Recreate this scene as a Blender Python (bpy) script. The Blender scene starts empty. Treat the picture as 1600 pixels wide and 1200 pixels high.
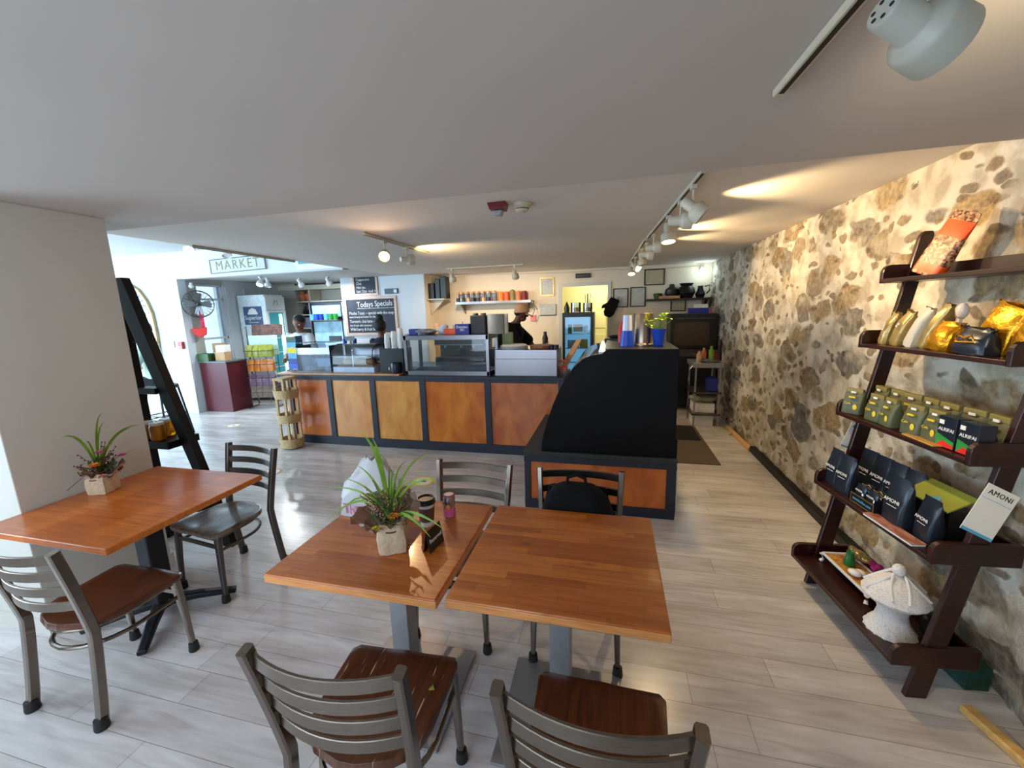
import bpy, bmesh, math, random
from mathutils import Vector, Matrix, noise
random.seed(7)
PI = math.pi
C = bpy.context.scene.collection

# ------------------------------------------------------------------ camera
HC, F = 1.75, 631.24
def _rot(a, b, c):
    base = Matrix(((1, 0, 0), (0, 0, -1), (0, 1, 0)))
    Rz = Matrix(((math.cos(c), -math.sin(c), 0), (math.sin(c), math.cos(c), 0), (0, 0, 1)))
    Rp = Matrix(((1, 0, 0), (0, math.cos(a), math.sin(a)), (0, -math.sin(a), math.cos(a))))
    Rr = Matrix(((math.cos(b), -math.sin(b), 0), (math.sin(b), math.cos(b), 0), (0, 0, 1)))
    return Rr @ Rp @ base @ Rz
RW = _rot(math.radians(-10.3546), math.radians(-1.6121), math.radians(-13.9493))
cam = bpy.data.objects.new('camera', bpy.data.cameras.new('camera'))
C.objects.link(cam)
cam.matrix_world = Matrix.Translation((0, 0, HC)) @ (RW.transposed() @ Matrix(((1, 0, 0), (0, -1, 0), (0, 0, -1)))).to_4x4()
cam.data.sensor_fit = 'HORIZONTAL'; cam.data.sensor_width = 36.0; cam.data.lens = F / 1600 * 36
cam.data.clip_start = 0.03; cam.data.clip_end = 100
bpy.context.scene.camera = cam
def at(px, py, Y):          # where the sight line of a photo pixel meets the vertical plane at depth Y
    d = RW.transposed() @ Vector(((px - 800) / F, (py - 600) / F, 1)); t = Y / d.y
    return Vector((d.x * t, Y, HC + d.z * t))
def ax(px, py, X):          # ... the vertical plane at X
    d = RW.transposed() @ Vector(((px - 800) / F, (py - 600) / F, 1)); t = X / d.x
    return Vector((X, d.y * t, HC + d.z * t))
def az(px, py, z):          # ... the horizontal plane at height z
    d = RW.transposed() @ Vector(((px - 800) / F, (py - 600) / F, 1)); t = (z - HC) / d.z
    return Vector((d.x * t, d.y * t, z))

# ------------------------------------------------------------------ light and exposure
vs = bpy.context.scene.view_settings
vs.view_transform = 'Standard'; vs.look = 'None'; vs.exposure = 0.32; vs.gamma = 1.0; vs.use_curve_mapping = False
w = bpy.data.worlds.new('world'); bpy.context.scene.world = w; w.use_nodes = True
w.node_tree.nodes['Background'].inputs[0].default_value = (0.62, 0.80, 1.0, 1)
w.node_tree.nodes['Background'].inputs[1].default_value = 1.0
def area(name, loc, rot, sx, sy, power, col):
    l = bpy.data.lights.new(name, 'AREA'); l.shape = 'RECTANGLE'; l.size = sx; l.size_y = sy
    l.energy = power; l.color = col
    o = bpy.data.objects.new(name, l); o.location = loc; o.rotation_euler = rot; C.objects.link(o); return o
DAY = (0.70, 0.84, 1.0); DAYM = (0.58, 0.82, 1.0)
area('daylight_back_window', (-2.0, -1.45, 1.45), (PI/2, 0, 0), 3.6, 1.6, 57, DAY)          # shines +Y through the window behind the camera
area('daylight_side_window', (-4.3, 0.1, 1.45), (PI/2, 0, -PI/2), 1.5, 1.5, 20, DAY)        # window left of the pillar, shines +X
area('daylight_market_window', (-10.6, 3.2, 1.7), (PI/2, 0, -PI/2), 4.0, 2.0, 300, DAYM)      # shop windows of the market room
area('daylight_market_front', (-7.3, -0.2, 1.7), (PI/2, 0, 0), 4.6, 2.0, 250, DAYM)
def spot(name, loc, target, power, col, ang, blend=0.6, r=0.03, parent=None):
    l = bpy.data.lights.new(name, 'SPOT'); l.energy = power; l.color = col; l.spot_size = math.radians(ang)
    l.spot_blend = blend; l.shadow_soft_size = r
    o = bpy.data.objects.new(name, l); C.objects.link(o)
    d = Vector(target) - Vector(loc)
    o.rotation_euler = d.to_track_quat('-Z', 'Y').to_euler(); o.location = loc
    return o
WARM = (1.0, 0.71, 0.36)

# ------------------------------------------------------------------ materials
def lin(c):
    c = c / 255.0
    return c / 12.92 if c <= 0.04045 else ((c + 0.055) / 1.055) ** 2.4
def rgb(r, g, b): return (lin(r), lin(g), lin(b), 1)
def newmat(name):
    m = bpy.data.materials.new(name); m.use_nodes = True
    nt = m.node_tree; return m, nt, nt.nodes['Principled BSDF']
def N(nt, t, **k):
    n = nt.nodes.new(t)
    for a, v in k.items():
        if hasattr(n, a): setattr(n, a, v)
        else: n.inputs[a.replace('_', ' ')].default_value = v
    return n
def L(nt, a, b): nt.links.new(a, b)
def ramp(nt, fac, stops):
    n = nt.nodes.new('ShaderNodeValToRGB')
    e = n.color_ramp.elements
    while len(e) > 1: e.remove(e[-1])
    e[0].position = stops[0][0]; e[0].color = stops[0][1]
    for p, c in stops[1:]:
        x = e.new(p); x.color = c
    L(nt, fac, n.inputs[0]); return n
def coords(nt, scale=(1, 1, 1), kind='Object', rot=(0, 0, 0)):
    tc = nt.nodes.new('ShaderNodeTexCoord'); mp = nt.nodes.new('ShaderNodeMapping')
    L(nt, tc.outputs[kind], mp.inputs[0]); mp.inputs['Scale'].default_value = scale; mp.inputs['Rotation'].default_value = rot
    return mp.outputs[0]
def mix(nt, fac, a, b, mode='MIX'):
    n = nt.nodes.new('ShaderNodeMix'); n.data_type = 'RGBA'; n.blend_type = mode
    for i, v in ((0, fac), (6, a), (7, b)):
        if hasattr(v, 'links') or hasattr(v, 'is_linked'): L(nt, v, n.inputs[i])
        else: n.inputs[i].default_value = v
    return n.outputs[2]
def bump(nt, b, h, strength=0.3, dist=0.01):
    n = nt.nodes.new('ShaderNodeBump'); n.inputs['Strength'].default_value = strength; n.inputs['Distance'].default_value = dist
    L(nt, h, n.inputs['Height']); L(nt, n.outputs[0], b.inputs['Normal'])
def plain(name, c, rough=0.5, metal=0.0, var=0.12, scale=12, spec=0.5, sss=0, bumpy=0, stretch=(1, 1, 1), trans=0.0):
    m, nt, b = newmat(name)
    col = rgb(*c)
    v = coords(nt, stretch)
    nz = N(nt, 'ShaderNodeTexNoise', Scale=scale, Detail=4.0); L(nt, v, nz.inputs['Vector'])
    dark = tuple(x * (1 - var) for x in col[:3]) + (1,); lite = tuple(min(1, x * (1 + var)) for x in col[:3]) + (1,)
    r = ramp(nt, nz.outputs[0], [(0.3, dark), (0.7, lite)])
    L(nt, r.outputs[0], b.inputs['Base Color'])
    b.inputs['Roughness'].default_value = rough; b.inputs['Metallic'].default_value = metal
    b.inputs['Specular IOR Level'].default_value = spec
    if trans: b.inputs['Transmission Weight'].default_value = trans
    if bumpy: bump(nt, b, nz.outputs[0], bumpy, 0.01)
    return m
def emis(name, c, s):
    m, nt, b = newmat(name); b.inputs['Base Color'].default_value = rgb(*c)
    b.inputs['Emission Color'].default_value = rgb(*c); b.inputs['Emission Strength'].default_value = s; return m
def glassy(name, tint=(235, 245, 245), clear=0.85, rough=0.03):
    m, nt, b = newmat(name); nt.nodes.remove(b)
    out = nt.nodes['Material Output']
    tr = N(nt, 'ShaderNodeBsdfTransparent'); tr.inputs[0].default_value = rgb(*tint)
    gl = N(nt, 'ShaderNodeBsdfGlossy'); gl.inputs['Roughness'].default_value = rough
    df = N(nt, 'ShaderNodeBsdfDiffuse'); df.inputs[0].default_value = rgb(*tint)
    fr = N(nt, 'ShaderNodeFresnel'); fr.inputs[0].default_value = 1.5
    m1 = N(nt, 'ShaderNodeMixShader'); m2 = N(nt, 'ShaderNodeMixShader')
    m1.inputs[0].default_value = 1 - clear; L(nt, tr.outputs[0], m1.inputs[1]); L(nt, df.outputs[0], m1.inputs[2])
    L(nt, fr.outputs[0], m2.inputs[0]); L(nt, m1.outputs[0], m2.inputs[1]); L(nt, gl.outputs[0], m2.inputs[2])
    L(nt, m2.outputs[0], out.inputs[0]); return m
def wood(name, c1, c2, rough=0.35, stretch=(2, 14, 14), cracks=False, coat=0.0, scale=3.0, contrast=1.0):
    m, nt, b = newmat(name)
    v = coords(nt, stretch)
    n1 = N(nt, 'ShaderNodeTexNoise', Scale=scale, Detail=6.0, Distortion=0.6); L(nt, v, n1.inputs['Vector'])
    r = ramp(nt, n1.outputs[0], [(0.5 - 0.2 / contrast, rgb(*c1)), (0.5 + 0.2 / contrast, rgb(*c2))])
    L(nt, r.outputs[0], b.inputs['Base Color']); b.inputs['Roughness'].default_value = rough
    b.inputs['Coat Weight'].default_value = coat; b.inputs['Coat Roughness'].default_value = 0.15
    bump(nt, b, n1.outputs[0], 0.12, 0.004)
    return m

def mat_floor():
    m, nt, b = newmat('laminate planks')
    v0 = coords(nt, (1, 1, 1))
    sx = N(nt, 'ShaderNodeSeparateXYZ'); L(nt, v0, sx.inputs[0])
    dv = N(nt, 'ShaderNodeMath'); dv.operation = 'DIVIDE'; L(nt, sx.outputs[1], dv.inputs[0]); dv.inputs[1].default_value = 0.165
    fl = N(nt, 'ShaderNodeMath'); fl.operation = 'FLOOR'; L(nt, dv.outputs[0], fl.inputs[0])
    wn = N(nt, 'ShaderNodeTexWhiteNoise'); wn.noise_dimensions = '1D'; L(nt, fl.outputs[0], wn.inputs['W'])
    ma = N(nt, 'ShaderNodeMath'); ma.operation = 'MULTIPLY_ADD'; L(nt, wn.outputs['Value'], ma.inputs[0]); ma.inputs[1].default_value = 1.22; L(nt, sx.outputs[0], ma.inputs[2])
    cx = N(nt, 'ShaderNodeCombineXYZ'); L(nt, ma.outputs[0], cx.inputs[0]); L(nt, sx.outputs[1], cx.inputs[1]); L(nt, wn.outputs['Value'], cx.inputs[2])
    v = cx.outputs[0]
    br = N(nt, 'ShaderNodeTexBrick'); L(nt, v, br.inputs['Vector'])
    br.offset = 0.0; br.offset_frequency = 1; br.squash = 1.0
    br.inputs['Scale'].default_value = 1.0; br.inputs['Brick Width'].default_value = 1.22; br.inputs['Row Height'].default_value = 0.165
    br.inputs['Mortar Size'].default_value = 0.0012; br.inputs['Mortar Smooth'].default_value = 0.1; br.inputs['Bias'].default_value = 0.0
    br.inputs['Color1'].default_value = rgb(178, 172, 170); br.inputs['Color2'].default_value = rgb(208, 204, 204); br.inputs['Mortar'].default_value = rgb(88, 74, 64)
    mp2 = N(nt, 'ShaderNodeMapping'); mp2.inputs['Scale'].default_value = (1.3, 11, 9); L(nt, v, mp2.inputs[0]); v2 = mp2.outputs[0]
    n1 = N(nt, 'ShaderNodeTexNoise', Scale=1.5, Detail=6.0, Distortion=1.6); L(nt, v2, n1.inputs['Vector'])
    r1 = ramp(nt, n1.outputs[0], [(0.28, rgb(138, 118, 106)), (0.46, rgb(208, 200, 196)), (0.7, rgb(252, 250, 250))])
    c = mix(nt, 0.62, br.outputs[0], r1.outputs[0], 'MULTIPLY')
    v3 = coords(nt, (0.9, 3.2, 1))
    n2 = N(nt, 'ShaderNodeTexNoise', Scale=1.7, Detail=3.0); L(nt, v3, n2.inputs['Vector'])
    r2 = ramp(nt, n2.outputs[0], [(0.35, rgb(196, 186, 180)), (0.62, rgb(255, 255, 255))])
    c = mix(nt, 0.8, c, r2.outputs[0], 'MULTIPLY')
    g = N(nt, 'ShaderNodeGamma'); g.inputs[1].default_value = 0.56; L(nt, c, g.inputs[0])
    L(nt, g.outputs[0], b.inputs['Base Color'])
    b.inputs['Roughness'].default_value = 0.24; b.inputs['Specular IOR Level'].default_value = 0.6
    bump(nt, b, br.outputs['Fac'], -0.25, 0.003)
    return m
def mat_block(name, a, bcol, rowh=0.042, bw=0.30, grain=(1.5, 24, 24), coat=0.35, knots=True, rot=0.0):
    m, nt, b = newmat(name)
    v0 = coords(nt, (1, 1, 1), rot=(0, 0, rot))
    sx = N(nt, 'ShaderNodeSeparateXYZ'); L(nt, v0, sx.inputs[0])
    dv = N(nt, 'ShaderNodeMath'); dv.operation = 'DIVIDE'; L(nt, sx.outputs[1], dv.inputs[0]); dv.inputs[1].default_value = rowh
    fl = N(nt, 'ShaderNodeMath'); fl.operation = 'FLOOR'; L(nt, dv.outputs[0], fl.inputs[0])
    wn = N(nt, 'ShaderNodeTexWhiteNoise'); wn.noise_dimensions = '1D'; L(nt, fl.outputs[0], wn.inputs['W'])
    ma = N(nt, 'ShaderNodeMath'); ma.operation = 'MULTIPLY_ADD'; L(nt, wn.outputs['Value'], ma.inputs[0]); ma.inputs[1].default_value = bw * 3; L(nt, sx.outputs[0], ma.inputs[2])
    cx = N(nt, 'ShaderNodeCombineXYZ'); L(nt, ma.outputs[0], cx.inputs[0]); L(nt, sx.outputs[1], cx.inputs[1])
    v = cx.outputs[0]
    br = N(nt, 'ShaderNodeTexBrick'); L(nt, v, br.inputs['Vector'])
    br.offset = 0.0; br.offset_frequency = 1
    br.inputs['Scale'].default_value = 1.0; br.inputs['Brick Width'].default_value = bw; br.inputs['Row Height'].default_value = rowh
    br.inputs['Mortar Size'].default_value = 0.0004; br.inputs['Bias'].default_value = -0.1
    br.inputs['Color1'].default_value = rgb(*a); br.inputs['Color2'].default_value = rgb(*bcol)
    br.inputs['Mortar'].default_value = rgb(*[int(x * .85) for x in a])
    v2 = coords(nt, grain, rot=(0, 0, rot))
    n1 = N(nt, 'ShaderNodeTexNoise', Scale=2.0, Detail=6.0, Distortion=0.8); L(nt, v2, n1.inputs['Vector'])
    r1 = ramp(nt, n1.outputs[0], [(0.3, rgb(205, 190, 175)), (0.7, rgb(255, 255, 255))])
    c = mix(nt, 0.9, br.outputs[0], r1.outputs[0], 'MULTIPLY')
    if knots:
        v3 = coords(nt, (3, 7, 3)); vo = N(nt, 'ShaderNodeTexVoronoi', Scale=1.0); L(nt, v3, vo.inputs['Vector'])
        r3 = ramp(nt, vo.outputs['Distance'], [(0.03, (0, 0, 0, 1)), (0.11, (1, 1, 1, 1))])
        inv = N(nt, 'ShaderNodeInvert'); L(nt, r3.outputs[0], inv.inputs[1])
        sep = N(nt, 'ShaderNodeSeparateColor'); L(nt, inv.outputs[0], sep.inputs[0])
        mu = N(nt, 'ShaderNodeMath'); mu.operation = 'MULTIPLY'; mu.inputs[1].default_value = 0.55; L(nt, sep.outputs[0], mu.inputs[0])
        c = mix(nt, mu.outputs[0], c, rgb(84, 38, 18))
    L(nt, c, b.inputs['Base Color']); b.inputs['Roughness'].default_value = 0.34
    b.inputs['Coat Weight'].default_value = coat * 0.7; b.inputs['Coat Roughness'].default_value = 0.14
    return m
def mat_stone():
    m, nt, b = newmat('rubble stone wall')
    v = coords(nt, (1, 1, 1))
    nd = N(nt, 'ShaderNodeTexNoise', Scale=4.5, Detail=5.0); L(nt, v, nd.inputs['Vector'])
    vm = N(nt, 'ShaderNodeVectorMath'); vm.operation = 'MULTIPLY_ADD'
    L(nt, nd.outputs['Color'], vm.inputs[0]); vm.inputs[1].default_value = (0.16, 0.16, 0.16); L(nt, v, vm.inputs[2])
    def stones(scale, sy, sz, th):
        mp = N(nt, 'ShaderNodeMapping'); mp.inputs['Scale'].default_value = (1, sy, sz); L(nt, vm.outputs[0], mp.inputs[0])
        vo = N(nt, 'ShaderNodeTexVoronoi', Scale=scale); L(nt, mp.outputs[0], vo.inputs['Vector'])
        # voronoi cells as stones, their size varied by the cell's own random value
        sc = N(nt, 'ShaderNodeSeparateColor'); L(nt, vo.outputs['Color'], sc.inputs[0])
        su = N(nt, 'ShaderNodeMath'); su.operation = 'MULTIPLY_ADD'; L(nt, sc.outputs[0], su.inputs[0]); su.inputs[1].default_value = -0.46; su.inputs[2].default_value = th
        df = N(nt, 'ShaderNodeMath'); df.operation = 'SUBTRACT'; L(nt, su.outputs[0], df.inputs[0]); L(nt, vo.outputs['Distance'], df.inputs[1])
        mr = N(nt, 'ShaderNodeMapRange'); mr.inputs['From Min'].default_value = -0.02; mr.inputs['From Max'].default_value = 0.07; L(nt, df.outputs[0], mr.inputs[0])
        return mr.outputs[0], sc.outputs[1], sc.outputs[2]
    s1, r1a, r1b = stones(4.0, 0.75, 1.25, 0.66)
    s2, r2a, r2b = stones(8.0, 0.9, 1.5, 0.46)
    nf = N(nt, 'ShaderNodeTexNoise', Scale=30.0, Detail=6.0); L(nt, v, nf.inputs['Vector'])
    nb = N(nt, 'ShaderNodeTexNoise', Scale=1.6, Detail=3.0); L(nt, v, nb.inputs['Vector'])
    plaster = ramp(nt, nb.outputs[0], [(0.3, rgb(188, 178, 160)), (0.7, rgb(212, 204, 190))])
    nm = N(nt, 'ShaderNodeTexNoise', Scale=7.0, Detail=5.0); L(nt, v, nm.inputs['Vector'])
    pm = ramp(nt, nm.outputs[0], [(0.40, rgb(172, 158, 136)), (0.56, rgb(255, 253, 250))])
    pcol = mix(nt, 0.55, plaster.outputs[0], pm.outputs[0], 'MULTIPLY')
    st1 = ramp(nt, r1a, [(0.0, rgb(134, 122, 104)), (0.3, rgb(166, 138, 92)), (0.55, rgb(114, 110, 104)), (0.8, rgb(150, 136, 116)), (1.0, rgb(176, 146, 96))])
    st2 = ramp(nt, r2a, [(0.0, rgb(118, 106, 92)), (0.5, rgb(150, 124, 88)), (1.0, rgb(104, 92, 76))])
    fr = ramp(nt, nf.outputs[0], [(0.3, rgb(140, 135, 130)), (0.7, rgb(255, 255, 255))])
    c1 = mix(nt, 0.8, st1.outputs[0], fr.outputs[0], 'MULTIPLY'); c2 = mix(nt, 0.8, st2.outputs[0], fr.outputs[0], 'MULTIPLY')
    def soft(s, k):
        a = N(nt, 'ShaderNodeMath'); a.operation = 'MULTIPLY'; L(nt, s, a.inputs[0]); a.inputs[1].default_value = k
        n = N(nt, 'ShaderNodeMath'); n.operation = 'MULTIPLY'; L(nt, a.outputs[0], n.inputs[0])
        q = N(nt, 'ShaderNodeMapRange'); q.inputs['From Min'].default_value = 0.33; q.inputs['From Max'].default_value = 0.47; L(nt, nm.outputs[0], q.inputs[0])
        L(nt, q.outputs[0], n.inputs[1]); n.use_clamp = True
        return n.outputs[0]
    c = mix(nt, soft(s1, 0.9), pcol, c1); c = mix(nt, soft(s2, 0.85), c, c2)
    L(nt, c, b.inputs['Base Color']); b.inputs['Roughness'].default_value = 0.85; b.inputs['Specular IOR Level'].default_value = 0.25
    h = N(nt, 'ShaderNodeMath'); h.operation = 'MULTIPLY_ADD'; L(nt, nm.outputs[0], h.inputs[0]); h.inputs[1].default_value = 1.5; L(nt, nf.outputs[0], h.inputs[2])
    h2 = N(nt, 'ShaderNodeMath'); h2.operation = 'MULTIPLY_ADD'; L(nt, s1, h2.inputs[0]); h2.inputs[1].default_value = -0.5; L(nt, h.outputs[0], h2.inputs[2])
    bump(nt, b, h2.outputs[0], 0.7, 0.02)
    return m

M = {}
M['floor'] = mat_floor()
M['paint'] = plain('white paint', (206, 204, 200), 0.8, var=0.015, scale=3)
M['ceil_lit'] = plain('ceiling paint raised for light', (216, 208, 200), 0.9, var=0.015, scale=2)  # ceiling paint made lighter for the middle part, standing in for light there
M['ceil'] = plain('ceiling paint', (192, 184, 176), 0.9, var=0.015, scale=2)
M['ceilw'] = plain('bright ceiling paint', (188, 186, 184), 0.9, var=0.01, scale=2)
M['pillar'] = plain('pillar paint', (198, 194, 184), 0.8, var=0.02, scale=3, bumpy=0.05)
M['white'] = plain('market wall paint', (206, 210, 214), 0.8, var=0.01, scale=3)
M['beige'] = plain('cream wall paint', (226, 212, 188), 0.8, var=0.02, scale=3)
M['yellow'] = plain('yellow wall paint', (232, 226, 176), 0.8, var=0.02, scale=3)
M['greywall'] = plain('grey wall paint', (170, 168, 160), 0.8, var=0.02, scale=3)
M['stone'] = mat_stone()
M['blocktop'] = mat_block('butcher block right', (172, 88, 26), (210, 126, 50))
M['blocktop2'] = mat_block('butcher block left', (178, 92, 30), (216, 128, 50), bw=0.4)
M['walltop'] = mat_block('wall table wood', (204, 104, 24), (222, 124, 38), rowh=0.1, bw=0.9, knots=False, rot=PI/2)
M['blockedge'] = wood('table edge wood', (204, 128, 66), (228, 158, 94), 0.4, (2, 30, 30))
M['seat'] = wood('dark chair seat wood', (70, 34, 18), (104, 56, 30), 0.3, (22, 2, 8), coat=0.3)
M['seatscratch'] = wood('scratched seat wood', (70, 34, 18), (100, 54, 30), 0.3, (22, 2, 8), coat=0.3)
M['seatgrey'] = wood('weathered chair seat wood', (68, 52, 44), (128, 112, 102), 0.32, (18, 2, 8), coat=0.5, contrast=1.6)
M['steel'] = plain('brushed gunmetal', (134, 124, 114), 0.27, 1.0, 0.10, 30, stretch=(1, 1, 6))
M['darksteel'] = plain('dark gunmetal', (96, 90, 86), 0.38, 0.85, 0.10, 30)
M['silver'] = plain('grey painted steel', (150, 152, 156), 0.4, 0.6, 0.05, 20)
M['inox'] = plain('stainless steel', (150, 148, 154), 0.3, 0.95, 0.05, 20, stretch=(1, 1, 8))
M['rubber'] = plain('black rubber', (26, 24, 24), 0.6, var=0.2)
M['blackmetal'] = plain('black cast iron', (24, 26, 32), 0.45, 0.2, 0.1)
M['blackwood'] = plain('black painted wood', (9, 8, 12), 0.45, var=0.2, spec=0.3)
M['navy'] = plain('navy black paint', (36, 42, 56), 0.5, var=0.12)
M['blackpanel'] = plain('matt black panel', (6, 6, 9), 0.6, var=0.3, spec=0.2)
M['panelA'] = wood('orange plywood', (188, 88, 22), (226, 134, 46), 0.3, (3, 2, 1.2), coat=0.3, scale=2.2)
M['panelB'] = wood('honey plywood', (204, 122, 50), (238, 166, 84), 0.3, (3, 2, 1.2), coat=0.3, scale=2.2)
M['panelC'] = wood('rust plywood', (176, 80, 26), (220, 122, 52), 0.3, (3, 2, 1.6), coat=0.3, scale=2.2)
M['lip'] = wood('light wood lip', (176, 122, 76), (212, 162, 112), 0.35)
M['mahog'] = wood('mahogany', (28, 7, 6), (54, 16, 11), 0.36, (10, 2, 10), coat=0.12)
M['maroon'] = plain('maroon laminate', (92, 28, 38), 0.4, var=0.06)
M['trimwood'] = wood('raw timber strip', (196, 150, 84), (222, 180, 110), 0.5)
M['black'] = plain('black plastic', (20, 20, 22), 0.4, var=0.1)
M['softblack'] = plain('black fabric', (14, 14, 18), 0.9, var=0.3, scale=40, bumpy=0.3, spec=0.2)
M['glass'] = glassy('clear glass', (240, 246, 248), 0.975)
M['acrylic'] = glassy('scuffed acrylic', (226, 234, 244), 0.92)
M['whiteplastic'] = plain('white plastic', (228, 228, 226), 0.35, var=0.02)
M['cream'] = plain('cream plastic', (196, 188, 168), 0.45, var=0.03)
M['lampgrey'] = plain('pale grey lamp enamel', (168, 166, 154), 0.45, var=0.03)
M['paper'] = plain('white paper', (232, 230, 222), 0.8, var=0.02)
M['kraft'] = plain('brown kraft paper', (176, 142, 108), 0.8, var=0.1, scale=25, bumpy=0.2)
M['burlap'] = plain('pale burlap wrap', (196, 172, 142), 0.85, var=0.12, scale=60, bumpy=0.4)
M['gauze'] = glassy('brown net gauze', (150, 112, 84), 0.45, 0.6)
M['plasticbag'] = glassy('translucent white bag', (240, 242, 246), 0.5, 0.35)
M['leaf'] = plain('grass green leaf', (120, 158, 48), 0.5, var=0.25, scale=8)
M['leafd'] = plain('dark green leaf', (52, 84, 34), 0.5, var=0.3, scale=20)
M['stem'] = plain('brown bud stem', (70, 44, 30), 0.7)
M['pinkbud'] = plain('pink brown buds', (176, 120, 112), 0.6, var=0.4, scale=60)
M['skindark'] = plain('dark brown skin', (88, 50, 36), 0.5, var=0.05)
M['pink'] = plain('pink petals', (206, 92, 140), 0.6, var=0.2)
M['orangep'] = plain('orange petals', (236, 134, 40), 0.6, var=0.2)
M['yellowp'] = plain('yellow petals', (246, 214, 40), 0.6, var=0.15)
M['redp'] = plain('dark red petals', (120, 26, 34), 0.6, var=0.2)
M['red'] = plain('red enamel', (170, 28, 30), 0.4, var=0.05)
M['brightred'] = plain('bright red plastic', (226, 40, 34), 0.4, var=0.05)
M['blue'] = plain('royal blue plastic', (20, 70, 196), 0.35, var=0.05)
M['deepblue'] = plain('deep blue card', (30, 44, 140), 0.45, var=0.05)
M['skyblue'] = plain('sky blue print', (90, 170, 214), 0.5, var=0.3, scale=14)
M['chalk'] = plain('chalkboard slate', (48, 56, 70), 0.8, var=0.2, scale=4)
M['chalkw'] = plain('chalk', (224, 224, 220), 0.9, var=0.05)
M['framewood'] = wood('pale pink wood frame', (186, 150, 130), (216, 184, 164), 0.5)
M['wicker'] = plain('woven wicker', (196, 164, 118), 0.7, var=0.35, scale=70, bumpy=0.8)
M['gold'] = plain('gold foil', (214, 150, 30), 0.25, 0.75, 0.3, 14, bumpy=0.9)
M['goldpale'] = plain('pale gold foil', (176, 150, 92), 0.3, 0.5, 0.3, 14, bumpy=0.4)
M['olive'] = plain('olive coffee pouch', (86, 88, 62), 0.5, var=0.2, bumpy=0.2)
M['olivetop'] = plain('tan pouch top', (132, 118, 62), 0.5, var=0.2, bumpy=0.2)
M['slatepouch'] = plain('slate black pouch', (38, 44, 56), 0.3, 0.25, 0.2, 10, bumpy=0.25)
M['foil'] = plain('silver foil', (180, 186, 200), 0.2, 0.9, 0.2, 20, bumpy=0.6)
M['yellowtxt'] = plain('yellow print', (222, 196, 40), 0.5, var=0.03)
M['greenprint'] = plain('green print', (40, 140, 56), 0.5, var=0.2)
M['lime'] = plain('lime card', (150, 158, 62), 0.55, var=0.06)
M['porcelain'] = plain('white porcelain', (226, 222, 220), 0.25, var=0.03)
M['tan'] = plain('tan card', (204, 160, 118), 0.7, var=0.1)
M['orange'] = plain('orange pack', (226, 84, 28), 0.4, var=0.1)
M['terracotta'] = plain('terracotta', (198, 118, 78), 0.6, var=0.12)
M['skin'] = plain('brown skin', (120, 74, 54), 0.5, var=0.05)
M['skinl'] = plain('light skin', (206, 156, 130), 0.5, var=0.05)
M['hair'] = plain('black hair', (16, 12, 12), 0.6, var=0.3, scale=60, bumpy=0.5)
M['hairbrown'] = plain('brown hair', (78, 50, 48), 0.6, var=0.3, scale=60, bumpy=0.5)
M['whitecloth'] = plain('white cotton', (222, 224, 228), 0.85, var=0.04, scale=20, bumpy=0.2)
M['mintcloth'] = plain('mint blouse', (190, 216, 206), 0.85, var=0.05, scale=20, bumpy=0.2)
M['darkcloth'] = plain('dark trousers', (30, 32, 40), 0.85, var=0.1)
M['cap'] = plain('brown cap', (190, 146, 112), 0.8, var=0.08)
M['honey'] = plain('amber honey', (196, 120, 14), 0.12, var=0.2, scale=8, trans=0.35)
M['coffee'] = plain('coffee sleeve', (98, 66, 48), 0.8, var=0.08)
M['mat'] = plain('brown floor mat', (92, 78, 64), 0.95, var=0.15, scale=80)
M['blackmat'] = plain('black floor mat', (24, 20, 20), 0.95, var=0.15, scale=80)
M['brass'] = plain('antique gold frame', (168, 138, 92), 0.5, 0.3, 0.15)
M['bread'] = plain('baked bread', (198, 142, 84), 0.7, var=0.2)
M['copper'] = plain('copper pan', (150, 96, 72), 0.4, 0.4, 0.15)
M['oven'] = plain('brown oven glass', (70, 56, 40), 0.25, var=0.1)
M['chips1'] = plain('green chip bags', (146, 148, 40), 0.35, var=0.35, scale=14)
M['chips2'] = plain('orange chip bags', (208, 118, 40), 0.35, var=0.35, scale=14)
M['chips3'] = plain('purple chip bags', (108, 72, 96), 0.35, var=0.4, scale=14)
M['chips4'] = plain('brown snack bags', (120, 92, 74), 0.35, var=0.45, scale=16)
M['sign'] = plain('weathered sign board', (190, 198, 188), 0.7, var=0.06)
M['signtxt'] = plain('faded sign letters', (140, 128, 104), 0.7, var=0.1)
M['lampbulb'] = emis('warm bulb', (255, 226, 160), 14)
M['bulbhot'] = emis('orange hot bulb', (255, 170, 90), 30)
M['bulbcool'] = emis('cool bulb', (220, 245, 255), 22)
M['ledtube'] = emis('fridge led', (170, 246, 230), 4.5)
M['fridgeglow'] = emis('lit fridge interior', (110, 176, 214), 0.55)
M['skyglow'] = emis('bright street outside', (214, 236, 255), 1.3)
M['orangeglow'] = plain('orange light on door', (196, 108, 50), 0.5, var=0.1)

def scratch(m):      # pale scratches worn along the seat
    nt = m.node_tree; b = nt.nodes['Principled BSDF']; src = b.inputs['Base Color'].links[0].from_socket
    v = coords(nt, (34, 2.2, 1), rot=(0, 0, 0.12)); n = N(nt, 'ShaderNodeTexNoise', Scale=2.4, Detail=3.0); L(nt, v, n.inputs['Vector'])
    r = ramp(nt, n.outputs[0], [(0.66, (0, 0, 0, 1)), (0.70, (1, 1, 1, 1))]); L(nt, mix(nt, r.outputs[0], src, rgb(186, 160, 138)), b.inputs['Base Color'])
scratch(M['seatscratch'])      # pale scratches
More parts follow.
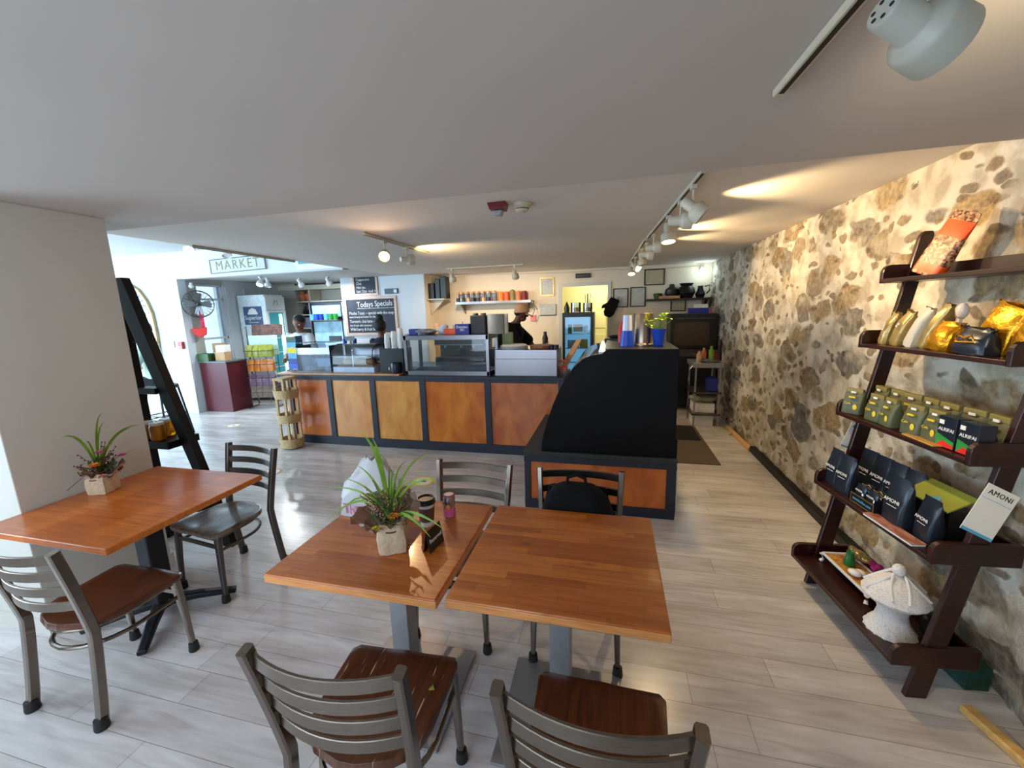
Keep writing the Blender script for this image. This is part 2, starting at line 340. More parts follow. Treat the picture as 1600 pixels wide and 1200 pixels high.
# ------------------------------------------------------------------ mesh helpers
class MB:
    def __init__(s): s.v = []; s.f = []; s.mi = []; s.k = 0
    def add(s, vs, fs, X=None):
        o = len(s.v)
        s.v += [tuple(X @ Vector(p)) if X else tuple(p) for p in vs]
        s.f += [tuple(i + o for i in f) for f in fs]; s.mi += [s.k] * len(fs); return s
    def mat(s, k): s.k = k; return s
    def box(s, x0, x1, y0, y1, z0, z1, X=None):
        return s.add([(x0, y0, z0), (x1, y0, z0), (x1, y1, z0), (x0, y1, z0), (x0, y0, z1), (x1, y0, z1), (x1, y1, z1), (x0, y1, z1)],
                     [(0, 3, 2, 1), (4, 5, 6, 7), (0, 1, 5, 4), (1, 2, 6, 5), (2, 3, 7, 6), (3, 0, 4, 7)], X)
    def cbox(s, c, d, X=None):
        return s.box(c[0] - d[0] / 2, c[0] + d[0] / 2, c[1] - d[1] / 2, c[1] + d[1] / 2, c[2] - d[2] / 2, c[2] + d[2] / 2, X)
    def sweep(s, pts, sec, up=(0, 0, 1), closed=False, cap=True, scales=None, X=None):
        P = [Vector(p) for p in pts]; n = len(P); m = len(sec); vs = []; up = Vector(up)
        for i, p in enumerate(P):
            if closed: t = (P[(i + 1) % n] - P[i - 1])
            else: t = P[min(i + 1, n - 1)] - P[max(i - 1, 0)]
            t.normalize(); sd = t.cross(up)
            if sd.length < 1e-4: sd = t.cross(Vector((0.01, 1, 0)))
            sd.normalize(); u2 = sd.cross(t)
            k = scales[i] if scales else 1
            for a, b2 in sec: vs.append(p + sd * a * k + u2 * b2 * k)
        fs = []
        for i in range(n if closed else n - 1):
            j = (i + 1) % n
            for q in range(m):
                r = (q + 1) % m; fs.append((i * m + q, i * m + r, j * m + r, j * m + q))
        if cap and not closed:
            fs.append(tuple(range(m - 1, -1, -1))); fs.append(tuple((n - 1) * m + q for q in range(m)))
        return s.add(vs, fs, X)
    def tube(s, pts, r, n=10, closed=False, up=(0, 0, 1), scales=None, X=None):
        return s.sweep(pts, [(math.cos(2 * PI * i / n) * r, math.sin(2 * PI * i / n) * r) for i in range(n)], up, closed, True, scales, X)
    def bar(s, pts, a, b2, up=(0, 0, 1), scales=None, closed=False, X=None):
        c = min(a, b2) * 0.18
        a /= 2; b2 /= 2
        return s.sweep(pts, [(-a + c, -b2), (a - c, -b2), (a, -b2 + c), (a, b2 - c), (a - c, b2), (-a + c, b2), (-a, b2 - c), (-a, -b2 + c)], up, closed, True, scales, X)
    def lathe(s, prof, c=(0, 0, 0), n=24, X=None, rx=1, ry=1):
        vs = []; fs = []
        for r, z in prof:
            for i in range(n):
                a = 2 * PI * i / n; vs.append((c[0] + r * rx * math.cos(a), c[1] + r * ry * math.sin(a), c[2] + z))
        for j in range(len(prof) - 1):
            for i in range(n):
                k = (i + 1) % n; fs.append((j * n + i, j * n + k, (j + 1) * n + k, (j + 1) * n + i))
        if prof[0][0] > 1e-5: fs.append(tuple(range(n - 1, -1, -1)))
        if prof[-1][0] > 1e-5: fs.append(tuple((len(prof) - 1) * n + i for i in range(n)))
        return s.add(vs, fs, X)
    def prism(s, poly, lo, hi, plane='xy', X=None):
        n = len(poly)
        def q(a, b2, h): return {'xy': (a, b2, h), 'xz': (a, h, b2), 'yz': (h, a, b2)}[plane]
        vs = [q(a, b2, lo) for a, b2 in poly] + [q(a, b2, hi) for a, b2 in poly]
        return s.add(vs, [tuple(range(n - 1, -1, -1)), tuple(range(n, 2 * n))] + [(i, (i + 1) % n, n + (i + 1) % n, n + i) for i in range(n)], X)
    def ball(s, c, r, n=12, X=None):
        rx, ry, rz = (r, r, r) if not isinstance(r, (tuple, list)) else r
        prof = [(math.sin(PI * i / n), -math.cos(PI * i / n)) for i in range(n + 1)]
        vs = []; fs = []; m = n * 2
        for a, z in prof:
            for i in range(m): vs.append((c[0] + rx * a * math.cos(PI * i / n), c[1] + ry * a * math.sin(PI * i / n), c[2] + rz * z))
        for j in range(n):
            for i in range(m):
                k = (i + 1) % m; fs.append((j * m + i, j * m + k, (j + 1) * m + k, (j + 1) * m + i))
        return s.add(vs, fs, X)
    def blade(s, pts, wd, up=(0, 0, 1), th=0.0015, X=None):
        n = len(pts); sc = [max(0.08, math.sin(PI * (0.12 + 0.86 * i / (n - 1)))) for i in range(n)]
        return s.sweep(pts, [(-wd / 2, 0), (0, -th), (wd / 2, 0), (0, th)], up, False, True, sc, X)
    def build(s, name, mats, parent=None, smooth=False, bevel=0, loc=None, rot=None, kind=None):
        me = bpy.data.meshes.new(name); me.from_pydata(s.v, [], s.f)
        if not isinstance(mats, (list, tuple)): mats = [mats]
        for m in mats: me.materials.append(M[m] if isinstance(m, str) else m)
        if len(mats) > 1: me.polygons.foreach_set('material_index', s.mi)
        bm = bmesh.new(); bm.from_mesh(me); bmesh.ops.remove_doubles(bm, verts=bm.verts, dist=1e-6)
        bmesh.ops.recalc_face_normals(bm, faces=bm.faces); bm.to_mesh(me); bm.free()
        if smooth:
            me.polygons.foreach_set('use_smooth', [True] * len(me.polygons))
            me.set_sharp_from_angle(angle=math.radians(38))
        o = bpy.data.objects.new(name, me); C.objects.link(o)
        if parent: o.parent = parent
        if loc: o.location = loc
        if rot: o.rotation_euler = rot
        if bevel:
            b = o.modifiers.new('bevel', 'BEVEL'); b.width = bevel; b.segments = 2; b.limit_method = 'ANGLE'
        if kind: o['kind'] = kind
        return o
def tag(o, label, cat, group=None):
    o['label'] = label; o['category'] = cat
    if group: o['group'] = group
    return o
def thing(name, label, cat, loc=(0, 0, 0), rz=0, group=None):
    o = bpy.data.objects.new(name, None); C.objects.link(o); o.empty_display_size = 0.05
    o.location = loc; o.rotation_euler = (0, 0, rz); return tag(o, label, cat, group)
def kids(o): return [c for c in bpy.data.objects if c.parent == o]
def copy_tree(o, parent=None):
    c = o.copy(); C.objects.link(c); c.parent = parent
    for ch in kids(o): copy_tree(ch, c)
    return c
def dup(o, label, loc, rz=0, group=None):
    c = copy_tree(o); c.location = loc; c.rotation_euler = (0, 0, rz); c['label'] = label
    if group: c['group'] = group
    return c
def struct(name, mb, m, **k): return mb.build(name, m, kind='structure', **k)
def lettering(name, body, size, mat, parent, loc, rot, ext=0.0008, align='CENTER', sx=1.0, spacing=1.0, line=1.0):
    cu = bpy.data.curves.new(name, 'FONT'); cu.body = body; cu.size = size; cu.extrude = ext; cu.align_x = align; cu.align_y = 'CENTER'
    cu.space_character = spacing; cu.space_line = line; cu.resolution_u = 2
    t = bpy.data.objects.new(name, cu); C.objects.link(t)
    me = bpy.data.meshes.new_from_object(t.evaluated_get(bpy.context.evaluated_depsgraph_get()))
    bpy.data.objects.remove(t); me.materials.clear(); me.materials.append(M[mat]); me.name = name
    o = bpy.data.objects.new(name, me); C.objects.link(o); o.parent = parent; o.location = loc; o.rotation_euler = rot; o.scale = (sx, 1, 1)
    return o
RX = PI / 2      # text or plate standing up, facing -Y
#PART2
# ------------------------------------------------------------------ the room
CE, CN, CL, XW, YF = 2.48, 2.38, 2.92, 1.70, 8.0
XL = -4.15
struct('floor', MB().box(-11, 2.2, -1.8, 10.2, -0.1, 0), 'floor')
# stone wall: irregular relief facing the room
mb = MB(); nY, nZ = 330, 92; y0, y1 = -1.7, YF + 0.1
for i in range(nY + 1):
    for j in range(nZ + 1):
        y = y0 + (y1 - y0) * i / nY; z = CE * j / nZ
        p = Vector((0, y, z))
        d = 0.022 * noise.noise(p * 3.1) + 0.016 * noise.noise(p * 7.3) + 0.008 * noise.noise(p * 19)
        c = noise.cell(p * 1.0) * 0
        if y < 2.0: d += 0.07 * max(0, min(1, (2.0 - y) / 0.5)) * (0.6 + 0.8 * noise.noise(p * 2.3))
        edge = min(1, (CE - z) / 0.12)
        mb.v.append((XW - d * edge, y, z))
mb.f = [(i * (nZ + 1) + j, (i + 1) * (nZ + 1) + j, (i + 1) * (nZ + 1) + j + 1, i * (nZ + 1) + j + 1) for i in range(nY) for j in range(nZ)]
mb.mi = [0] * len(mb.f)
n0 = len(mb.v)
mb.box(XW + 0.1, XW + 0.3, y0, y1, 0, CE)
o = struct('wall_right', mb, 'stone', smooth=True)
# ceilings
struct('ceiling', MB().box(XL, 2.0, 2.25, YF + 0.1, CE, CE + 0.1), 'ceil_lit')
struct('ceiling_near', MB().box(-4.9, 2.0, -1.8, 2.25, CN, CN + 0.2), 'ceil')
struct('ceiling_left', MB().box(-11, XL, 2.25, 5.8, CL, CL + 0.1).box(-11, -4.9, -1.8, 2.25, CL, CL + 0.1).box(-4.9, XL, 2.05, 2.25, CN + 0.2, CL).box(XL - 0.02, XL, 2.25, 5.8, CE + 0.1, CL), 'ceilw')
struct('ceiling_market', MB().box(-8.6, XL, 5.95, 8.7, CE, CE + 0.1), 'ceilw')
struct('trim_1', MB().box(-7.55, XL, 5.8, 5.95, 2.46, CL), 'white')
# far wall with a doorway
DX0, DX1, DZ = -0.95, -0.08, 2.17
struct('wall_far', MB().box(-3.53, DX0, YF, YF + 0.12, 0, CE).box(DX1, XW + 0.1, YF, YF + 0.12, 0, CE).box(DX0, DX1, YF, YF + 0.12, DZ, CE), 'beige')
struct('door_1', MB().box(DX0 - 0.06, DX0, YF - 0.02, YF, 0, DZ + 0.06).box(DX1, DX1 + 0.06, YF - 0.02, YF, 0, DZ + 0.06).box(DX0, DX1, YF - 0.02, YF, DZ, DZ + 0.06), 'paint')
struct('wall_kitchen', MB().box(-1.6, 0.7, 9.6, 9.7, 0, 2.5).box(-1.7, -1.6, YF + .12, 9.7, 0, 2.5).box(0.6, 0.7, YF + .12, 9.7, 0, 2.5).box(-1.7, 0.7, YF + .12, 9.7, 2.5, 2.6), 'yellow')
struct('door_2', MB().box(-0.42, -0.12, 9.52, 9.6, 0, 2.0).box(-0.40, -0.14, 9.5, 9.52, 1.3, 1.9).box(-0.40, -0.14, 9.5, 9.52, 0.2, 1.15), 'yellow')
struct('wall_middle', MB().box(-5.38, -3.53, 7.4, 8.7, 0, CE), 'white')
struct('wall_middle_side', MB().box(-3.535, -3.525, 7.4, YF, 0, CE), 'beige')
struct('wall_market', MB().box(-8.6, -5.38, 8.5, 8.6, 0, CE), 'greywall')
struct('trim_8', MB().box(-7.62, -7.1, 8.1, 8.5, 0, CE), 'greywall')
# market left wall: arch-window wall facing us, then a side wall with a shop window and a white door panel
struct('wall_left', MB().box(-11, -7.55, 5.8, 5.95, 0, CL), 'white')
struct('wall_left_side', MB().box(-7.70, -7.55, 5.95, 6.13, 0, CE).box(-7.70, -7.55, 6.13, 6.68, 0, 0.85).box(-7.70, -7.55, 6.13, 6.68, 2.4, CE), 'greywall')
struct('wall_left_door', MB().box(-7.72, -7.56, 6.68, 8.5, 0, CE).box(-7.56, -7.54, 6.72, 6.78, 0.05, 2.35).box(-7.56, -7.54, 7.15, 7.21, 0.05, 2.35), 'white')
struct('window_1', MB().box(-7.66, -7.63, 6.13, 6.68, 0.85, 2.4), 'glass')
mb = MB()
for z in (0.85, 1.35, 2.1, 2.36): mb.box(-7.66, -7.58, 6.13, 6.68, z, z + 0.035)
mb.box(-7.66, -7.58, 6.13, 6.16, 0.85, 2.4).box(-7.66, -7.58, 6.65, 6.68, 0.85, 2.4)
struct('window_1_frame', mb, 'white')
struct('wall_street', MB().box(-9.2, -9.1, 5.95, 7.8, 0, 3), 'skyglow')
# outer walls of the market room, with big shop windows that let the day in
struct('wall_market_outer', MB().box(-11, -10.8, -1.8, 5.8, 0, 0.6).box(-11, -10.8, -1.8, 5.8, 2.75, CL).box(-11, -10.8, 5.3, 5.8, 0.6, 2.75).box(-11, -10.8, -1.8, 1.1, 0.6, 2.75), 'white')
struct('wall_market_front', MB().box(-11, -4.9, -0.6, -0.4, 0, 0.6).box(-11, -4.9, -0.6, -0.4, 2.75, CL).box(-5.1, -4.9, -0.6, -0.4, 0.6, 2.75).box(-11, -9.7, -0.6, -0.4, 0.6, 2.75), 'white')
# the pillar wall beside the wall table, and the near room's outer walls
struct('wall_pillar', MB().box(-4.9, -3.08, 1.33, 1.99, 0, CN), 'pillar', bevel=0.004)
struct('baseboard_pillar', MB().box(-4.9, -3.065, 1.315, 1.33, 0, 0.09).box(-3.08, -3.065, 1.33, 2.0, 0, 0.09), 'pillar')
struct('wall_near_left', MB().box(-4.9, -4.8, -1.8, -0.9, 0, CN).box(-4.9, -4.8, 1.0, 1.33, 0, CN).box(-4.9, -4.8, -0.9, 1.0, 0, 0.6).box(-4.9, -4.8, -0.9, 1.0, 2.25, CN), 'paint')
struct('wall_back', MB().box(-4.9, -3.9, -1.8, -1.7, 0, CN).box(-0.1, 2.0, -1.8, -1.7, 0, CN).box(-3.9, -0.1, -1.8, -1.7, 0, 0.6).box(-3.9, -0.1, -1.8, -1.7, 2.3, CN), 'paint')
struct('baseboard_right', MB().box(1.635, 1.70, 2.55, 5.17, 0, 0.07), 'blackwood', bevel=0.004)
struct('trim_2', MB().bar([(1.645, 5.17, 0.025), (1.63, 6.1, 0.025)], 0.05, 0.05), 'trimwood')
struct('trim_3', MB().bar([(1.50, 1.86, 0.018), (1.585, 1.50, 0.018), (1.65, 1.2, 0.018)], 0.05, 0.036), 'trimwood')
# thin loose wire along the top of the far wall
wire = [at(x, y, YF - 0.01) for x, y in ((700, 436), (735, 430), (790, 428), (845, 427), (905, 425), (950, 421), (1010, 421), (1060, 418), (1100, 415))]
tag(MB().tube(wire, 0.006, 6).build('cable', 'cream'), 'thin loose cable running along the top of the far wall', 'cable')

# ------------------------------------------------------------------ chairs
def make_chair(seatmat, label, metal='steel', group='ladder-back metal chairs'):
    t = thing('dining_chair', label, 'chair', group=group)
    # saddle seat
    mb = MB(); n = 16; ny = 14
    def half(v):  # half width at depth v in -1(back)..1(front)
        if v < 0: return 0.205 * math.sqrt(max(0.02, 1 - (abs(v) ** 3.2)))
        return 0.205 + 0.012 * v - 0.02 * max(0, (v - 0.85) / 0.15) ** 2
    for i in range(ny + 1):
        v = -1 + 2 * i / ny
        for j in range(n + 1):
            u = -1 + 2 * j / n
            x = u * half(v); y = 0.01 + v * 0.205
            dish = -0.012 * (1 - u * u) * (1 - max(0, v) ** 2) * (1 - max(0, -v) ** 4) + 0.004 * math.exp(-(u * 5) ** 2) * max(0, v)
            mb.v.append((x, y, 0.458 + dish - 0.008 * max(0, (v - .8) * 5) ** 2))
    for i in range(ny):
        for j in range(n): a = i * (n + 1) + j; mb.f.append((a, a + 1, a + n + 2, a + n + 1)); mb.mi.append(0)
    so = mb.build('seat', seatmat, t, smooth=True)
    s = so.modifiers.new('solid', 'SOLIDIFY'); s.thickness = 0.028; s.offset = -1 if True else 1
    bv = so.modifiers.new('bevel', 'BEVEL'); bv.width = 0.006; bv.segments = 2; bv.limit_method = 'ANGLE'
    for sx in (-1, 1):
        # one square tube runs from the rear foot up into the back
        pts = []
        for k in range(15):
            z = 0.02 + 0.84 * k / 14
            if z < 0.43: y = -0.225 + 0.05 * (z / 0.43) ** 0.8
            else: y = -0.175 - 0.075 * ((z - 0.43) / 0.43) ** 1.15
            x = 0.213 - 0.008 * min(1, z / 0.43) + 0.022 * max(0, (z - 0.43) / 0.43)
            pts.append((sx * x, y, z))
        p = MB().bar(pts, 0.030, 0.040, up=(0, 1, 0)).build('back_post', metal, t, smooth=True)
        MB().lathe([(0.0, 0), (0.026, 0), (0.028, 0.006), (0.024, 0.05), (0, 0.051)], (sx * 0.213, -0.225, 0), 12).build('rubber_foot', 'rubber', p, smooth=True)
        q = [(sx * 0.206, 0.195, 0.02), (sx * 0.200, 0.188, 0.22), (sx * 0.192, 0.175, 0.43)]
        f = MB().bar(q, 0.032, 0.032, up=(0, 1, 0), scales=[0.72, 0.9, 1.15]).build('leg', metal, t, smooth=True)
        MB().lathe([(0.0, 0), (0.023, 0), (0.025, 0.006), (0.021, 0.048), (0, 0.049)], (sx * 0.206, 0.195, 0), 12).build('rubber_foot', 'rubber', f, smooth=True)
    # four curved slats
    for k, z in enumerate((0.825, 0.745, 0.665, 0.585)):
        y0_ = -0.175 - 0.075 * ((z - 0.43) / 0.43) ** 1.15; w_ = 0.205 + 0.022 * ((z - 0.43) / 0.43)
        pts = [(w_ * u, y0_ + 0.008 - 0.05 * (1 - u * u), z - 0.004 * (1 - u * u)) for u in [-1 + 2 * i / 12 for i in range(13)]]
        MB().bar(pts, 0.011, 0.042, up=(0, 0, 1)).build('slat', metal, t, smooth=True)
    # hoop under the seat, hoop stretcher and front stretcher
    def hoop(z, w, yf, yb, r): return MB().tube([(w, yf, z), (w, 0.02, z)] + [(w * math.cos(a), 0.0 + (yb) * math.sin(a), z) for a in [PI * i / 12 for i in range(13)]] + [(-w, 0.02, z), (-w, yf, z)], r, 8)
    hoop(0.418, 0.186, 0.17, -0.185, 0.011).build('seat_rim', metal, t, smooth=True)
    hoop(0.335, 0.194, 0.185, -0.19, 0.010).build('stretcher', metal, t, smooth=True)
    MB().bar([(-0.194, 0.181, 0.36), (0.194, 0.181, 0.36)], 0.014, 0.026).build('front_stretcher', metal, t)
    return t
CG = 'ladder-back metal chairs'
ch = make_chair('seatscratch', 'metal ladder-back chair with scratched seat in the foreground, lemon scrap on it')
ch.location = (-0.745, 1.01, 0); ch.rotation_euler.z = math.radians(3)
c1 = dup(ch, 'metal ladder-back chair at bottom centre, plain dark seat facing the bare table', (-0.022, 1.03, 0), math.radians(-1), CG)
c2 = dup(ch, 'metal ladder-back chair nearest the left edge, under the wall table', (-2.355, 1.215, 0), math.radians(1.0), CG)
c3 = dup(ch, 'metal ladder-back chair behind the drink can, its seat under the left square table', (-0.80, 1.93, 0), PI - math.radians(2), CG)
c4 = dup(ch, 'metal ladder-back chair carrying the black backpack', (-0.155, 1.92, 0), PI + math.radians(1), CG)
plainseat = None
for c_ in (c1, c2, c3, c4):
    for k_ in kids(c_):
        if k_.name.startswith('seat') and not k_.name.startswith('seat_rim'):
            if plainseat is None: plainseat = k_.data.copy(); plainseat.materials[0] = M['seat']
            k_.data = plainseat
cg = make_chair('seatgrey', 'dark metal chair with worn streaky seat at far end of wall table', 'darksteel')
cg.location = (-2.50, 1.97, 0); cg.rotation_euler.z = PI - math.radians(7)
sl = MB().prism([(0, 0), (0.02, 0.004), (0.008, 0.018)], 0, 0.006).build('lemon_scrap', 'lime'); sl.location = (-0.60, 1.085, 0.452)
tag(sl, 'tiny yellow green scrap lying on the scratched chair seat', 'scrap')

# ------------------------------------------------------------------ tables
def square_table(x0, x1, y0, y1, topmat, label, colx, coly):
    t = thing('dining_table', label, 'table', ((x0 + x1) / 2, (y0 + y1) / 2, 0), 0, 'square butcher block tables')
    hx, hy = (x1 - x0) / 2, (y1 - y0) / 2; cx, cy = colx - (x0 + x1) / 2, coly - (y0 + y1) / 2
    MB().box(-hx, hx, -hy, hy, 0.712, 0.75).build('tabletop', topmat, t, bevel=0.005)
    MB().box(-hx - 0.001, hx + 0.001, -hy - 0.001, hy + 0.001, 0.7115, 0.743).build('edge_band', 'blockedge', t, bevel=0.004)
    MB().cbox((cx, cy, 0.36), (0.085, 0.085, 0.70)).build('column', 'silver', t, bevel=0.004)
    MB().cbox((cx, cy, 0.705), (0.36, 0.36, 0.012)).build('mounting_plate', 'blackmetal', t)
    MB().cbox((cx, cy, 0.008), (0.50, 0.50, 0.012)).build('base_plate', 'silver', t, bevel=0.003)
    return t
square_table(-1.325, -0.589, 1.16, 1.875, 'blocktop2', 'square butcher block table with the flower pot and coffee cup on it', -0.905, 1.46)
square_table(-0.560, 0.197, 1.175, 1.89, 'blocktop', 'square butcher block table, bare top, nearest the display case', -0.185, 1.47)
t = thing('bistro_table', 'long orange wood table pushed against the cream pillar', 'table', (-2.62, 1.57, 0))
MB().box(-0.44, 0.44, -0.41, 0.435, 0.715, 0.75).build('tabletop', 'walltop', t, bevel=0.005)
MB().cbox((0.0, 0.03, 0.38), (0.10, 0.10, 0.68)).build('column', 'blackmetal', t, bevel=0.01)
MB().cbox((0.0, 0.03, 0.705), (0.3, 0.3, 0.012)).build('mounting_plate', 'blackmetal', t)
for a in (-50, 40, 130, 220):
    a = math.radians(a); d = Vector((math.cos(a), math.sin(a), 0))
    pts = [Vector((0, 0.03, 0.075)) + d * 0.03, Vector((0, 0.03, 0.06)) + d * 0.18, Vector((0, 0.03, 0.022)) + d * 0.37]
    MB().bar(pts, 0.055, 0.04, scales=[1.2, 1.0, 0.8]).build('base_arm', 'blackmetal', t, smooth=True, bevel=0.004)

# ------------------------------------------------------------------ plants in wrapped pots
def wrapped_pot(t, w=0.10, h=0.11, gauze=True, square=True):
    mb = MB(); n = 32; prof = [(0.0, 0), (0.80, 0.0), (0.92, 0.02), (1.0, 0.45), (0.9, 0.85), (0.72, 0.95), (0.95, 1.08), (0.9, 1.06), (0.66, 0.93), (0, 0.88)]
    for j, (r, z) in enumerate(prof):
        for i in range(n):
            a = 2 * PI * i / n
            sq = 1 / max(abs(math.cos(a)), abs(math.sin(a))) if square else 1.0
            k = (1 + (sq - 1) * 0.75) * w / 2 * (1 + 0.05 * math.sin(7 * a + j) + (0.10 * math.sin(11 * a) if j in (5, 6, 7) else 0))
            mb.v.append((r * k * math.cos(a), r * k * math.sin(a), z * h + (0.012 * math.sin(5 * a) if j in (6, 7) else 0)))
    for j in range(len(prof) - 1):
        for i in range(n): k = (i + 1) % n; mb.f.append((j * n + i, j * n + k, (j + 1) * n + k, (j + 1) * n + i)); mb.mi.append(0)
    mb.build('wrapped_pot', 'burlap', t, smooth=True)
    MB().tube([(w * 0.47 * math.cos(a) * (1 + .1 * math.cos(4 * a)), w * 0.47 * math.sin(a) * (1 + .1 * math.cos(4 * a)), h * 0.84) for a in [2 * PI * i / 24 for i in range(24)]], 0.0025, 6, closed=True).build('twine', 'stem', t)
def gauze_frill(t, h, dirs):
    mb = MB(); rnd = random.Random(3)
    for (a, r, up_) in dirs:
        n = 8; base = len(mb.v)
        for i in range(n + 1):
            for j in range(7):
                b = a + (i / n - 0.5) * 1.5; k = j / 6
                rr = 0.03 + r * k; mb.v.append((rr * math.cos(b), rr * math.sin(b), h * 0.9 + up_ * k * k + 0.012 * math.sin(i * 2.1 + j)))
        for i in range(n):
            for j in range(6): q = base + i * 7 + j; mb.f.append((q, q + 7, q + 8, q + 1)); mb.mi.append(0)
    mb.build('gauze_frill', 'gauze', t, smooth=True)
def arc(base, dirv, length, droop, lift, n=9):
    p = Vector(base); out = []
    d = Vector(dirv).normalized()
    for i in range(n):
        k = i / (n - 1)
        out.append(p + d * (length * k * (0.35 + 0.65 * k)) + Vector((0, 0, lift * math.sin(min(1, k * 1.0) * PI * 0.5) - droop * k ** 3)))
    return out
def sprig(mb, p0, p1, n, r=0.0035):
    P0, P1 = Vector(p0), Vector(p1)
    for i in range(n):
        k = i / max(1, n - 1); q = P0.lerp(P1, 0.35 + 0.65 * k) + Vector((random.uniform(-.004, .004), random.uniform(-.004, .004), random.uniform(-.003, .003)))
        mb.ball(q, (r, r, r * 1.6), 4)
def flower(t, name, mat, c, r, n=9, center='yellowp'):
    mb = MB(); c = Vector(c)
    for ring in range(2):
        for i in range(n):
            a = 2 * PI * i / n + ring * 0.4; d = Vector((math.cos(a), math.sin(a), 0.35 + 0.5 * ring))
            pts = [c, c + d * r * 0.5, c + d * r * (1 - 0.25 * ring) + Vector((0, 0, -r * 0.15))]
            mb.blade(pts, r * 0.5, th=0.001)
    mb.ball(c + Vector((0, 0, r * 0.25)), r * 0.22, 6)
    return mb.build(name, mat, t)
# big arrangement on the left square table
t = thing('flower_arrangement', 'grass and bud arrangement in burlap pot on the left square table', 'plant', (-0.905, 1.425, 0.75), 0.5)
wrapped_pot(t, 0.125, 0.125)
gauze_frill(t, 0.125, [(2.6, 0.13, 0.05), (0.9, 0.10, 0.06), (3.4, 0.08, 0.02), (1.7, 0.13, 0.09)])
top = Vector((0, 0, 0.12))
IR = Matrix.Rotation(-0.5, 3, 'Z')
leaves = [((-0.55, 0.25, 0), 0.16, 0.0, 0.36, 0.016), ((-0.42, 0.30, 0), 0.14, -0.01, 0.34, 0.013), ((-0.9, 0.1, 0), 0.34, 0.05, 0.16, 0.010), ((-1, -0.2, 0), 0.27, 0.14, 0.16, 0.013),
          ((-1, -0.05, 0), 0.26, 0.17, 0.18, 0.012), ((-0.9, 0.45, 0), 0.26, 0.0, 0.20, 0.010), ((-0.8, 0.1, 0), 0.25, 0.0, 0.17, 0.009), ((0.55, 0.6, 0), 0.20, 0.0, 0.27, 0.011),
          ((0.2, 0.5, 0), 0.10, 0.0, 0.24, 0.010), ((1, 0.15, 0), 0.20, 0.0, 0.20, 0.013), ((1, -0.15, 0), 0.26, 0.08, 0.10, 0.016), ((1, -0.35, 0), 0.23, 0.10, 0.10, 0.016),
          ((0.05, 0.3, 0), 0.05, 0, 0.22, 0.010), ((-0.2, 0.4, 0), 0.14, 0, 0.20, 0.009), ((0.3, 0.1, 0), 0.12, 0.02, 0.2, 0.009), ((-0.7, -0.3, 0), 0.15, 0.02, 0.13, 0.010)]
for d, ln, dr, li, wd in leaves:
    pts = arc(top, IR @ Vector(d), ln, dr, li)
    MB().blade(pts, wd, up=(0.3, -1, 0.2)).build('grass_blade', 'leaf', t, smooth=True)
mb = MB(); ms = MB()
for i in range(26):
    a = random.uniform(0, 2 * PI); r = random.uniform(0.03, 0.12); hgt = random.uniform(0.08, 0.17)
    p1 = top + Vector((r * math.cos(a), r * math.sin(a), hgt)); ms.tube([top + Vector((0.02 * math.cos(a), 0.02 * math.sin(a), 0)), top.lerp(p1, 0.5) + Vector((0, 0, 0.02)), p1], 0.0015, 4); sprig(mb, top, p1, 7, 0.0028)
ms.build('bud_stems', 'stem', t, kind='stuff'); mb.build('pink_buds', 'pinkbud', t, kind='stuff')
mb = MB()
for i in range(130):
    a = random.uniform(0, 2 * PI); r = random.uniform(0.01, 0.09); p = top + Vector((r * math.cos(a), r * math.sin(a), random.uniform(0.0, 0.12)))
    mb.blade([p, p + Vector((random.uniform(-.015, .015), random.uniform(-.015, .015), 0.01)), p + Vector((random.uniform(-.03, .03), random.uniform(-.03, .03), 0.015))], 0.012)
mb.build('small_leaves', 'leafd', t, kind='stuff')
flower(t, 'yellow_flower', 'yellowp', IR @ Vector((-0.025, -0.075, 0.125)), 0.022)
flower(t, 'orange_flower', 'orangep', IR @ Vector((0.045, -0.05, 0.175)), 0.026)
# arrangement on the wall table
t = thing('flower_arrangement', 'small flower arrangement in burlap pot on the wall table against pillar', 'plant', (-2.935, 1.615, 0.75), 0.35)
wrapped_pot(t, 0.115, 0.11)
gauze_frill(t, 0.12, [(0.6, 0.09, 0.05), (-0.2, 0.08, 0.02), (1.5, 0.06, 0.06), (3.6, 0.06, 0.03)])
top = Vector((0, 0, 0.10))
for d, ln, dr, li, wd in [((0.0, 1, 0), 0.10, 0, 0.36, 0.014), ((-0.3, -0.9, 0), 0.13, 0.02, 0.30, 0.016), ((0.3, 1, 0), 0.26, 0.03, 0.27, 0.016), ((0.35, 1, 0), 0.22, 0.0, 0.24, 0.014), ((0.1, 0.3, 0), 0.08, 0, 0.31, 0.012),
                          ((0.2, -0.4, 0), 0.10, 0, 0.24, 0.012), ((0.5, 1, 0), 0.2, 0, 0.10, 0.006), ((0.5, 0.4, 0), 0.08, 0, 0.18, 0.022)]:
    MB().blade(arc(top, d, ln, dr, li), wd, up=(-1, 0.2, 0.2)).build('grass_blade', 'leaf', t, smooth=True)
mb = MB(); ms = MB()
for i in range(20):
    a = random.uniform(-2.2, 2.2); r = random.uniform(0.03, 0.12); hgt = random.uniform(0.05, 0.19)
    p1 = top + Vector((r * math.cos(a) * .6, r * math.sin(a), hgt)); ms.tube([top, top.lerp(p1, 0.5) + Vector((0, 0, 0.02)), p1], 0.0015, 4); sprig(mb, top, p1, 6)
p1 = top + Vector((0.05, -0.26, 0.02)); ms.tube([top, top + Vector((0.04, -0.12, 0.06)), p1], 0.0018, 4)
ms.build('bud_stems', 'stem', t, kind='stuff'); mb.build('red_buds', 'redp', t, kind='stuff')
mb = MB()
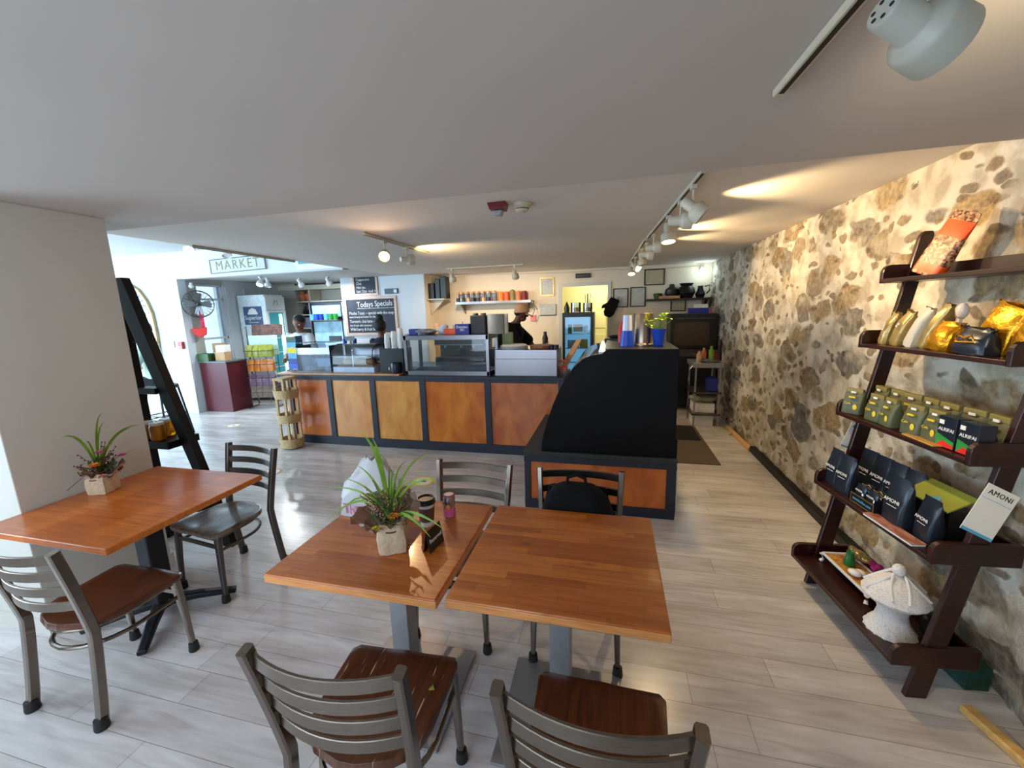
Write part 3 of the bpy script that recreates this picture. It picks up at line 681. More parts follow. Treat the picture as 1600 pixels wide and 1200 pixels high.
for i in range(110):
    a = random.uniform(-1.9, 1.9); r = random.uniform(0.01, 0.10); p = top + Vector((r * math.cos(a) * .7, r * math.sin(a), random.uniform(0.0, 0.11)))
    mb.blade([p, p + Vector((random.uniform(-.01, .015), random.uniform(-.015, .015), 0.01)), p + Vector((random.uniform(-.01, .03), random.uniform(-.03, .03), 0.015))], 0.013)
mb.build('small_leaves', 'leafd', t, kind='stuff')
flower(t, 'orange_flower', 'orangep', (0.045, -0.075, 0.185), 0.034)
flower(t, 'pink_flower', 'pink', (0.06, 0.10, 0.185), 0.03)
flower(t, 'pink_flower', 'pink', (0.02, 0.0, 0.24), 0.026)
flower(t, 'dark_red_flower', 'redp', (0.05, -0.04, 0.125), 0.026)
# thin plastic carrier bag slumped on the table corner behind the pot
mb = MB(); n = 26
prof = [(0.02, 0.0), (0.11, 0.0), (0.135, 0.05), (0.13, 0.12), (0.10, 0.19), (0.06, 0.25), (0.045, 0.29), (0.03, 0.31)]
for j, (r, z) in enumerate(prof):
    for i in range(n):
        a = 2 * PI * i / n; k = r * (1 + 0.16 * math.sin(3 * a + j * 0.9) + 0.08 * math.sin(8 * a - j * 1.7) + 0.05 * math.sin(13 * a + j))
        mb.v.append((k * 1.25 * math.cos(a), k * math.sin(a) * 0.7, z + 0.01 * math.sin(5 * a + j) * (j > 0)))
for j in range(len(prof) - 1):
    for i in range(n): k = (i + 1) % n; mb.f.append((j * n + i, j * n + k, (j + 1) * n + k, (j + 1) * n + i)); mb.mi.append(0)
t = thing('carrier_bag', 'crumpled translucent white plastic bag behind the burlap pot', 'bag', (-1.12, 1.66, 0.751), 0.3)
mb.build('bag_film', 'plasticbag', t, smooth=True)
lettering('pink_lettering', 'ThX', 0.07, 'pink', t, (-0.085, -0.108, 0.09), (RX, 0, -0.5))
# coffee cup
t = thing('coffee_cup', 'takeaway coffee cup with black lid behind the flower pot', 'cup', (-0.845, 1.635, 0.75))
MB().lathe([(0, 0), (0.029, 0), (0.041, 0.118), (0.043, 0.122), (0.040, 0.122), (0, 0.10)], n=28).build('cup_body', 'whiteplastic', t, smooth=True)
MB().lathe([(0.0325, 0.025), (0.0335, 0.025), (0.0405, 0.095), (0.0395, 0.095), (0.0325, 0.025)], n=28).build('sleeve', 'coffee', t, smooth=True)
MB().lathe([(0.043, 0.112), (0.047, 0.114), (0.046, 0.126), (0.042, 0.128), (0.041, 0.138), (0.036, 0.138), (0.034, 0.131), (0, 0.131)], n=28).build('lid', 'black', t, smooth=True)
# can
t = thing('drink_can', 'slim silver and pink drink can beside the coffee cup', 'can', (-0.765, 1.725, 0.75))
MB().lathe([(0, 0), (0.024, 0), (0.029, 0.008), (0.029, 0.105), (0.027, 0.115), (0.027, 0.117), (0, 0.117)], n=28).build('can_body', 'foil', t, smooth=True)
MB().lathe([(0.0293, 0.01), (0.0295, 0.01), (0.0295, 0.055), (0.0293, 0.055)], n=28).build('printed_band', 'pink', t, smooth=True)
MB().lathe([(0, 0.1165), (0.0225, 0.1165), (0.0225, 0.119), (0, 0.119)], n=24).build('silver_top', 'paper', t)
MB().tube([(0.0255 * math.cos(2 * PI * i / 28), 0.0255 * math.sin(2 * PI * i / 28), 0.1175) for i in range(28)], 0.0035, 8, closed=True).build('red_rim', 'red', t, smooth=True)
MB().ball((0.004, -0.0275, 0.062), (0.012, 0.004, 0.013), 8).build('orange_fruit_print', 'orangep', t, smooth=True)
lettering('can_lettering', 'Sparkling', 0.012, 'darkcloth', t, (-0.004, -0.0298, 0.085), (RX, 0, 0))
# little black tent sign
t = thing('table_sign', 'small black folded table sign with white script beside the cup', 'sign', (-0.735, 1.47, 0.75), math.radians(82))
mb = MB().prism([(-0.018, 0.0), (-0.015, 0.0), (0.0, 0.088), (0.0, 0.092)], -0.055, 0.055, 'yz').prism([(0.018, 0.0), (0.015, 0.0), (0.0, 0.088), (0.0, 0.092)], -0.055, 0.055, 'yz')
mb.build('folded_card', 'black', t)
lettering('script_lettering', 'Reserved', 0.024, 'chalkw', t, (0, -0.0115, 0.045), (RX - 0.19, 0, 0))

# black backpack hanging over the chair
t = thing('backpack', 'black fabric backpack sitting on the chair before the display case', 'bag', (-0.165, 2.0, 0.47)); t.scale = (1.12, 0.95, 1.14)
mb = MB(); n = 24; m = 16
for j in range(m + 1):
    v = -PI / 2 + PI * j / m
    for i in range(n):
        a = 2 * PI * i / n; cx = abs(math.cos(a)) ** 0.7 * (1 if math.cos(a) > 0 else -1); sy = abs(math.sin(a)) ** 0.7 * (1 if math.sin(a) > 0 else -1)
        cv = math.cos(v) ** 0.55 if math.cos(v) > 0 else 0; sv = abs(math.sin(v)) ** 0.8 * (1 if v > 0 else -1)
        wob = 1 + 0.04 * math.sin(5 * a + 3 * v)
        mb.v.append((0.17 * cx * cv * wob * (1 - 0.12 * max(0, sv)), 0.11 * sy * cv * wob, 0.165 + 0.165 * sv))
for j in range(m):
    for i in range(n): k = (i + 1) % n; mb.f.append((j * n + i, j * n + k, (j + 1) * n + k, (j + 1) * n + i)); mb.mi.append(0)
mb.build('bag_body', 'softblack', t, smooth=True)
MB().prism([(-0.11, 0.02), (0.11, 0.02), (0.12, 0.14), (0.07, 0.19), (-0.07, 0.19), (-0.12, 0.14)], -0.135, -0.10, 'xz').build('front_pocket', 'softblack', t, bevel=0.015, smooth=True)
MB().tube([(-0.045, 0, 0.315), (-0.04, 0, 0.36), (0, 0, 0.375), (0.04, 0, 0.36), (0.045, 0, 0.315)], 0.008, 8).build('carry_loop', 'softblack', t, smooth=True)
for s in (-1, 1):
    MB().bar([(s * 0.08, 0.03, 0.31), (s * 0.13, 0.10, 0.28), (s * 0.165, 0.10, 0.15), (s * 0.15, 0.05, 0.04)], 0.03, 0.012).build('shoulder_strap', 'softblack', t, smooth=True)
MB().cbox((0.05, -0.137, 0.085), (0.018, 0.003, 0.01)).build('zip_pull', 'yellowtxt', t)

# ------------------------------------------------------------------ black ladder shelf beyond the pillar, jars of honey on it
t = thing('ladder_shelf', 'tall black A-shaped ladder shelf standing beside the pillar', 'shelf', (-3.35, 2.28, 0))
MB().prism([(-0.25, 0.0), (-0.13, 0.0), (-0.155, 1.86), (-0.20, 2.06), (-0.27, 2.06)], -0.03, 0.03, 'xz').build('left_rail', 'blackwood', t, bevel=0.004)
MB().prism([(0.43, 0.0), (0.52, 0.0), (0.335, 0.66), (-0.05, 1.95), (-0.09, 2.06), (-0.20, 2.06), (-0.155, 1.86), (0.245, 0.66)], -0.03, 0.03, 'xz').build('right_rail', 'blackwood', t, bevel=0.004)
def rung(z, th, dep, nm='shelf_board'):
    xl = -0.14; xr = 0.245 - 0.333 * (z - 0.66)
    MB().box(xl, xr + 0.01, -dep / 2, dep / 2, z - th, z).build(nm, 'blackwood', t, bevel=0.003)
rung(0.86, 0.055, 0.24); rung(1.25, 0.045, 0.10); rung(1.60, 0.014, 0.03, 'rung'); rung(0.35, 0.05, 0.16)
def jar(label, loc, g='honey jars on the black ladder shelf'):
    j = thing('honey_jar', label, 'jar', loc, 0, g)
    MB().lathe([(0, 0), (0.046, 0), (0.050, 0.012), (0.050, 0.10), (0.042, 0.115), (0, 0.115)], n=20).build('jar_body', 'honey', j, smooth=True)
    MB().lathe([(0, 0.113), (0.045, 0.113), (0.045, 0.132), (0, 0.133)], n=20).build('lid', 'whiteplastic', j, smooth=True)
    return j
j = jar('honey jar on ladder shelf nearest the pillar, front row', (-3.435, 2.225, 0.861))
dup(j, 'honey jar in the middle of the ladder shelf front row', (-3.32, 2.22, 0.861))
dup(j, 'honey jar behind the others on the ladder shelf', (-3.37, 2.325, 0.861))
# ------------------------------------------------------------------ leaning mahogany rack on the stone wall side
RK = Vector((1.215, 1.88, 0)); RA = math.radians(6.2)
RM = Matrix.Translation(RK) @ Matrix.Rotation(RA, 4, 'Z')
def rk(x, y, z): return RM @ Vector((x, y, z))
t = thing('display_rack', 'leaning dark mahogany five-shelf rack against the stone wall', 'shelf', RK, RA)
LEN = 0.785
SH = [(0.0, 0.17, 0.34), (0.085, 0.665, 0.33), (0.16, 1.095, 0.30), (0.235, 1.49, 0.25), (0.30, 1.84, 0.20)]   # front x, underside z, depth
def postx(z): return 0.085 + 0.172 * z
for k, yy in enumerate((-0.005, LEN - 0.022)):
    top = 2.10 if k else 2.06
    pl = [(postx(0), 0), (postx(0) + 0.085, 0), (postx(top) + 0.068, top - 0.02), (postx(top) + 0.06, top), (postx(top) + 0.02, top), (postx(top) + 0.002, top - 0.03)]
    MB().prism(pl, yy, yy + 0.027, 'xz').build('side_post', 'mahog', t, bevel=0.004)
for i, (x0, z0, dp) in enumerate(SH):
    x1 = x0 + dp
    MB().box(x0, x1, 0.0, LEN, z0, z0 + 0.022).build('shelf_board', 'mahog', t, bevel=0.003)
    MB().box(x1 - 0.014, x1, 0.0, LEN, z0 + 0.02, z0 + 0.085).build('back_rail', 'mahog', t, bevel=0.003)
    for yy in (-0.014, LEN - 0.012):
        r = 0.04
        pl = [(x0, z0 - 0.002), (x1, z0 - 0.002), (x1, z0 + 0.095), (x0 + r, z0 + 0.095)] + [(x0 + r - r * math.sin(a), z0 + 0.095 - r + r * math.cos(a)) for a in (0.4, 0.8, 1.2, 1.57)]
        MB().prism(pl, yy, yy + 0.026, 'xz').build('end_bracket', 'mahog', t, bevel=0.004)

def pouch_bm(w, d, h, fold=0.0, gus=True):
    # a standing pouch: wide base, flat crimped top
    mb = MB(); n = 20
    lv = [(0.0, 1.0, 1.0), (0.04, 1.03, 1.05), (0.35, 1.02, 0.95), (0.6, 0.98, 0.72), (0.8, 0.97, 0.35), (0.9, 0.97, 0.10), (1.0, 0.96, 0.05)]
    for z, kw, kd in lv:
        for i in range(n):
            a = 2 * PI * i / n; ca, sa = math.cos(a), math.sin(a)
            x = w / 2 * kw * (abs(ca) ** 0.45) * (1 if ca >= 0 else -1); y = d / 2 * kd * (abs(sa) ** 0.5) * (1 if sa >= 0 else -1)
            mb.v.append((x, y + 0.003 * math.sin(z * 17 + i), z * h))
    for j in range(len(lv) - 1):
        for i in range(n): k = (i + 1) % n; mb.f.append((j * n + i, j * n + k, (j + 1) * n + k, (j + 1) * n + i)); mb.mi.append(0)
    mb.f.append(tuple(range(n - 1, -1, -1))); mb.mi.append(0); mb.f.append(tuple((len(lv) - 1) * n + i for i in range(n))); mb.mi.append(0)
    return mb
FACE = RA - PI / 2     # things whose front (-Y side) looks into the room (-x of the rack)
# top shelf: orange nut bag leaning on the far bracket
t = thing('nut_bag', 'orange and nut-printed bag leaning on the top shelf of the rack', 'bag', rk(0.375, 0.60, 1.865), FACE)
t.rotation_euler = (math.radians(-8), math.radians(22), FACE + 0.15)
NUTBAG = t
def nutmat():
    m, nt, b = newmat('nut print'); v = coords(nt, (1, 1, 1)); vo = N(nt, 'ShaderNodeTexVoronoi', Scale=110.0); L(nt, v, vo.inputs['Vector'])
    sc = N(nt, 'ShaderNodeSeparateColor'); L(nt, vo.outputs['Color'], sc.inputs[0])
    r = ramp(nt, sc.outputs[0], [(0.0, rgb(50, 26, 16)), (0.4, rgb(120, 64, 34)), (0.7, rgb(206, 160, 110)), (1.0, rgb(150, 60, 40))])
    L(nt, r.outputs[0], b.inputs['Base Color']); b.inputs['Roughness'].default_value = 0.4; return m
M['nuts'] = nutmat()
mb = pouch_bm(0.135, 0.05, 0.30)
nb_ = mb.build('bag_body', ['nuts'], NUTBAG, smooth=True)
def bandmat():
    nt = M['nuts'].node_tree; b = nt.nodes['Principled BSDF']; src = b.inputs['Base Color'].links[0].from_socket
    v = coords(nt, (1, 1, 1)); sp = N(nt, 'ShaderNodeSeparateXYZ'); L(nt, v, sp.inputs[0])
    O_ = rgb(226, 84, 28); mr = N(nt, 'ShaderNodeMapRange'); mr.inputs['From Max'].default_value = 0.30; L(nt, sp.outputs[2], mr.inputs[0])
    r = ramp(nt, mr.outputs[0], [(0.0, (0, 0, 0, 1)), (0.05, (1, 1, 1, 1)), (0.19, (0, 0, 0, 1)), (0.62, (1, 1, 1, 1)), (0.86, (0, 0, 0, 1))]); r.color_ramp.interpolation = 'CONSTANT'
    L(nt, mix(nt, r.outputs[0], src, O_), b.inputs['Base Color'])
bandmat()
# second shelf: gold gift bags
def gift(name, label, x, y, z, w, d, h, mat, lean=0, extra=None, turn=0, g=None):
    t = thing(name, label, 'bag', rk(x, y, z), FACE + turn, g)
    t.rotation_euler = (0, lean, FACE + turn)
    mb = MB(); n = 22; rnd = random.Random(int(x * 1000 + y * 777))
    lv = [(0.0, 1.0, 1.0), (0.1, 1.06, 1.1), (0.4, 1.0, 1.05), (0.7, 0.92, 0.8), (0.85, 0.86, 0.45), (0.93, 0.75, 0.3), (1.0, 0.95, 0.25)]
    for z_, kw, kd in lv:
        for i in range(n):
            a = 2 * PI * i / n; ca, sa = math.cos(a), math.sin(a); j_ = 1 + rnd.uniform(-.07, .07)
            mb.v.append((w / 2 * kw * j_ * abs(ca) ** 0.6 * (1 if ca >= 0 else -1), d / 2 * kd * j_ * abs(sa) ** 0.6 * (1 if sa >= 0 else -1), z_ * h + (rnd.uniform(-.008, .008) if z_ == 1 else 0)))
    for j in range(len(lv) - 1):
        for i in range(n): k = (i + 1) % n; mb.f.append((j * n + i, j * n + k, (j + 1) * n + k, (j + 1) * n + i)); mb.mi.append(0)
    mb.f.append(tuple(range(n - 1, -1, -1))); mb.mi.append(0); mb.f.append(tuple((len(lv) - 1) * n + i for i in range(n))); mb.mi.append(0)
    mb.build('bag_body', mat, t, smooth=True)
    return t
z2 = 1.513
gg = 'gold gift bags on the rack'
t = gift('gift_bag', 'slim pale gold gift bag at the far end of the gold bags', 0.335, 0.72, z2, 0.055, 0.09, 0.17, 'goldpale', 0.22, g=gg)
lettering('bag_lettering', 'Roma', 0.02, 'whiteplastic', t, (0.0, -0.05, 0.10), (RX, -PI/2, 0))
t = gift('gift_bag', 'pale gold gift bag second from the far end of the gold bags', 0.335, 0.635, z2, 0.065, 0.09, 0.18, 'goldpale', 0.24, g=gg)
lettering('bag_lettering', 'Fig', 0.022, 'whiteplastic', t, (0.0, -0.05, 0.11), (RX, -PI/2, 0))
gift('gift_bag', 'cream striped gift bag in the middle of the gold bags', 0.335, 0.545, z2, 0.06, 0.095, 0.20, 'cream', 0.30, g=gg)
gift('gift_bag', 'rose gold gift bag beside the bright foil packs', 0.345, 0.475, z2, 0.05, 0.09, 0.22, 'goldpale', 0.34, g=gg)
gift('gift_bag', 'bright crumpled gold foil pack in the centre of the second shelf', 0.335, 0.385, z2, 0.12, 0.11, 0.13, 'gold', 0.2, g=gg)
gift('gift_bag', 'tall gold foil pack behind the black ribboned pouch', 0.37, 0.21, z2, 0.15, 0.08, 0.21, 'gold', 0.28, g=gg)
gift('gift_bag', 'gold foil pack at the near end of the second shelf', 0.36, 0.07, z2, 0.11, 0.08, 0.20, 'gold', 0.22, g=gg)
t = gift('ribboned_pouch', 'shiny black pouch with gold bow in front of gold foil packs', 0.295, 0.20, z2, 0.15, 0.08, 0.11, 'slatepouch', 0.1)
MB().tube([(0.0, -0.045, 0.07), (0.03, -0.055, 0.085), (0.045, -0.05, 0.06), (0.01, -0.048, 0.055), (-0.03, -0.055, 0.05), (-0.04, -0.05, 0.08), (0.0, -0.045, 0.068)], 0.004, 6).build('gold_bow', 'gold', t, smooth=True)
for i, (x, y, r, lb) in enumerate(((0.41, 0.50, 0.02, 'gold wrapped bow tip behind the rose gold bag'), (0.42, 0.43, 0.022, 'white wrapped bow tip above the crumpled gold pack'))):
    s_ = MB().ball((0, 0, 0.10), r, 8).tube([(0, 0, 0), (0, 0, 0.1)], 0.006, 6)
    o = s_.build('wrapped_candy', 'gold' if i == 0 else 'porcelain', smooth=True); o.location = rk(x, y, z2); o.scale = (1, 1, 1.75); tag(o, lb, 'candy')
# third shelf: olive coffee pouches in rows, black boxes, magazine
z3 = 1.1185
def coffee(label, x, y, turn=0, s=1.0, first=[None]):
    g = 'olive coffee pouches on the third shelf'
    if first[0] is None:
        t = thing('coffee_pouch', label, 'pouch', rk(x, y, z3), FACE + turn, g); first[0] = t
        pouch_bm(0.098, 0.07, 0.142).build('pouch_body', 'olive', t, smooth=True)
        MB().box(-0.041, 0.041, -0.012, 0.012, 0.118, 0.142).build('folded_top', 'olivetop', t, bevel=0.003)
        MB().box(-0.014, 0.018, -0.0345, -0.028, 0.092, 0.101).build('price_sticker', 'yellowtxt', t)
        lettering('yellow_lettering', 'Cafe', 0.019, 'yellowtxt', t, (-0.016, -0.038, 0.060), (RX, 0, 0))
        MB().ball((0.022, -0.037, 0.042), (0.011, 0.002, 0.016), 6).build('cup_emblem', 'yellowtxt', t)
        MB().box(-0.012, 0.012, -0.021, -0.017, 0.118, 0.128).build('white_label', 'paper', t)
        return t
    t = dup(first[0], label, rk(x, y, z3), FACE + turn, g); t.scale = (s, s, s); return t
fr = [(0.215, 0.735, 0.5, 'far end'), (0.225, 0.575, 0.1, 'second from the far end'), (0.222, 0.475, -0.1, 'third from the far end'), (0.225, 0.335, 0.1, 'fourth from the far end'), (0.235, 0.235, 0.0, 'beside the black boxes')]
for x, y, tn, lb in fr: coffee('olive coffee pouch in the front row, ' + lb, x, y, tn)
for i, (y, lb) in enumerate(((0.71, 'behind the far end pouch'), (0.60, 'second from the far end'), (0.50, 'third from the far end'), (0.40, 'fourth from the far end'), (0.30, 'behind the front pouch by the boxes'), (0.19, 'behind the first black box'), (0.08, 'nearest the camera'))):
    coffee('olive coffee pouch in the back row, ' + lb, 0.335 + 0.005 * (i % 2), y, 0.1 * (i % 3 - 1), 1.12)
def nutbox(label, y):
    t = thing('snack_box', label, 'box', rk(0.225, y, z3), FACE, 'black snack boxes on the third shelf')
    MB().box(-0.042, 0.042, -0.03, 0.03, 0, 0.135).build('carton', 'slatepouch', t, bevel=0.002)
    MB().prism([(-0.041, 0.004), (0.041, 0.004), (0.041, 0.032), (0.0, 0.045), (-0.041, 0.058)], -0.0312, -0.030, 'xz').build('green_print', 'greenprint', t)
    MB().prism([(-0.041, 0.003), (0.041, 0.003), (0.041, 0.016), (-0.01, 0.030)], -0.032, -0.0312, 'xz').build('red_print', 'brightred', t)
    lettering('box_lettering', 'ALRIFAI', 0.021, 'paper', t, (0, -0.0312, 0.078), (RX, 0, 0))
    MB().box(-0.036, -0.014, -0.0312, -0.030, 0.10, 0.118).build('white_label', 'paper', t)
    return t
nutbox('black box with green print and white brand word, beside the olive pouches', 0.145)
nutbox('black box with green print, nearest the rack end bracket', 0.05)
o = MB().box(-0.10, 0.10, -0.045, 0.045, 0, 0.006).build('magazine', 'lime', bevel=0.001); o.location = rk(0.205, 0.235, z3); o.rotation_euler = (0, 0, RA + PI / 2 - 0.06)
o.location = rk(0.212, 0.235, z3); tag(o, 'flat food leaflet lying at the front edge of the third shelf', 'leaflet')
M['leaflet'] = wood('leaflet print', (186, 170, 90), (206, 120, 60), 0.4, (3, 9, 3)); o.data.materials[0] = M['leaflet']
o.scale = (0.9, 0.62, 1); o.location = rk(0.192, 0.24, z3)
# fourth shelf: black pouches, gift box, cards
z4 = 0.6885
def amoni(label, x, y, s=1.0, turn=0, first=[None], g='black standing pouches on the fourth shelf'):
    if first[0] is None:
        t = thing('black_pouch', label, 'pouch', rk(x, y, z4), FACE + turn, g); first[0] = t
        pouch_bm(0.112, 0.07, 0.21).build('pouch_body', 'slatepouch', t, smooth=True)
        lettering('pouch_lettering', 'AMONI', 0.024, 'paper', t, (0, -0.037, 0.108), (RX, 0, 0))
        MB().box(-0.025, 0.025, -0.036, -0.034, 0.083, 0.085).build('fine_print_line', 'paper', t)
        return t
    t = dup(first[0], label, rk(x, y, z4), FACE + turn, g); t.scale = (s, s, s); return t
amoni('black pouch with white lettering at the far end of the fourth shelf', 0.165, 0.735)
amoni('glossy black pouch with white lettering, second from the far end, front row', 0.155, 0.625, 1.0, 0.1)
amoni('large black pouch with white lettering in front of the green box', 0.165, 0.275, 1.1, 0.05)
amoni('black pouch with white lettering beside the big white card, low and dark', 0.185, 0.135, 0.95, -0.1)
for y, lb in ((0.68, 'between the two far front pouches'), (0.575, 'second from the far end'), (0.475, 'behind the bowed packs'), (0.375, 'behind the small foil packs')):
    amoni('black pouch in the back row, ' + lb, 0.30, y, 1.08, 0.05)
t = thing('display_box', 'black display box with small web lettering on the fourth shelf', 'box', rk(0.155, 0.435, z4), FACE)
MB().box(-0.085, 0.085, -0.045, -0.042, 0, 0.055).box(-0.085, 0.085, 0.042, 0.045, 0, 0.09).box(-0.085, -0.082, -0.045, 0.045, 0, 0.075).box(0.082, 0.085, -0.045, 0.045, 0, 0.075).box(-0.085, 0.085, -0.045, 0.045, 0, 0.003).build('tray', 'black', t)
MB().box(-0.083, 0.083, -0.0456, -0.0448, 0.003, 0.006).box(-0.083, 0.083, -0.0456, -0.0448, 0.049, 0.052).box(-0.083, -0.080, -0.0456, -0.0448, 0.003, 0.052).box(0.080, 0.083, -0.0456, -0.0448, 0.003, 0.052).build('gold_border', 'goldpale', t)
lettering('web_lettering', 'amonicoffee.com', 0.019, 'skyblue', t, (0, -0.0458, 0.027), (RX, 0, 0))
def minipack(label, x, y, bow):
    t = thing('mini_pack', label, 'pack', rk(x, y, z4 + 0.0035), FACE, 'small packs in the black display box')
    pouch_bm(0.068, 0.032, 0.105).build('pack_body', 'slatepouch', t, smooth=True)
    lettering('pack_lettering', 'AMONI', 0.015, 'paper', t, (0, -0.0178, 0.072), (RX, 0, 0))
    if bow: MB().tube([(-0.03, -0.02, 0.098), (0.0, -0.022, 0.10), (0.02, -0.022, 0.112), (0.03, -0.02, 0.10), (0.0, -0.022, 0.098), (0.035, -0.02, 0.085)], 0.003, 6).build('gold_bow', 'goldpale', t, smooth=True)
    else: MB().ball((0.026, -0.014, 0.05), (0.008, 0.006, 0.022), 6).build('foil_corner', 'foil', t, smooth=True)
    return t
minipack('small black foil pack in display box, far front', 0.135, 0.475, False)
minipack('small black foil pack in display box, near front', 0.135, 0.395, False)
minipack('small black pack with gold bow in display box, far back', 0.172, 0.475, True)
minipack('small black pack with gold bow in display box, near back', 0.172, 0.395, True)
t = thing('lime_box', 'open lime green and black gift box with lid tilted up', 'box', rk(0.285, 0.21, z4), FACE)
MB().box(-0.10, 0.10, -0.05, 0.05, 0, 0.15).build('box_body', 'black', t, bevel=0.002)
MB().box(-0.115, 0.115, 0.0, 0.13, 0, 0.006, Matrix.Translation((0, -0.075, 0.15)) @ Matrix.Rotation(math.radians(28), 4, 'X')).build('lid', 'lime', t)
MB().lathe([(0, 0.007), (0.022, 0.007), (0.022, 0.008), (0, 0.008)], n=20, X=Matrix.Translation((0, -0.075, 0.15)) @ Matrix.Rotation(math.radians(28), 4, 'X') @ Matrix.Translation((0.02, 0.03, 0))).build('round_seal', 'skyblue', t)
def card(label, loc, rot, w, h):
    t = thing('price_card', label, 'card', loc, 0); t.rotation_euler = rot
    MB().box(-w / 2, w / 2, -0.001, 0.001, 0, h).build('card_sheet', 'paper', t)
    MB().box(-w / 2, w / 2, -0.0016, -0.001, 0.0, h * 0.06).build('blue_stripe', 'skyblue', t); MB().box(-w * 0.46, w * 0.46, -0.0016, -0.001, h * 0.72, h * 0.728).build('thin_rule', 'skyblue', t)
    lettering('card_lettering', 'AMONI', w * 0.215, 'darkcloth', t, (0, -0.0014, h * 0.86), (RX, 0, 0), spacing=1.12)
    return t
card('large white brand card fixed at the near end of the fourth shelf', Vector((1.345, 1.765, 0.868)), (math.radians(-6), math.radians(27), 0.12), 0.125, 0.195)
card('white brand card at the far end of the fourth shelf, before stones', Vector((1.40, 2.74, 0.872)), (math.radians(-6), math.radians(22), 0.1), 0.095, 0.155)
t = thing('notebook', 'slim pink and brown notebook on the front edge of fourth shelf', 'notebook', rk(0.105, 0.235, z4 - 0.001), RA + PI / 2 + 0.03)
MB().box(-0.155, 0.125, -0.028, 0.03, 0.0, 0.009).build('pages', 'paper', t)
MB().box(-0.157, 0.127, -0.030, 0.032, 0.009, 0.012).build('cover', wood('pink brown cover', (190, 150, 140), (150, 70, 40), 0.35, (6, 14, 4)), t)
# bottom shelf: footed tray with little things, crocheted pot, black teapot
z5 = 0.1925
t = thing('footed_tray', 'white footed rectangular tray with yellow pattern on the bottom shelf', 'tray', rk(0.205, 0.525, z5), RA)
mb = MB(); hx, hy, zt = 0.075, 0.185, 0.055
mb.box(-hx, hx, -hy, hy, zt - 0.008, zt)
for s in (-1, 1):
    mb.bar([(s * hx, -hy, zt + .002), (s * hx, hy, zt + .002)], 0.012, 0.014); mb.bar([(-hx, s * hy, zt + .002), (hx, s * hy, zt + .002)], 0.012, 0.014)
mb.build('tray_rim', 'porcelain', t, smooth=True)
for sx in (-1, 1):
    for sy in (-1, 1):
        MB().tube([(sx * (hx + .003), sy * (hy + .003), zt), (sx * (hx - .002), sy * (hy - .005), 0.025), (sx * (hx + 0.004), sy * (hy + 0.004), 0.006)], 0.009, 8, scales=[1.5, 0.8, 1.2]).build('foot', 'porcelain', t, smooth=True)
M['amberprint'] = wood('amber leaf print', (196, 150, 60), (150, 84, 24), 0.3, (10, 10, 10), contrast=2)
MB().box(-hx + 0.006, hx - 0.006, -hy + 0.006, hy - 0.006, zt, zt + 0.001).build('printed_panel', 'amberprint', t)
zt5 = z5 + 0.0565
def small(name, label, cat, x, y, z, mb, m, rz=0, g=None, smooth=True):
    o = mb.build(name, m, smooth=smooth); o.location = rk(x, y, z); o.rotation_euler.z = RA + rz; tag(o, label, cat, g); return o
small('bud_vase', 'slim green glass vase standing on the footed tray', 'vase', 0.205, 0.60, zt5, MB().lathe([(0, 0), (0.026, 0.0), (0.030, 0.02), (0.020, 0.05), (0.017, 0.075), (0.019, 0.085), (0.015, 0.085), (0, 0.07)]), plain('green glaze', (30, 110, 50), 0.2, var=0.2))
small('spoon_rest', 'white porcelain spoon rest on the tray in front of green vase', 'dish', 0.17, 0.50, zt5, MB().ball((0, 0, 0.018), (0.024, 0.034, 0.018), 10).ball((0.035, -0.005, 0.016), (0.018, 0.028, 0.015), 8), 'porcelain', 0.4)
small('shell_ornament', 'gold and cream shell cluster behind the green vase', 'ornament', 0.265, 0.62, zt5, MB().ball((0, 0, 0.05), (0.035, 0.05, 0.03), 8).ball((0, -0.05, 0.06), (0.025, 0.03, 0.02), 8).ball((0, 0.05, 0.055), (0.02, 0.03, 0.02), 8), M['goldpale'], 0)
small('ring_cup', 'small white cup with ring handle beside the crocheted pot', 'cup', 0.26, 0.44, zt5, MB().lathe([(0, 0), (0.022, 0), (0.030, 0.04), (0.027, 0.04), (0, 0.01)]).tube([(0.028 + 0.014 * math.cos(a), 0, 0.024 + 0.014 * math.sin(a)) for a in [2 * PI * i / 12 for i in range(12)]], 0.004, 6, closed=True), 'porcelain')
small('dark_jug', 'small dark glazed jug on the tray near the crocheted pot', 'jug', 0.215, 0.40, zt5, MB().lathe([(0, 0), (0.03, 0), (0.036, 0.02), (0.022, 0.05), (0.026, 0.07), (0.02, 0.07), (0, 0.02)]), 'black')
small('silk_flowers', 'magenta and green silk flowers at the back of the bottom shelf', 'flowers', 0.295, 0.53, z5, MB().ball((0, 0.03, 0.10), (0.022, 0.025, 0.016), 5).ball((0.0, -0.02, 0.11), (0.02, 0.02, 0.014), 5).ball((-0.01, 0.0, 0.09), (0.016, 0.02, 0.014), 5).tube([(0, 0, 0), (0, 0.01, 0.1)], 0.01, 6), plain('magenta silk', (190, 40, 120), 0.7))
small('red_gift', 'dark red wrapped gift at the back of the bottom shelf', 'gift', 0.30, 0.655, z5, MB().box(-0.018, 0.018, -0.06, 0.06, 0, 0.085), M['redp'], smooth=False)
t = thing('crochet_pot', 'white crocheted pedestal pot with knobbed lid on the bottom shelf', 'pot', rk(0.125, 0.175, z5), RA)
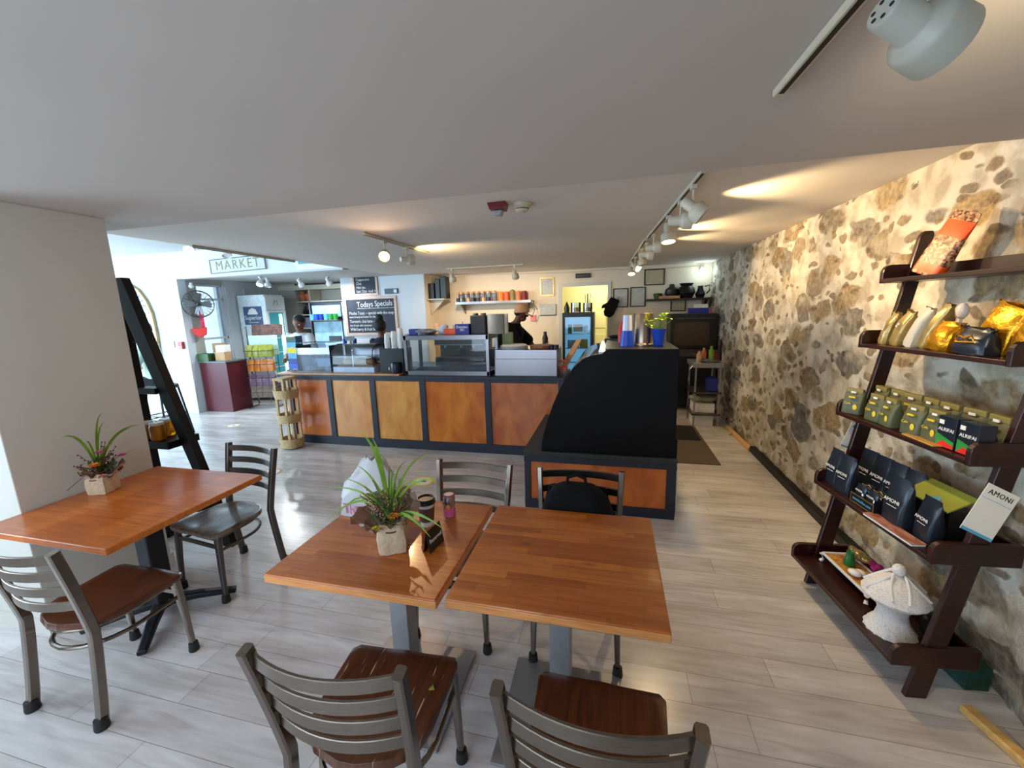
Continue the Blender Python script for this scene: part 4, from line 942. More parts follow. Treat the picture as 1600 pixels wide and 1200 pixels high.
def lacy(mb, prof, n=48, amp=0.0, cnt=16):
    for j, (r, z) in enumerate(prof):
        for i in range(n):
            a = 2 * PI * i / n; k = r * (1 + (amp * math.cos(cnt * a) if j in (0, 1) else 0)); mb.v.append((k * math.cos(a), k * math.sin(a), z))
    for j in range(len(prof) - 1):
        for i in range(n): k = (i + 1) % n; mb.f.append((j * n + i, j * n + k, (j + 1) * n + k, (j + 1) * n + i)); mb.mi.append(0)
    mb.f.append(tuple(range(n - 1, -1, -1))); mb.mi.append(0)
    return mb
def lacemat():
    m, nt, b = newmat('white crochet'); v = coords(nt, (1, 1, 1)); vo = N(nt, 'ShaderNodeTexVoronoi', Scale=140.0); L(nt, v, vo.inputs['Vector'])
    r = ramp(nt, vo.outputs['Distance'], [(0.0, rgb(232, 228, 226)), (0.6, rgb(224, 219, 216)), (0.9, rgb(196, 188, 184))])
    L(nt, r.outputs[0], b.inputs['Base Color']); b.inputs['Roughness'].default_value = 0.8; bump(nt, b, vo.outputs['Distance'], -0.6, 0.004); return m
M['lace'] = lacemat()
lacy(MB(), [(0.098, 0.0), (0.094, 0.012), (0.066, 0.055), (0.056, 0.10), (0.066, 0.135), (0.11, 0.17), (0.118, 0.185)], amp=0.035).build('pedestal_base', 'lace', t, smooth=True)
lacy(MB(), [(0.122, 0.182), (0.125, 0.19), (0.105, 0.225), (0.07, 0.262), (0.03, 0.285), (0.008, 0.29), (0.0, 0.29)], amp=0.012).build('domed_lid', 'lace', t, smooth=True)
MB().ball((0, 0, 0.315), (0.026, 0.026, 0.030), 12).build('lid_knob', 'lace', t, smooth=True)
for a in (3.5, 0.4, 1.9, 5.0):
    pts = []
    for i in range(15):
        b = -0.5 + 1.0 * i / 14; k = math.sin(PI * i / 14); r = 0.118 - 0.088 * k ** 0.8; z = 0.214 + 0.086 * k ** 0.8
        pts.append((r * math.cos(a + b * (1 - 0.3 * k)), r * math.sin(a + b * (1 - 0.3 * k)), z))
    MB().tube(pts, 0.006, 8).build('arched_strap', 'porcelain', t, smooth=True)
t = thing('teapot', 'shiny black teapot behind the crocheted pot on bottom shelf', 'teapot', rk(0.275, 0.13, z5), RA + 0.6)
MB().ball((0, 0, 0.06), (0.055, 0.055, 0.058), 14).build('pot_body', 'black', t, smooth=True)
MB().lathe([(0.035, 0.108), (0.03, 0.122), (0.008, 0.128), (0.01, 0.14), (0, 0.145)]).build('lid', 'black', t, smooth=True)
MB().tube([(0.05, 0, 0.05), (0.08, 0, 0.075), (0.095, 0, 0.11)], 0.011, 8, scales=[1.3, 1, 0.7]).build('spout', 'black', t, smooth=True)
MB().tube([(-0.05, 0, 0.09), (-0.085, 0, 0.09), (-0.09, 0, 0.05), (-0.052, 0, 0.03)], 0.006, 8).build('handle', 'black', t, smooth=True)
o = MB().box(0, 0.10, 0, 0.22, 0, 0.12).build('green_crate', plain('dark green crate', (18, 60, 48), 0.5, var=0.4, scale=30), bevel=0.005)
o.location = rk(0.37, 0.06, 0.0); o.rotation_euler.z = RA; tag(o, 'dark green crate on the floor behind the rack', 'crate')
# ------------------------------------------------------------------ service counter
YC = 4.60; CT = 0.985
t = thing('service_counter', 'long counter with orange plywood panels in a dark frame', 'counter', (-2.5, YC, 0))
ox = 2.5
MB().box(-4.30 + ox, -0.55 + ox, 0.03, 0.68, 0.02, 0.93).build('carcass', 'navy', t)
MB().box(-4.44 + ox, -0.52 + ox, -0.015, 0.70, 0.93, 0.968).build('worktop', 'navy', t, bevel=0.004)
MB().box(-4.46 + ox, -2.61 + ox, -0.03, 0.42, 0.969, 0.992).build('wood_lip', 'lip', t, bevel=0.003)
MB().box(-4.30 + ox, -0.60 + ox, -0.01, 0.03, 0.0, 0.115).build('kick_board', 'navy', t)
px = [-4.31, -3.67, -3.02, -2.31, -1.45, -0.55]
for x in px: MB().box(x - 0.04 + ox, x + 0.04 + ox, -0.01, 0.03, 0.115, 0.93).build('post', 'navy', t, bevel=0.003)
for i, m in enumerate(('panelC', 'panelB', 'panelB', 'panelA', 'panelC')):
    MB().box(px[i] + 0.04 + ox, px[i + 1] - 0.04 + ox, 0.008, 0.03, 0.115, 0.93).build('wood_panel', m, t)
MB().box(-4.30 + ox, -0.6 + ox, -0.006, 0.03, 0.895, 0.93).build('top_rail', 'navy', t)

# ------------------------------------------------------------------ deli display case on its low plinth
t = thing('display_case', 'black sided deli display case with curved glass on a low plinth', 'display case', (-0.1, 3.31, 0))
X0, X1, YB = -0.63, 0.63, 1.25      # local: plinth from x=-0.73 to 0.53
MB().box(X0 + 0.02, X1 - 0.02, 0.03, YB, 0.02, 0.50).build('plinth', 'navy', t)
MB().box(X0 - 0.01, X1 + 0.005, -0.01, YB, 0.495, 0.535).build('plinth_top', plain('dark green grey ledge', (44, 48, 48), 0.45), t, bevel=0.004)
mb = MB().box(X0, X1, 0.0, 0.03, 0.0, 0.085).box(X0, X1, 0.0, 0.03, 0.44, 0.497).box(X0, X0 + 0.055, 0.0, 0.03, 0.085, 0.44).box(X1 - 0.075, X1, 0.0, 0.03, 0.085, 0.44).box(X0, X0 + 0.02, 0.03, YB, 0.0, 0.497)
mb.build('plinth_frame', 'navy', t, bevel=0.003)
MB().box(X0 + 0.055, X1 - 0.075, 0.012, 0.03, 0.085, 0.44).build('wood_panel', 'panelC', t)
prof = [(-0.48, 0.537), (-0.475, 0.60), (-0.455, 0.70), (-0.42, 0.82), (-0.375, 0.95), (-0.32, 1.08), (-0.265, 1.18), (-0.20, 1.27), (-0.13, 1.335), (-0.06, 1.365), (0.0, 1.375), (0.03, 1.38), (0.055, 1.405), (0.09, 1.42), (0.615, 1.42), (0.615, 0.69), (0.63, 0.69), (0.63, 0.537)]
MB().prism(prof, 0.02, 0.06, 'xz').build('side_panel', 'blackpanel', t, bevel=0.004)
pr2 = [(x, z) for x, z in prof]
MB().prism(pr2, YB - 0.06, YB - 0.02, 'xz').build('side_panel', 'blackpanel', t)
# curved glass, top deck, back doors, interior
mb = MB(); g = prof[1:11]
for x, z in g: mb.v += [(x, 0.06, z), (x, YB - 0.06, z)]
mb.f = [(2 * i, 2 * i + 1, 2 * i + 3, 2 * i + 2) for i in range(len(g) - 1)]; mb.mi = [0] * len(mb.f)
go = mb.build('curved_glass', glassy('green tinted case glass', (206, 222, 204), 0.8, 0.05), t, smooth=True)
MB().box(0.055, 0.615, 0.06, 1.12, 1.385, 1.418).build('top_deck', plain('dark metal deck', (60, 56, 50), 0.35, 0.4), t)
MB().box(0.0, 0.06, 0.06, YB - 0.06, 1.355, 1.395).build('light_rail', 'inox', t)
MB().box(-0.46, 0.60, 0.06, YB - 0.06, 0.537, 0.62).build('tray_deck', 'inox', t)
MB().box(0.60, 0.615, 0.06, YB - 0.06, 0.56, 1.39).build('back_door', 'inox', t)
MB().bar([(0.625, 0.35, 0.62), (0.65, 0.35, 0.64), (0.65, 0.35, 1.25), (0.625, 0.35, 1.27)], 0.02, 0.015).build('handle', 'inox', t)
MB().box(0.632, 0.645, 0.02, 0.05, 0.07, 0.46).build('edge_trim', 'whiteplastic', t)
MB().box(-0.28, 0.5, 0.15, YB - 0.15, 0.90, 0.905).build('glass_shelf', 'glass', t)
for i in range(4):
    y = 0.24 + i * 0.255
    o = MB().lathe([(0, 0), (0.09, 0), (0.115, 0.05), (0.105, 0.05), (0, 0.02)], n=24).build('food_bowl', 'inox', smooth=True); o.location = (-0.1 - 0.05, 3.31 + y, 0.622)
    tag(o, ('steel food bowl inside the display case, nearest the room', 'steel food bowl inside the display case, second one in', 'steel food bowl inside the display case, third one in', 'steel food bowl inside the display case, deepest one')[i], 'bowl', 'bowls in the display case')
# things standing on the case
def put(name, label, cat, mb, m, loc, rz=0, smooth=True, g=None, bevel=0):
    o = mb.build(name, m, smooth=smooth, bevel=bevel); o.location = loc; o.rotation_euler.z = rz; tag(o, label, cat, g); return o
ZC = 1.4205
t = thing('cup_tower', 'stack of blue and clear plastic cups on the display case', 'cups', (0.13, 3.60, ZC))
MB().lathe([(0, 0), (0.062, 0), (0.045, 0.13), (0, 0.13)], n=24).build('blue_cups', 'blue', t, smooth=True)
MB().lathe([(0, 0.131), (0.042, 0.131), (0.036, 0.26), (0, 0.262)], n=24).build('clear_cups', plain('frosted cups', (206, 216, 236), 0.2, var=0.03), t, smooth=True)
t = thing('steel_canister', 'tall brushed steel canister on top of the display case', 'canister', (0.265, 3.70, ZC))
MB().lathe([(0, 0), (0.10, 0), (0.10, 0.01), (0.085, 0.02), (0.085, 0.265), (0.088, 0.27), (0.085, 0.275), (0, 0.275)], n=36).build('canister_body', plain('warm brushed steel', (190, 170, 146), 0.28, 0.95, 0.05, 20), t, smooth=True)
t = thing('potted_basil', 'light green herb plant in a blue plastic cup', 'plant', (0.385, 3.60, ZC))
MB().lathe([(0, 0), (0.038, 0), (0.058, 0.135), (0.060, 0.14), (0.055, 0.14), (0, 0.12)], n=24).build('blue_cup', 'blue', t, smooth=True)
mb = MB(); ms = MB()
for i in range(22):
    a = random.uniform(0, 2 * PI); r = random.uniform(0.02, 0.11); z = random.uniform(0.14, 0.24) + (0.03 if math.cos(a) > 0 else 0)
    p = Vector((r * math.cos(a), r * math.sin(a) * .7, z)); ms.tube([(0, 0, 0.12), (p.x * .5, p.y * .5, z * .8), p], 0.0025, 4)
    for k in range(3):
        b = random.uniform(0, 6.28); q = p + Vector((0.028 * math.cos(b), 0.028 * math.sin(b), 0.01))
        mb.blade([p, p.lerp(q, .5) + Vector((0, 0, .004)), q], 0.026)
ms.build('stems', 'leaf', t); mb.build('foliage', plain('bright herb leaf', (170, 206, 50), 0.5, var=0.2), t, kind='stuff')
put('black_scale', 'small black appliance lying on the far end of the display case', 'appliance', MB().box(-0.09, 0.09, -0.05, 0.05, 0, 0.035).ball((0.02, 0, 0.05), (0.07, 0.04, 0.02), 8), 'black', (0.02, 4.42, 1.3955))
put('red_bottle', 'red and white squeeze bottle beside the blue cups', 'bottle', MB().lathe([(0, 0), (0.03, 0), (0.03, 0.12), (0.012, 0.16), (0.01, 0.2), (0, 0.2)]), 'brightred', (0.09, 3.98, ZC - 0.002))
t = thing('knotted_board', 'long tan board with red bands leaning beside the display case', 'board', (-0.585, 4.97, 0.99))
MB().bar([(0.0, -0.1, 0.0), (0.10, 0.0, 0.20), (0.20, 0.10, 0.38)], 0.10, 0.02, scales=[1, 1, 0.8]).build('board', 'tan', t, smooth=True)
MB().cbox((0.02, -0.115, 0.06), (0.12, 0.02, 0.03)).cbox((0.02, -0.118, 0.14), (0.12, 0.02, 0.02)).build('red_band', 'brightred', t)

# ------------------------------------------------------------------ things on the counter
ZW, ZL = 0.9685, 0.9925
# open glass case with steel frame
t = thing('glass_display', 'steel framed glass display box in the middle of the counter', 'display case', (-1.99, 4.66, ZW))
mb = MB(); wx, wy, hh = 0.56, 0.20, 0.50
for z in (0.0, hh - 0.055): mb.box(-wx, wx, -0.02, 0.02, z, z + 0.055).box(-wx, wx, 2 * wy - 0.02, 2 * wy + 0.02, z, z + 0.055).box(-wx, -wx + 0.03, 0, 2 * wy, z, z + 0.055).box(wx - 0.03, wx, 0, 2 * wy, z, z + 0.055)
for x in (-wx, wx - 0.035):
    for y in (-0.02, 2 * wy - 0.02): mb.box(x, x + 0.035, y, y + 0.04, 0, hh)
mb.build('steel_frame', 'inox', t, bevel=0.002)
MB().box(-wx, wx, 0, 2 * wy, hh - 0.008, hh).build('top_plate', 'inox', t)
MB().box(-wx, wx, 0, 2 * wy, 0.0, 0.012).build('bottom_plate', 'inox', t)
MB().box(-wx + .03, wx - .03, -0.004, 0.0, 0.05, hh - 0.05).build('front_glass', 'glass', t)
MB().box(-wx + .02, wx - .02, 0.10, 0.104, 0.012, 0.16).build('inner_glass', 'acrylic', t)
# steel splash guard box at the right of the counter
t = thing('steam_table', 'large plain stainless steel food well box on the counter', 'food warmer', (-0.99, 4.66, ZW))
MB().box(-0.375, 0.375, 0, 0.02, 0.0, 0.315).box(-0.375, -0.36, 0, 0.45, 0, 0.315).box(0.36, 0.375, 0, 0.45, 0, 0.315).box(-0.36, 0.36, 0.02, 0.45, 0, 0.27).build('steel_box', 'inox', t, bevel=0.004)
MB().box(-0.375, 0.375, -0.004, 0.002, 0.205, 0.21).build('seam', 'darksteel', t)
t = thing('round_pan', 'wide white lidded pan on the steel box beside the cook', 'pan', (-1.18, 4.90, ZW + 0.271))
MB().lathe([(0, 0), (0.165, 0), (0.175, 0.01), (0.175, 0.075), (0.17, 0.08), (0, 0.08)], n=36).build('pan_body', plain('pale blue grey enamel', (160, 172, 186), 0.4), t, smooth=True)
MB().lathe([(0, 0.0801), (0.165, 0.0801), (0.15, 0.092), (0, 0.098)], n=36).build('lid', 'whiteplastic', t, smooth=True)
put('copper_pan', 'brown copper pan with handle on the steel box', 'pan', MB().lathe([(0, 0), (0.14, 0), (0.145, 0.01), (0.145, 0.08), (0.135, 0.08), (0, 0.05)], n=32).bar([(0.02, 0.14, 0.07), (0.04, 0.26, 0.09)], 0.02, 0.01), 'copper', (-0.83, 4.92, ZW + 0.271))
for i, x in enumerate((-0.69, -0.635)):
    t_ = put('tongs_holder', ('left black rimmed white cup at the steel box right end', 'right black rimmed white cup at the steel box right end')[i], 'cup', MB().lathe([(0, 0), (0.024, 0), (0.027, 0.09), (0.022, 0.09), (0, 0.07)], n=16), 'slatepouch', (x, 4.82, ZW + 0.271))
# bakery cases
t = thing('pastry_box', 'clear acrylic bakery box with breads at the counter left end', 'display case', (-3.925, 4.66, ZL)); t.scale = (0.9, 1, 1)
mb = MB(); mb.box(-0.29, 0.29, 0, 0.003, 0, 0.33).box(-0.29, 0.29, 0.30, 0.303, 0, 0.40).box(-0.293, -0.29, 0, 0.30, 0, 0.36).box(0.29, 0.293, 0, 0.30, 0, 0.36).box(-0.29, 0.29, 0, 0.30, 0.395, 0.40)
mb.build('acrylic_box', 'acrylic', t)
MB().box(-0.28, 0.28, 0.01, 0.29, 0.19, 0.194).build('shelf', 'acrylic', t)
MB().box(-0.29, 0.29, 0.0, 0.30, 0.0, 0.012).build('base', 'whiteplastic', t)
bl = [(-0.16, 0.08, 0.012), (-0.06, 0.08, 0.012), (0.05, 0.10, 0.012), (0.16, 0.10, 0.012), (-0.15, 0.15, 0.195), (-0.04, 0.15, 0.195), (0.07, 0.15, 0.195), (0.18, 0.15, 0.195)]
nm = ['bottom left', 'bottom second', 'bottom third', 'bottom right', 'upper left', 'upper second', 'upper third', 'upper right']
for i, (x, y, z) in enumerate(bl):
    m = 'bread' if i not in (7, 3) else 'paper'
    put('pastry', 'round pastry in the acrylic bakery box, ' + nm[i], 'pastry', MB().ball((0, 0, 0.028), (0.048, 0.045, 0.028), 8), m, (-3.925 + x * .95, 4.66 + y, ZL + z + 0.0005), g='pastries in the acrylic box')
t = thing('pastry_warmer', 'curved glass pastry warmer with lit tray left of the paper cups', 'display case', (-3.32, 4.66, ZL))
pf = [(0.0, 0.075), (0.0, 0.20), (0.02, 0.29), (0.07, 0.345), (0.14, 0.365), (0.30, 0.365), (0.30, 0.075)]
MB().prism([(0.0, 0.0), (0.0, 0.075), (0.30, 0.075), (0.30, 0.0)], -0.31, 0.31, 'yz').build('base', plain('pale blue base', (176, 190, 214), 0.4), t, bevel=0.004)
for x in (-0.31, 0.295):
    ln = [(x, a, b) for a, b in pf]; MB().tube(ln, 0.007, 6).build('black_edge', 'black', t)
mb = MB()
for a, b in pf[:6]: mb.v += [(-0.305, a, b), (0.30, a, b)]
mb.f = [(2 * i, 2 * i + 1, 2 * i + 3, 2 * i + 2) for i in range(5)]; mb.mi = [0] * 5
mb.build('curved_glass', 'glass', t, smooth=True)
MB().box(-0.30, 0.29, 0.02, 0.29, 0.20, 0.205).box(-0.02, 0.0, 0.02, 0.03, 0.075, 0.30).build('middle_shelf', 'inox', t)
MB().box(-0.30, 0.29, 0.295, 0.30, 0.075, 0.36).build('back_panel', 'inox', t)
MB().box(-0.26, 0.27, 0.04, 0.26, 0.076, 0.095).build('bread_tray', 'lip', t)
for i, x in enumerate((-0.17, 0.03, 0.16)):
    put('loaf', ('brown loaf in the pastry warmer, left', 'brown loaf in the pastry warmer, middle', 'brown loaf in the pastry warmer, right')[i], 'bread', MB().ball((0, 0, 0.04), (0.075, 0.06, 0.04), 8), 'bread', (-3.32 + x, 4.80, ZL + 0.0955), g='loaves in the warmer')
t = thing('menu_stand', 'small grey card stand above the pastry warmer', 'sign', (-3.56, 4.98, ZL + 0.0))
MB().box(-0.075, 0.075, -0.003, 0.003, 0.40, 0.46).build('card', plain('grey green card', (120, 132, 134), 0.6), t)
MB().tube([(0, 0, 0), (0, 0, 0.41)], 0.004, 6).build('post', 'inox', t)
# leaflet stand
t = thing('leaflet_stand', 'tall blue leaflet stand with colourful packets at counter end', 'display stand', (-4.30, 4.72, ZL), 0.05)
MB().box(-0.13, 0.07, 0.0, 0.12, 0.0, 0.02).box(-0.13, 0.07, 0.115, 0.12, 0, 0.50).build('clear_frame', 'acrylic', t)
MB().box(0.072, 0.082, -0.02, 0.12, 0.0, 0.49).build('blue_side_panel', plain('blue side print', (36, 104, 150), 0.5), t)
lettering('side_lettering', 'SCENT', 0.06, 'whiteplastic', t, (0.0716, 0.05, 0.26), (RX, PI / 2, -PI / 2))
cols = [('leafd', 0.40), ('skyblue', 0.33), ('yellowp', 0.25), ('skyblue', 0.17), ('deepblue', 0.10), ('blue', 0.03)]
for i, (m, z) in enumerate(cols):
    put('packet', ('green packet row on top of leaflet stand', 'teal packet in leaflet stand, second row', 'yellow and black packet in leaflet stand', 'light blue packet in leaflet stand, fourth row', 'violet packet in leaflet stand, fifth row', 'blue packet at the bottom of leaflet stand')[i], 'packet', MB().box(-0.08, 0.08, -0.015, 0.015, 0, 0.075), m, (-4.335, 4.775, ZL + z), 0.05, False)
# cup dispenser and paper cups
t = thing('cup_box', 'matt black box carrying the stacks of paper cups', 'box', (-2.76, 4.80, ZL))
MB().box(-0.17, 0.17, -0.12, 0.12, 0, 0.31).build('box_body', 'black', t, bevel=0.006)
cups = [(-2.86, 0.19, 'left and shortest'), (-2.76, 0.22, 'second from the left'), (-2.66, 0.26, 'tallest, beside the glass display'), (-2.605, 0.18, 'rightmost and slim, behind the tall one')]
for i, (x, h, lb) in enumerate(cups):
    mb = MB(); k = int(h / 0.03)
    pr = [(0, 0), (0.028, 0)]
    for q in range(k): pr += [(0.036 + 0.0, 0.09 + (h - 0.09) * q / k), (0.039, 0.094 + (h - 0.09) * q / k), (0.0365, 0.097 + (h - 0.09) * q / k)]
    pr += [(0.038, h), (0, h)]
    # stacks stand upside down: wide rim at the bottom
    pr = [(r, h - z) for r, z in reversed(pr)]
    put('paper_cups', 'stack of white paper cups on the black box, ' + lb, 'cups', mb.lathe(pr, n=20), 'whiteplastic', (x, 4.78 + (0.06 if i == 3 else 0), ZL + 0.3105), g='paper cup stacks')
t = thing('glass_jug', 'dark glass jug with pale handle at front of counter', 'jug', (-2.68, 4.63, ZL))
MB().lathe([(0, 0), (0.05, 0), (0.058, 0.02), (0.058, 0.12), (0.05, 0.14), (0.045, 0.14), (0, 0.1)], n=24).build('jug_body', 'slatepouch', t, smooth=True)
MB().tube([(-0.05, 0, 0.12), (-0.09, 0, 0.12), (-0.095, 0, 0.05), (-0.055, 0, 0.03)], 0.009, 8).build('handle', 'inox', t, smooth=True)
# on top of the glass display
ZD = ZW + 0.5005
def bxx(x, w, d, h, m, lb, name='carton', y=4.84, cat='box'): return put(name, lb, cat, MB().box(-w / 2, w / 2, -d / 2, d / 2, 0, h), m, (x, y, ZD), smooth=False, bevel=0.003)
bxx(-2.48, 0.12, 0.12, 0.075, 'deepblue', 'small blue carton at the left end on the glass display')
put('foil_platter', 'grey film covered platter on the glass display', 'platter', MB().lathe([(0, 0), (0.11, 0), (0.15, 0.04), (0.13, 0.06), (0.05, 0.075), (0, 0.078)], n=28), 'foil', (-2.33, 4.84, ZD))
put('filled_bag', 'white and blue plastic bag of cups on the glass display', 'bag', MB().ball((0, 0, 0.055), (0.075, 0.07, 0.055), 10).ball((0.02, 0, 0.10), (0.045, 0.045, 0.035), 8), plain('white blue bag', (196, 208, 226), 0.3, var=0.25), (-2.10, 4.86, ZD))
o = bxx(-1.98, 0.155, 0.12, 0.07, 'orange', 'red orange carton on the glass display')
t = thing('sugar_carton', 'deep blue carton with white lettering on the glass display', 'box', (-1.795, 4.80, ZD))
MB().box(-0.09, 0.09, -0.06, 0.06, 0, 0.13).build('carton_body', 'deepblue', t, bevel=0.003)
lettering('carton_lettering', 'Domino\n101', 0.045, 'paper', t, (0, -0.0605, 0.075), (RX, 0, 0), line=0.8)
MB().lathe([(0, 0), (0.012, 0), (0.012, 0.03), (0, 0.03)], (-0.02, 0.0, 0.13)).build('spout', 'paper', t)
put('brown_bowl', 'small brown wooden bowl behind the red orange carton', 'bowl', MB().lathe([(0, 0), (0.04, 0), (0.06, 0.05), (0, 0.07)]), 'copper', (-1.96, 4.97, ZD))
t = thing('black_canisters', 'pair of tall black canisters on the glass display', 'canisters', (-1.60, 4.86, ZD))
MB().box(-0.10, 0.10, -0.08, 0.08, 0, 0.23).build('body', 'black', t, bevel=0.012)
for x in (-0.05, 0.05): MB().lathe([(0, 0.23), (0.035, 0.23), (0.035, 0.255), (0, 0.256)], (x, 0, 0)).build('lid', 'darksteel', t, smooth=True)
t = thing('grey_tub', 'pale grey ribbed plastic tub beside the black canisters', 'tub', (-1.39, 4.86, ZD))
MB().lathe([(0, 0), (0.105, 0), (0.11, 0.01), (0.11, 0.235), (0.112, 0.24), (0, 0.243)], n=30).build('tub_body', plain('grey plastic', (170, 170, 168), 0.4, var=0.04), t, smooth=True)
MB().box(0.115, 0.15, -0.03, 0.03, -0.0, 0.24).build('side_strip', 'cream', t)
put('green_carton', 'pale green carton standing right of the glass display', 'box', MB().box(-0.06, 0.06, -0.05, 0.05, 0, 0.50), plain('pale green card', (150, 160, 110), 0.5), (-1.31, 5.02 + 0.1, ZW), smooth=False)
# espresso machine behind the glass display
t = thing('espresso_machine', 'dark espresso machine seen through the glass display', 'coffee machine', (-2.22, 5.75, 0.9205))
MB().box(-0.42, 0.36, 0.0, 0.5, 0.02, 0.14).box(-0.42, 0.36, 0.2, 0.5, 0.14, 0.56).box(-0.42, 0.36, 0.0, 0.5, 0.34, 0.50).build('body', 'black', t, bevel=0.01)
for i_ in range(6): MB().lathe([(0, 0.5605), (0.035, 0.5605), (0.04, 0.62), (0.036, 0.62), (0, 0.58)], (-0.34 + i_ * 0.13, 0.3, 0), 14).build('cup_on_top', 'porcelain' if i_ % 2 else 'silver', t, smooth=True)
MB().box(-0.42, 0.36, -0.006, 0.0, 0.33, 0.345).box(-0.42, 0.36, -0.006, 0.0, 0.49, 0.50).box(-0.42, 0.36, 0.02, 0.18, 0.14, 0.148).build('chrome_trim', 'inox', t)
for x in (-0.25, 0.0, 0.2): MB().lathe([(0, 0.27), (0.035, 0.27), (0.04, 0.34), (0, 0.34)], (x, 0.08, 0)).tube([(x, 0.08, 0.285), (x, -0.09, 0.265)], 0.014, 8).build('group_head', 'inox', t, smooth=True)
t = thing('back_counter', 'dark work counter behind the service counter', 'counter', (-1.9, 5.72, 0))
MB().box(-1.1, 0.22, 0, 0.62, 0.0, 0.88).build('cabinet', 'darkcloth', t); MB().box(-1.12, 0.24, -0.02, 0.64, 0.88, 0.92).build('worktop', 'inox', t)
t = thing('coffee_grinder', 'dark coffee grinder right of the espresso machine', 'grinder', (-1.755, 5.9, 0.9205))
MB().box(-0.09, 0.09, -0.1, 0.1, 0, 0.28).build('body', 'black', t, bevel=0.01)
MB().lathe([(0, 0.28), (0.05, 0.28), (0.085, 0.40), (0.085, 0.42), (0, 0.42)]).build('hopper', 'acrylic', t, smooth=True)
o = put('wood_post', 'orange lit wooden post at the corner behind the counter', 'post', MB().box(-0.04, 0.04, -0.04, 0.04, 0, 1.55), 'panelB', (-3.18, 7.1, 0), smooth=False)
# wicker basket tower
t = thing('basket_tower', 'three-tier woven wicker basket stand at the counter corner', 'basket stand', (-4.17, 4.38, 0)); t.scale = (0.84, 1, 1)
def obasket(z, w, d, h):
    mb = MB(); n = 32
    lv = [(0.93, 0), (1.0, h * 0.5), (1.03, h), (0.97, h), (0.90, 0.02), (0, 0.015)]
    for k, zz in lv:
        for i in range(n):
            a = 2 * PI * i / n; mb.v.append((w / 2 * k * abs(math.cos(a)) ** .8 * (1 if math.cos(a) > 0 else -1), d / 2 * k * abs(math.sin(a)) ** .8 * (1 if math.sin(a) > 0 else -1), z + zz))
    for j in range(len(lv) - 1):
        for i in range(n): q = (i + 1) % n; mb.f.append((j * n + i, j * n + q, (j + 1) * n + q, (j + 1) * n + i)); mb.mi.append(0)
    mb.f.append(tuple(range(n - 1, -1, -1))); mb.mi.append(0)
    return mb.build('basket', 'wicker', t, smooth=True)
obasket(0.02, 0.33, 0.27, 0.125); obasket(0.36, 0.32, 0.27, 0.115); obasket(0.69, 0.34, 0.27, 0.115)
for x in (-0.075, 0.075):
    for y in (-0.105, 0.105): MB().box(x - 0.02, x + 0.02, y - 0.010, y + 0.010, 0.03, 0.96).build('upright', 'wicker', t)
MB().box(-0.1, 0.1, -0.122, 0.122, 0.935, 0.965).build('handle_band', 'wicker', t)
# ------------------------------------------------------------------ back kitchen wall
def frame(name, label, p0, p1, Y, fm, inner, cat='picture', th=0.018, face='y', fwidth=None):
    a, b = at(*p0, Y), at(*p1, Y); w_, h_ = b.x - a.x, a.z - b.z; fw = fwidth or 0.018
    t = thing(name, label, cat, ((a.x + b.x) / 2, Y, b.z))
    MB().box(-w_/2, w_/2, -th, 0, 0, fw).box(-w_/2, w_/2, -th, 0, h_ - fw, h_).box(-w_/2, -w_/2 + fw, -th, 0, fw, h_ - fw).box(w_/2 - fw, w_/2, -th, 0, fw, h_ - fw).build('frame_rim', fm, t, bevel=0.002)
    MB().box(-w_/2 + fw, w_/2 - fw, -th * 0.5, -0.001, fw, h_ - fw).build('picture_sheet', inner, t)
    return t, w_, h_
M['docs'] = plain('pale document', (190, 190, 184), 0.6, var=0.12, scale=25)
M['docs2'] = plain('yellowed document', (184, 172, 138), 0.6, var=0.12, scale=25)
YW = YF - 0.002
frame('picture_frame', 'black framed certificate left of its twin, right of doorway', (958, 451), (981, 480), YW, 'black', 'docs')
frame('picture_frame', 'black framed certificate, right one of the pair by the doorway', (985, 449), (1008, 479), YW, 'black', 'docs')
frame('picture_frame', 'black framed certificate hanging highest, near the ceiling', (1007, 421), (1038, 445), YW, 'black', 'docs2')
frame('picture_frame', 'small black framed certificate above the dark oven', (1048, 467), (1071, 486), YW, 'black', 'docs2')
frame('picture_frame', 'thin gold framed notice left of the doorway', (844, 434), (866, 462), YW, 'goldpale', 'docs')
a = at(856, 483, YW); t = thing('menu_board', 'white blank notice board below the gold framed notice', 'board', (a.x, YW, a.z - 0.11))
MB().box(-0.16, 0.16, -0.03, 0, 0, 0.21).build('panel', 'docs', t, bevel=0.003); MB().box(-0.16, 0.16, -0.032, -0.001, -0.012, 0.0).build('black_edge', 'black', t)
a = at(911, 431, YW); t = thing('exit_sign', 'small black sign above the doorway', 'sign', (a.x, YW, a.z - 0.04))
MB().box(-0.14, 0.14, -0.03, 0, 0, 0.085).build('sign_box', 'black', t, bevel=0.003)
MB().box(-0.12, 0.05, -0.031, -0.03, 0.03, 0.05).lathe([(0, 0), (0.018, 0), (0.018, 0.002), (0, 0.002)], X=Matrix.Translation((0.09, -0.031, 0.042)) @ Matrix.Rotation(PI/2, 4, 'X')).build('faded_markings', 'darksteel', t)
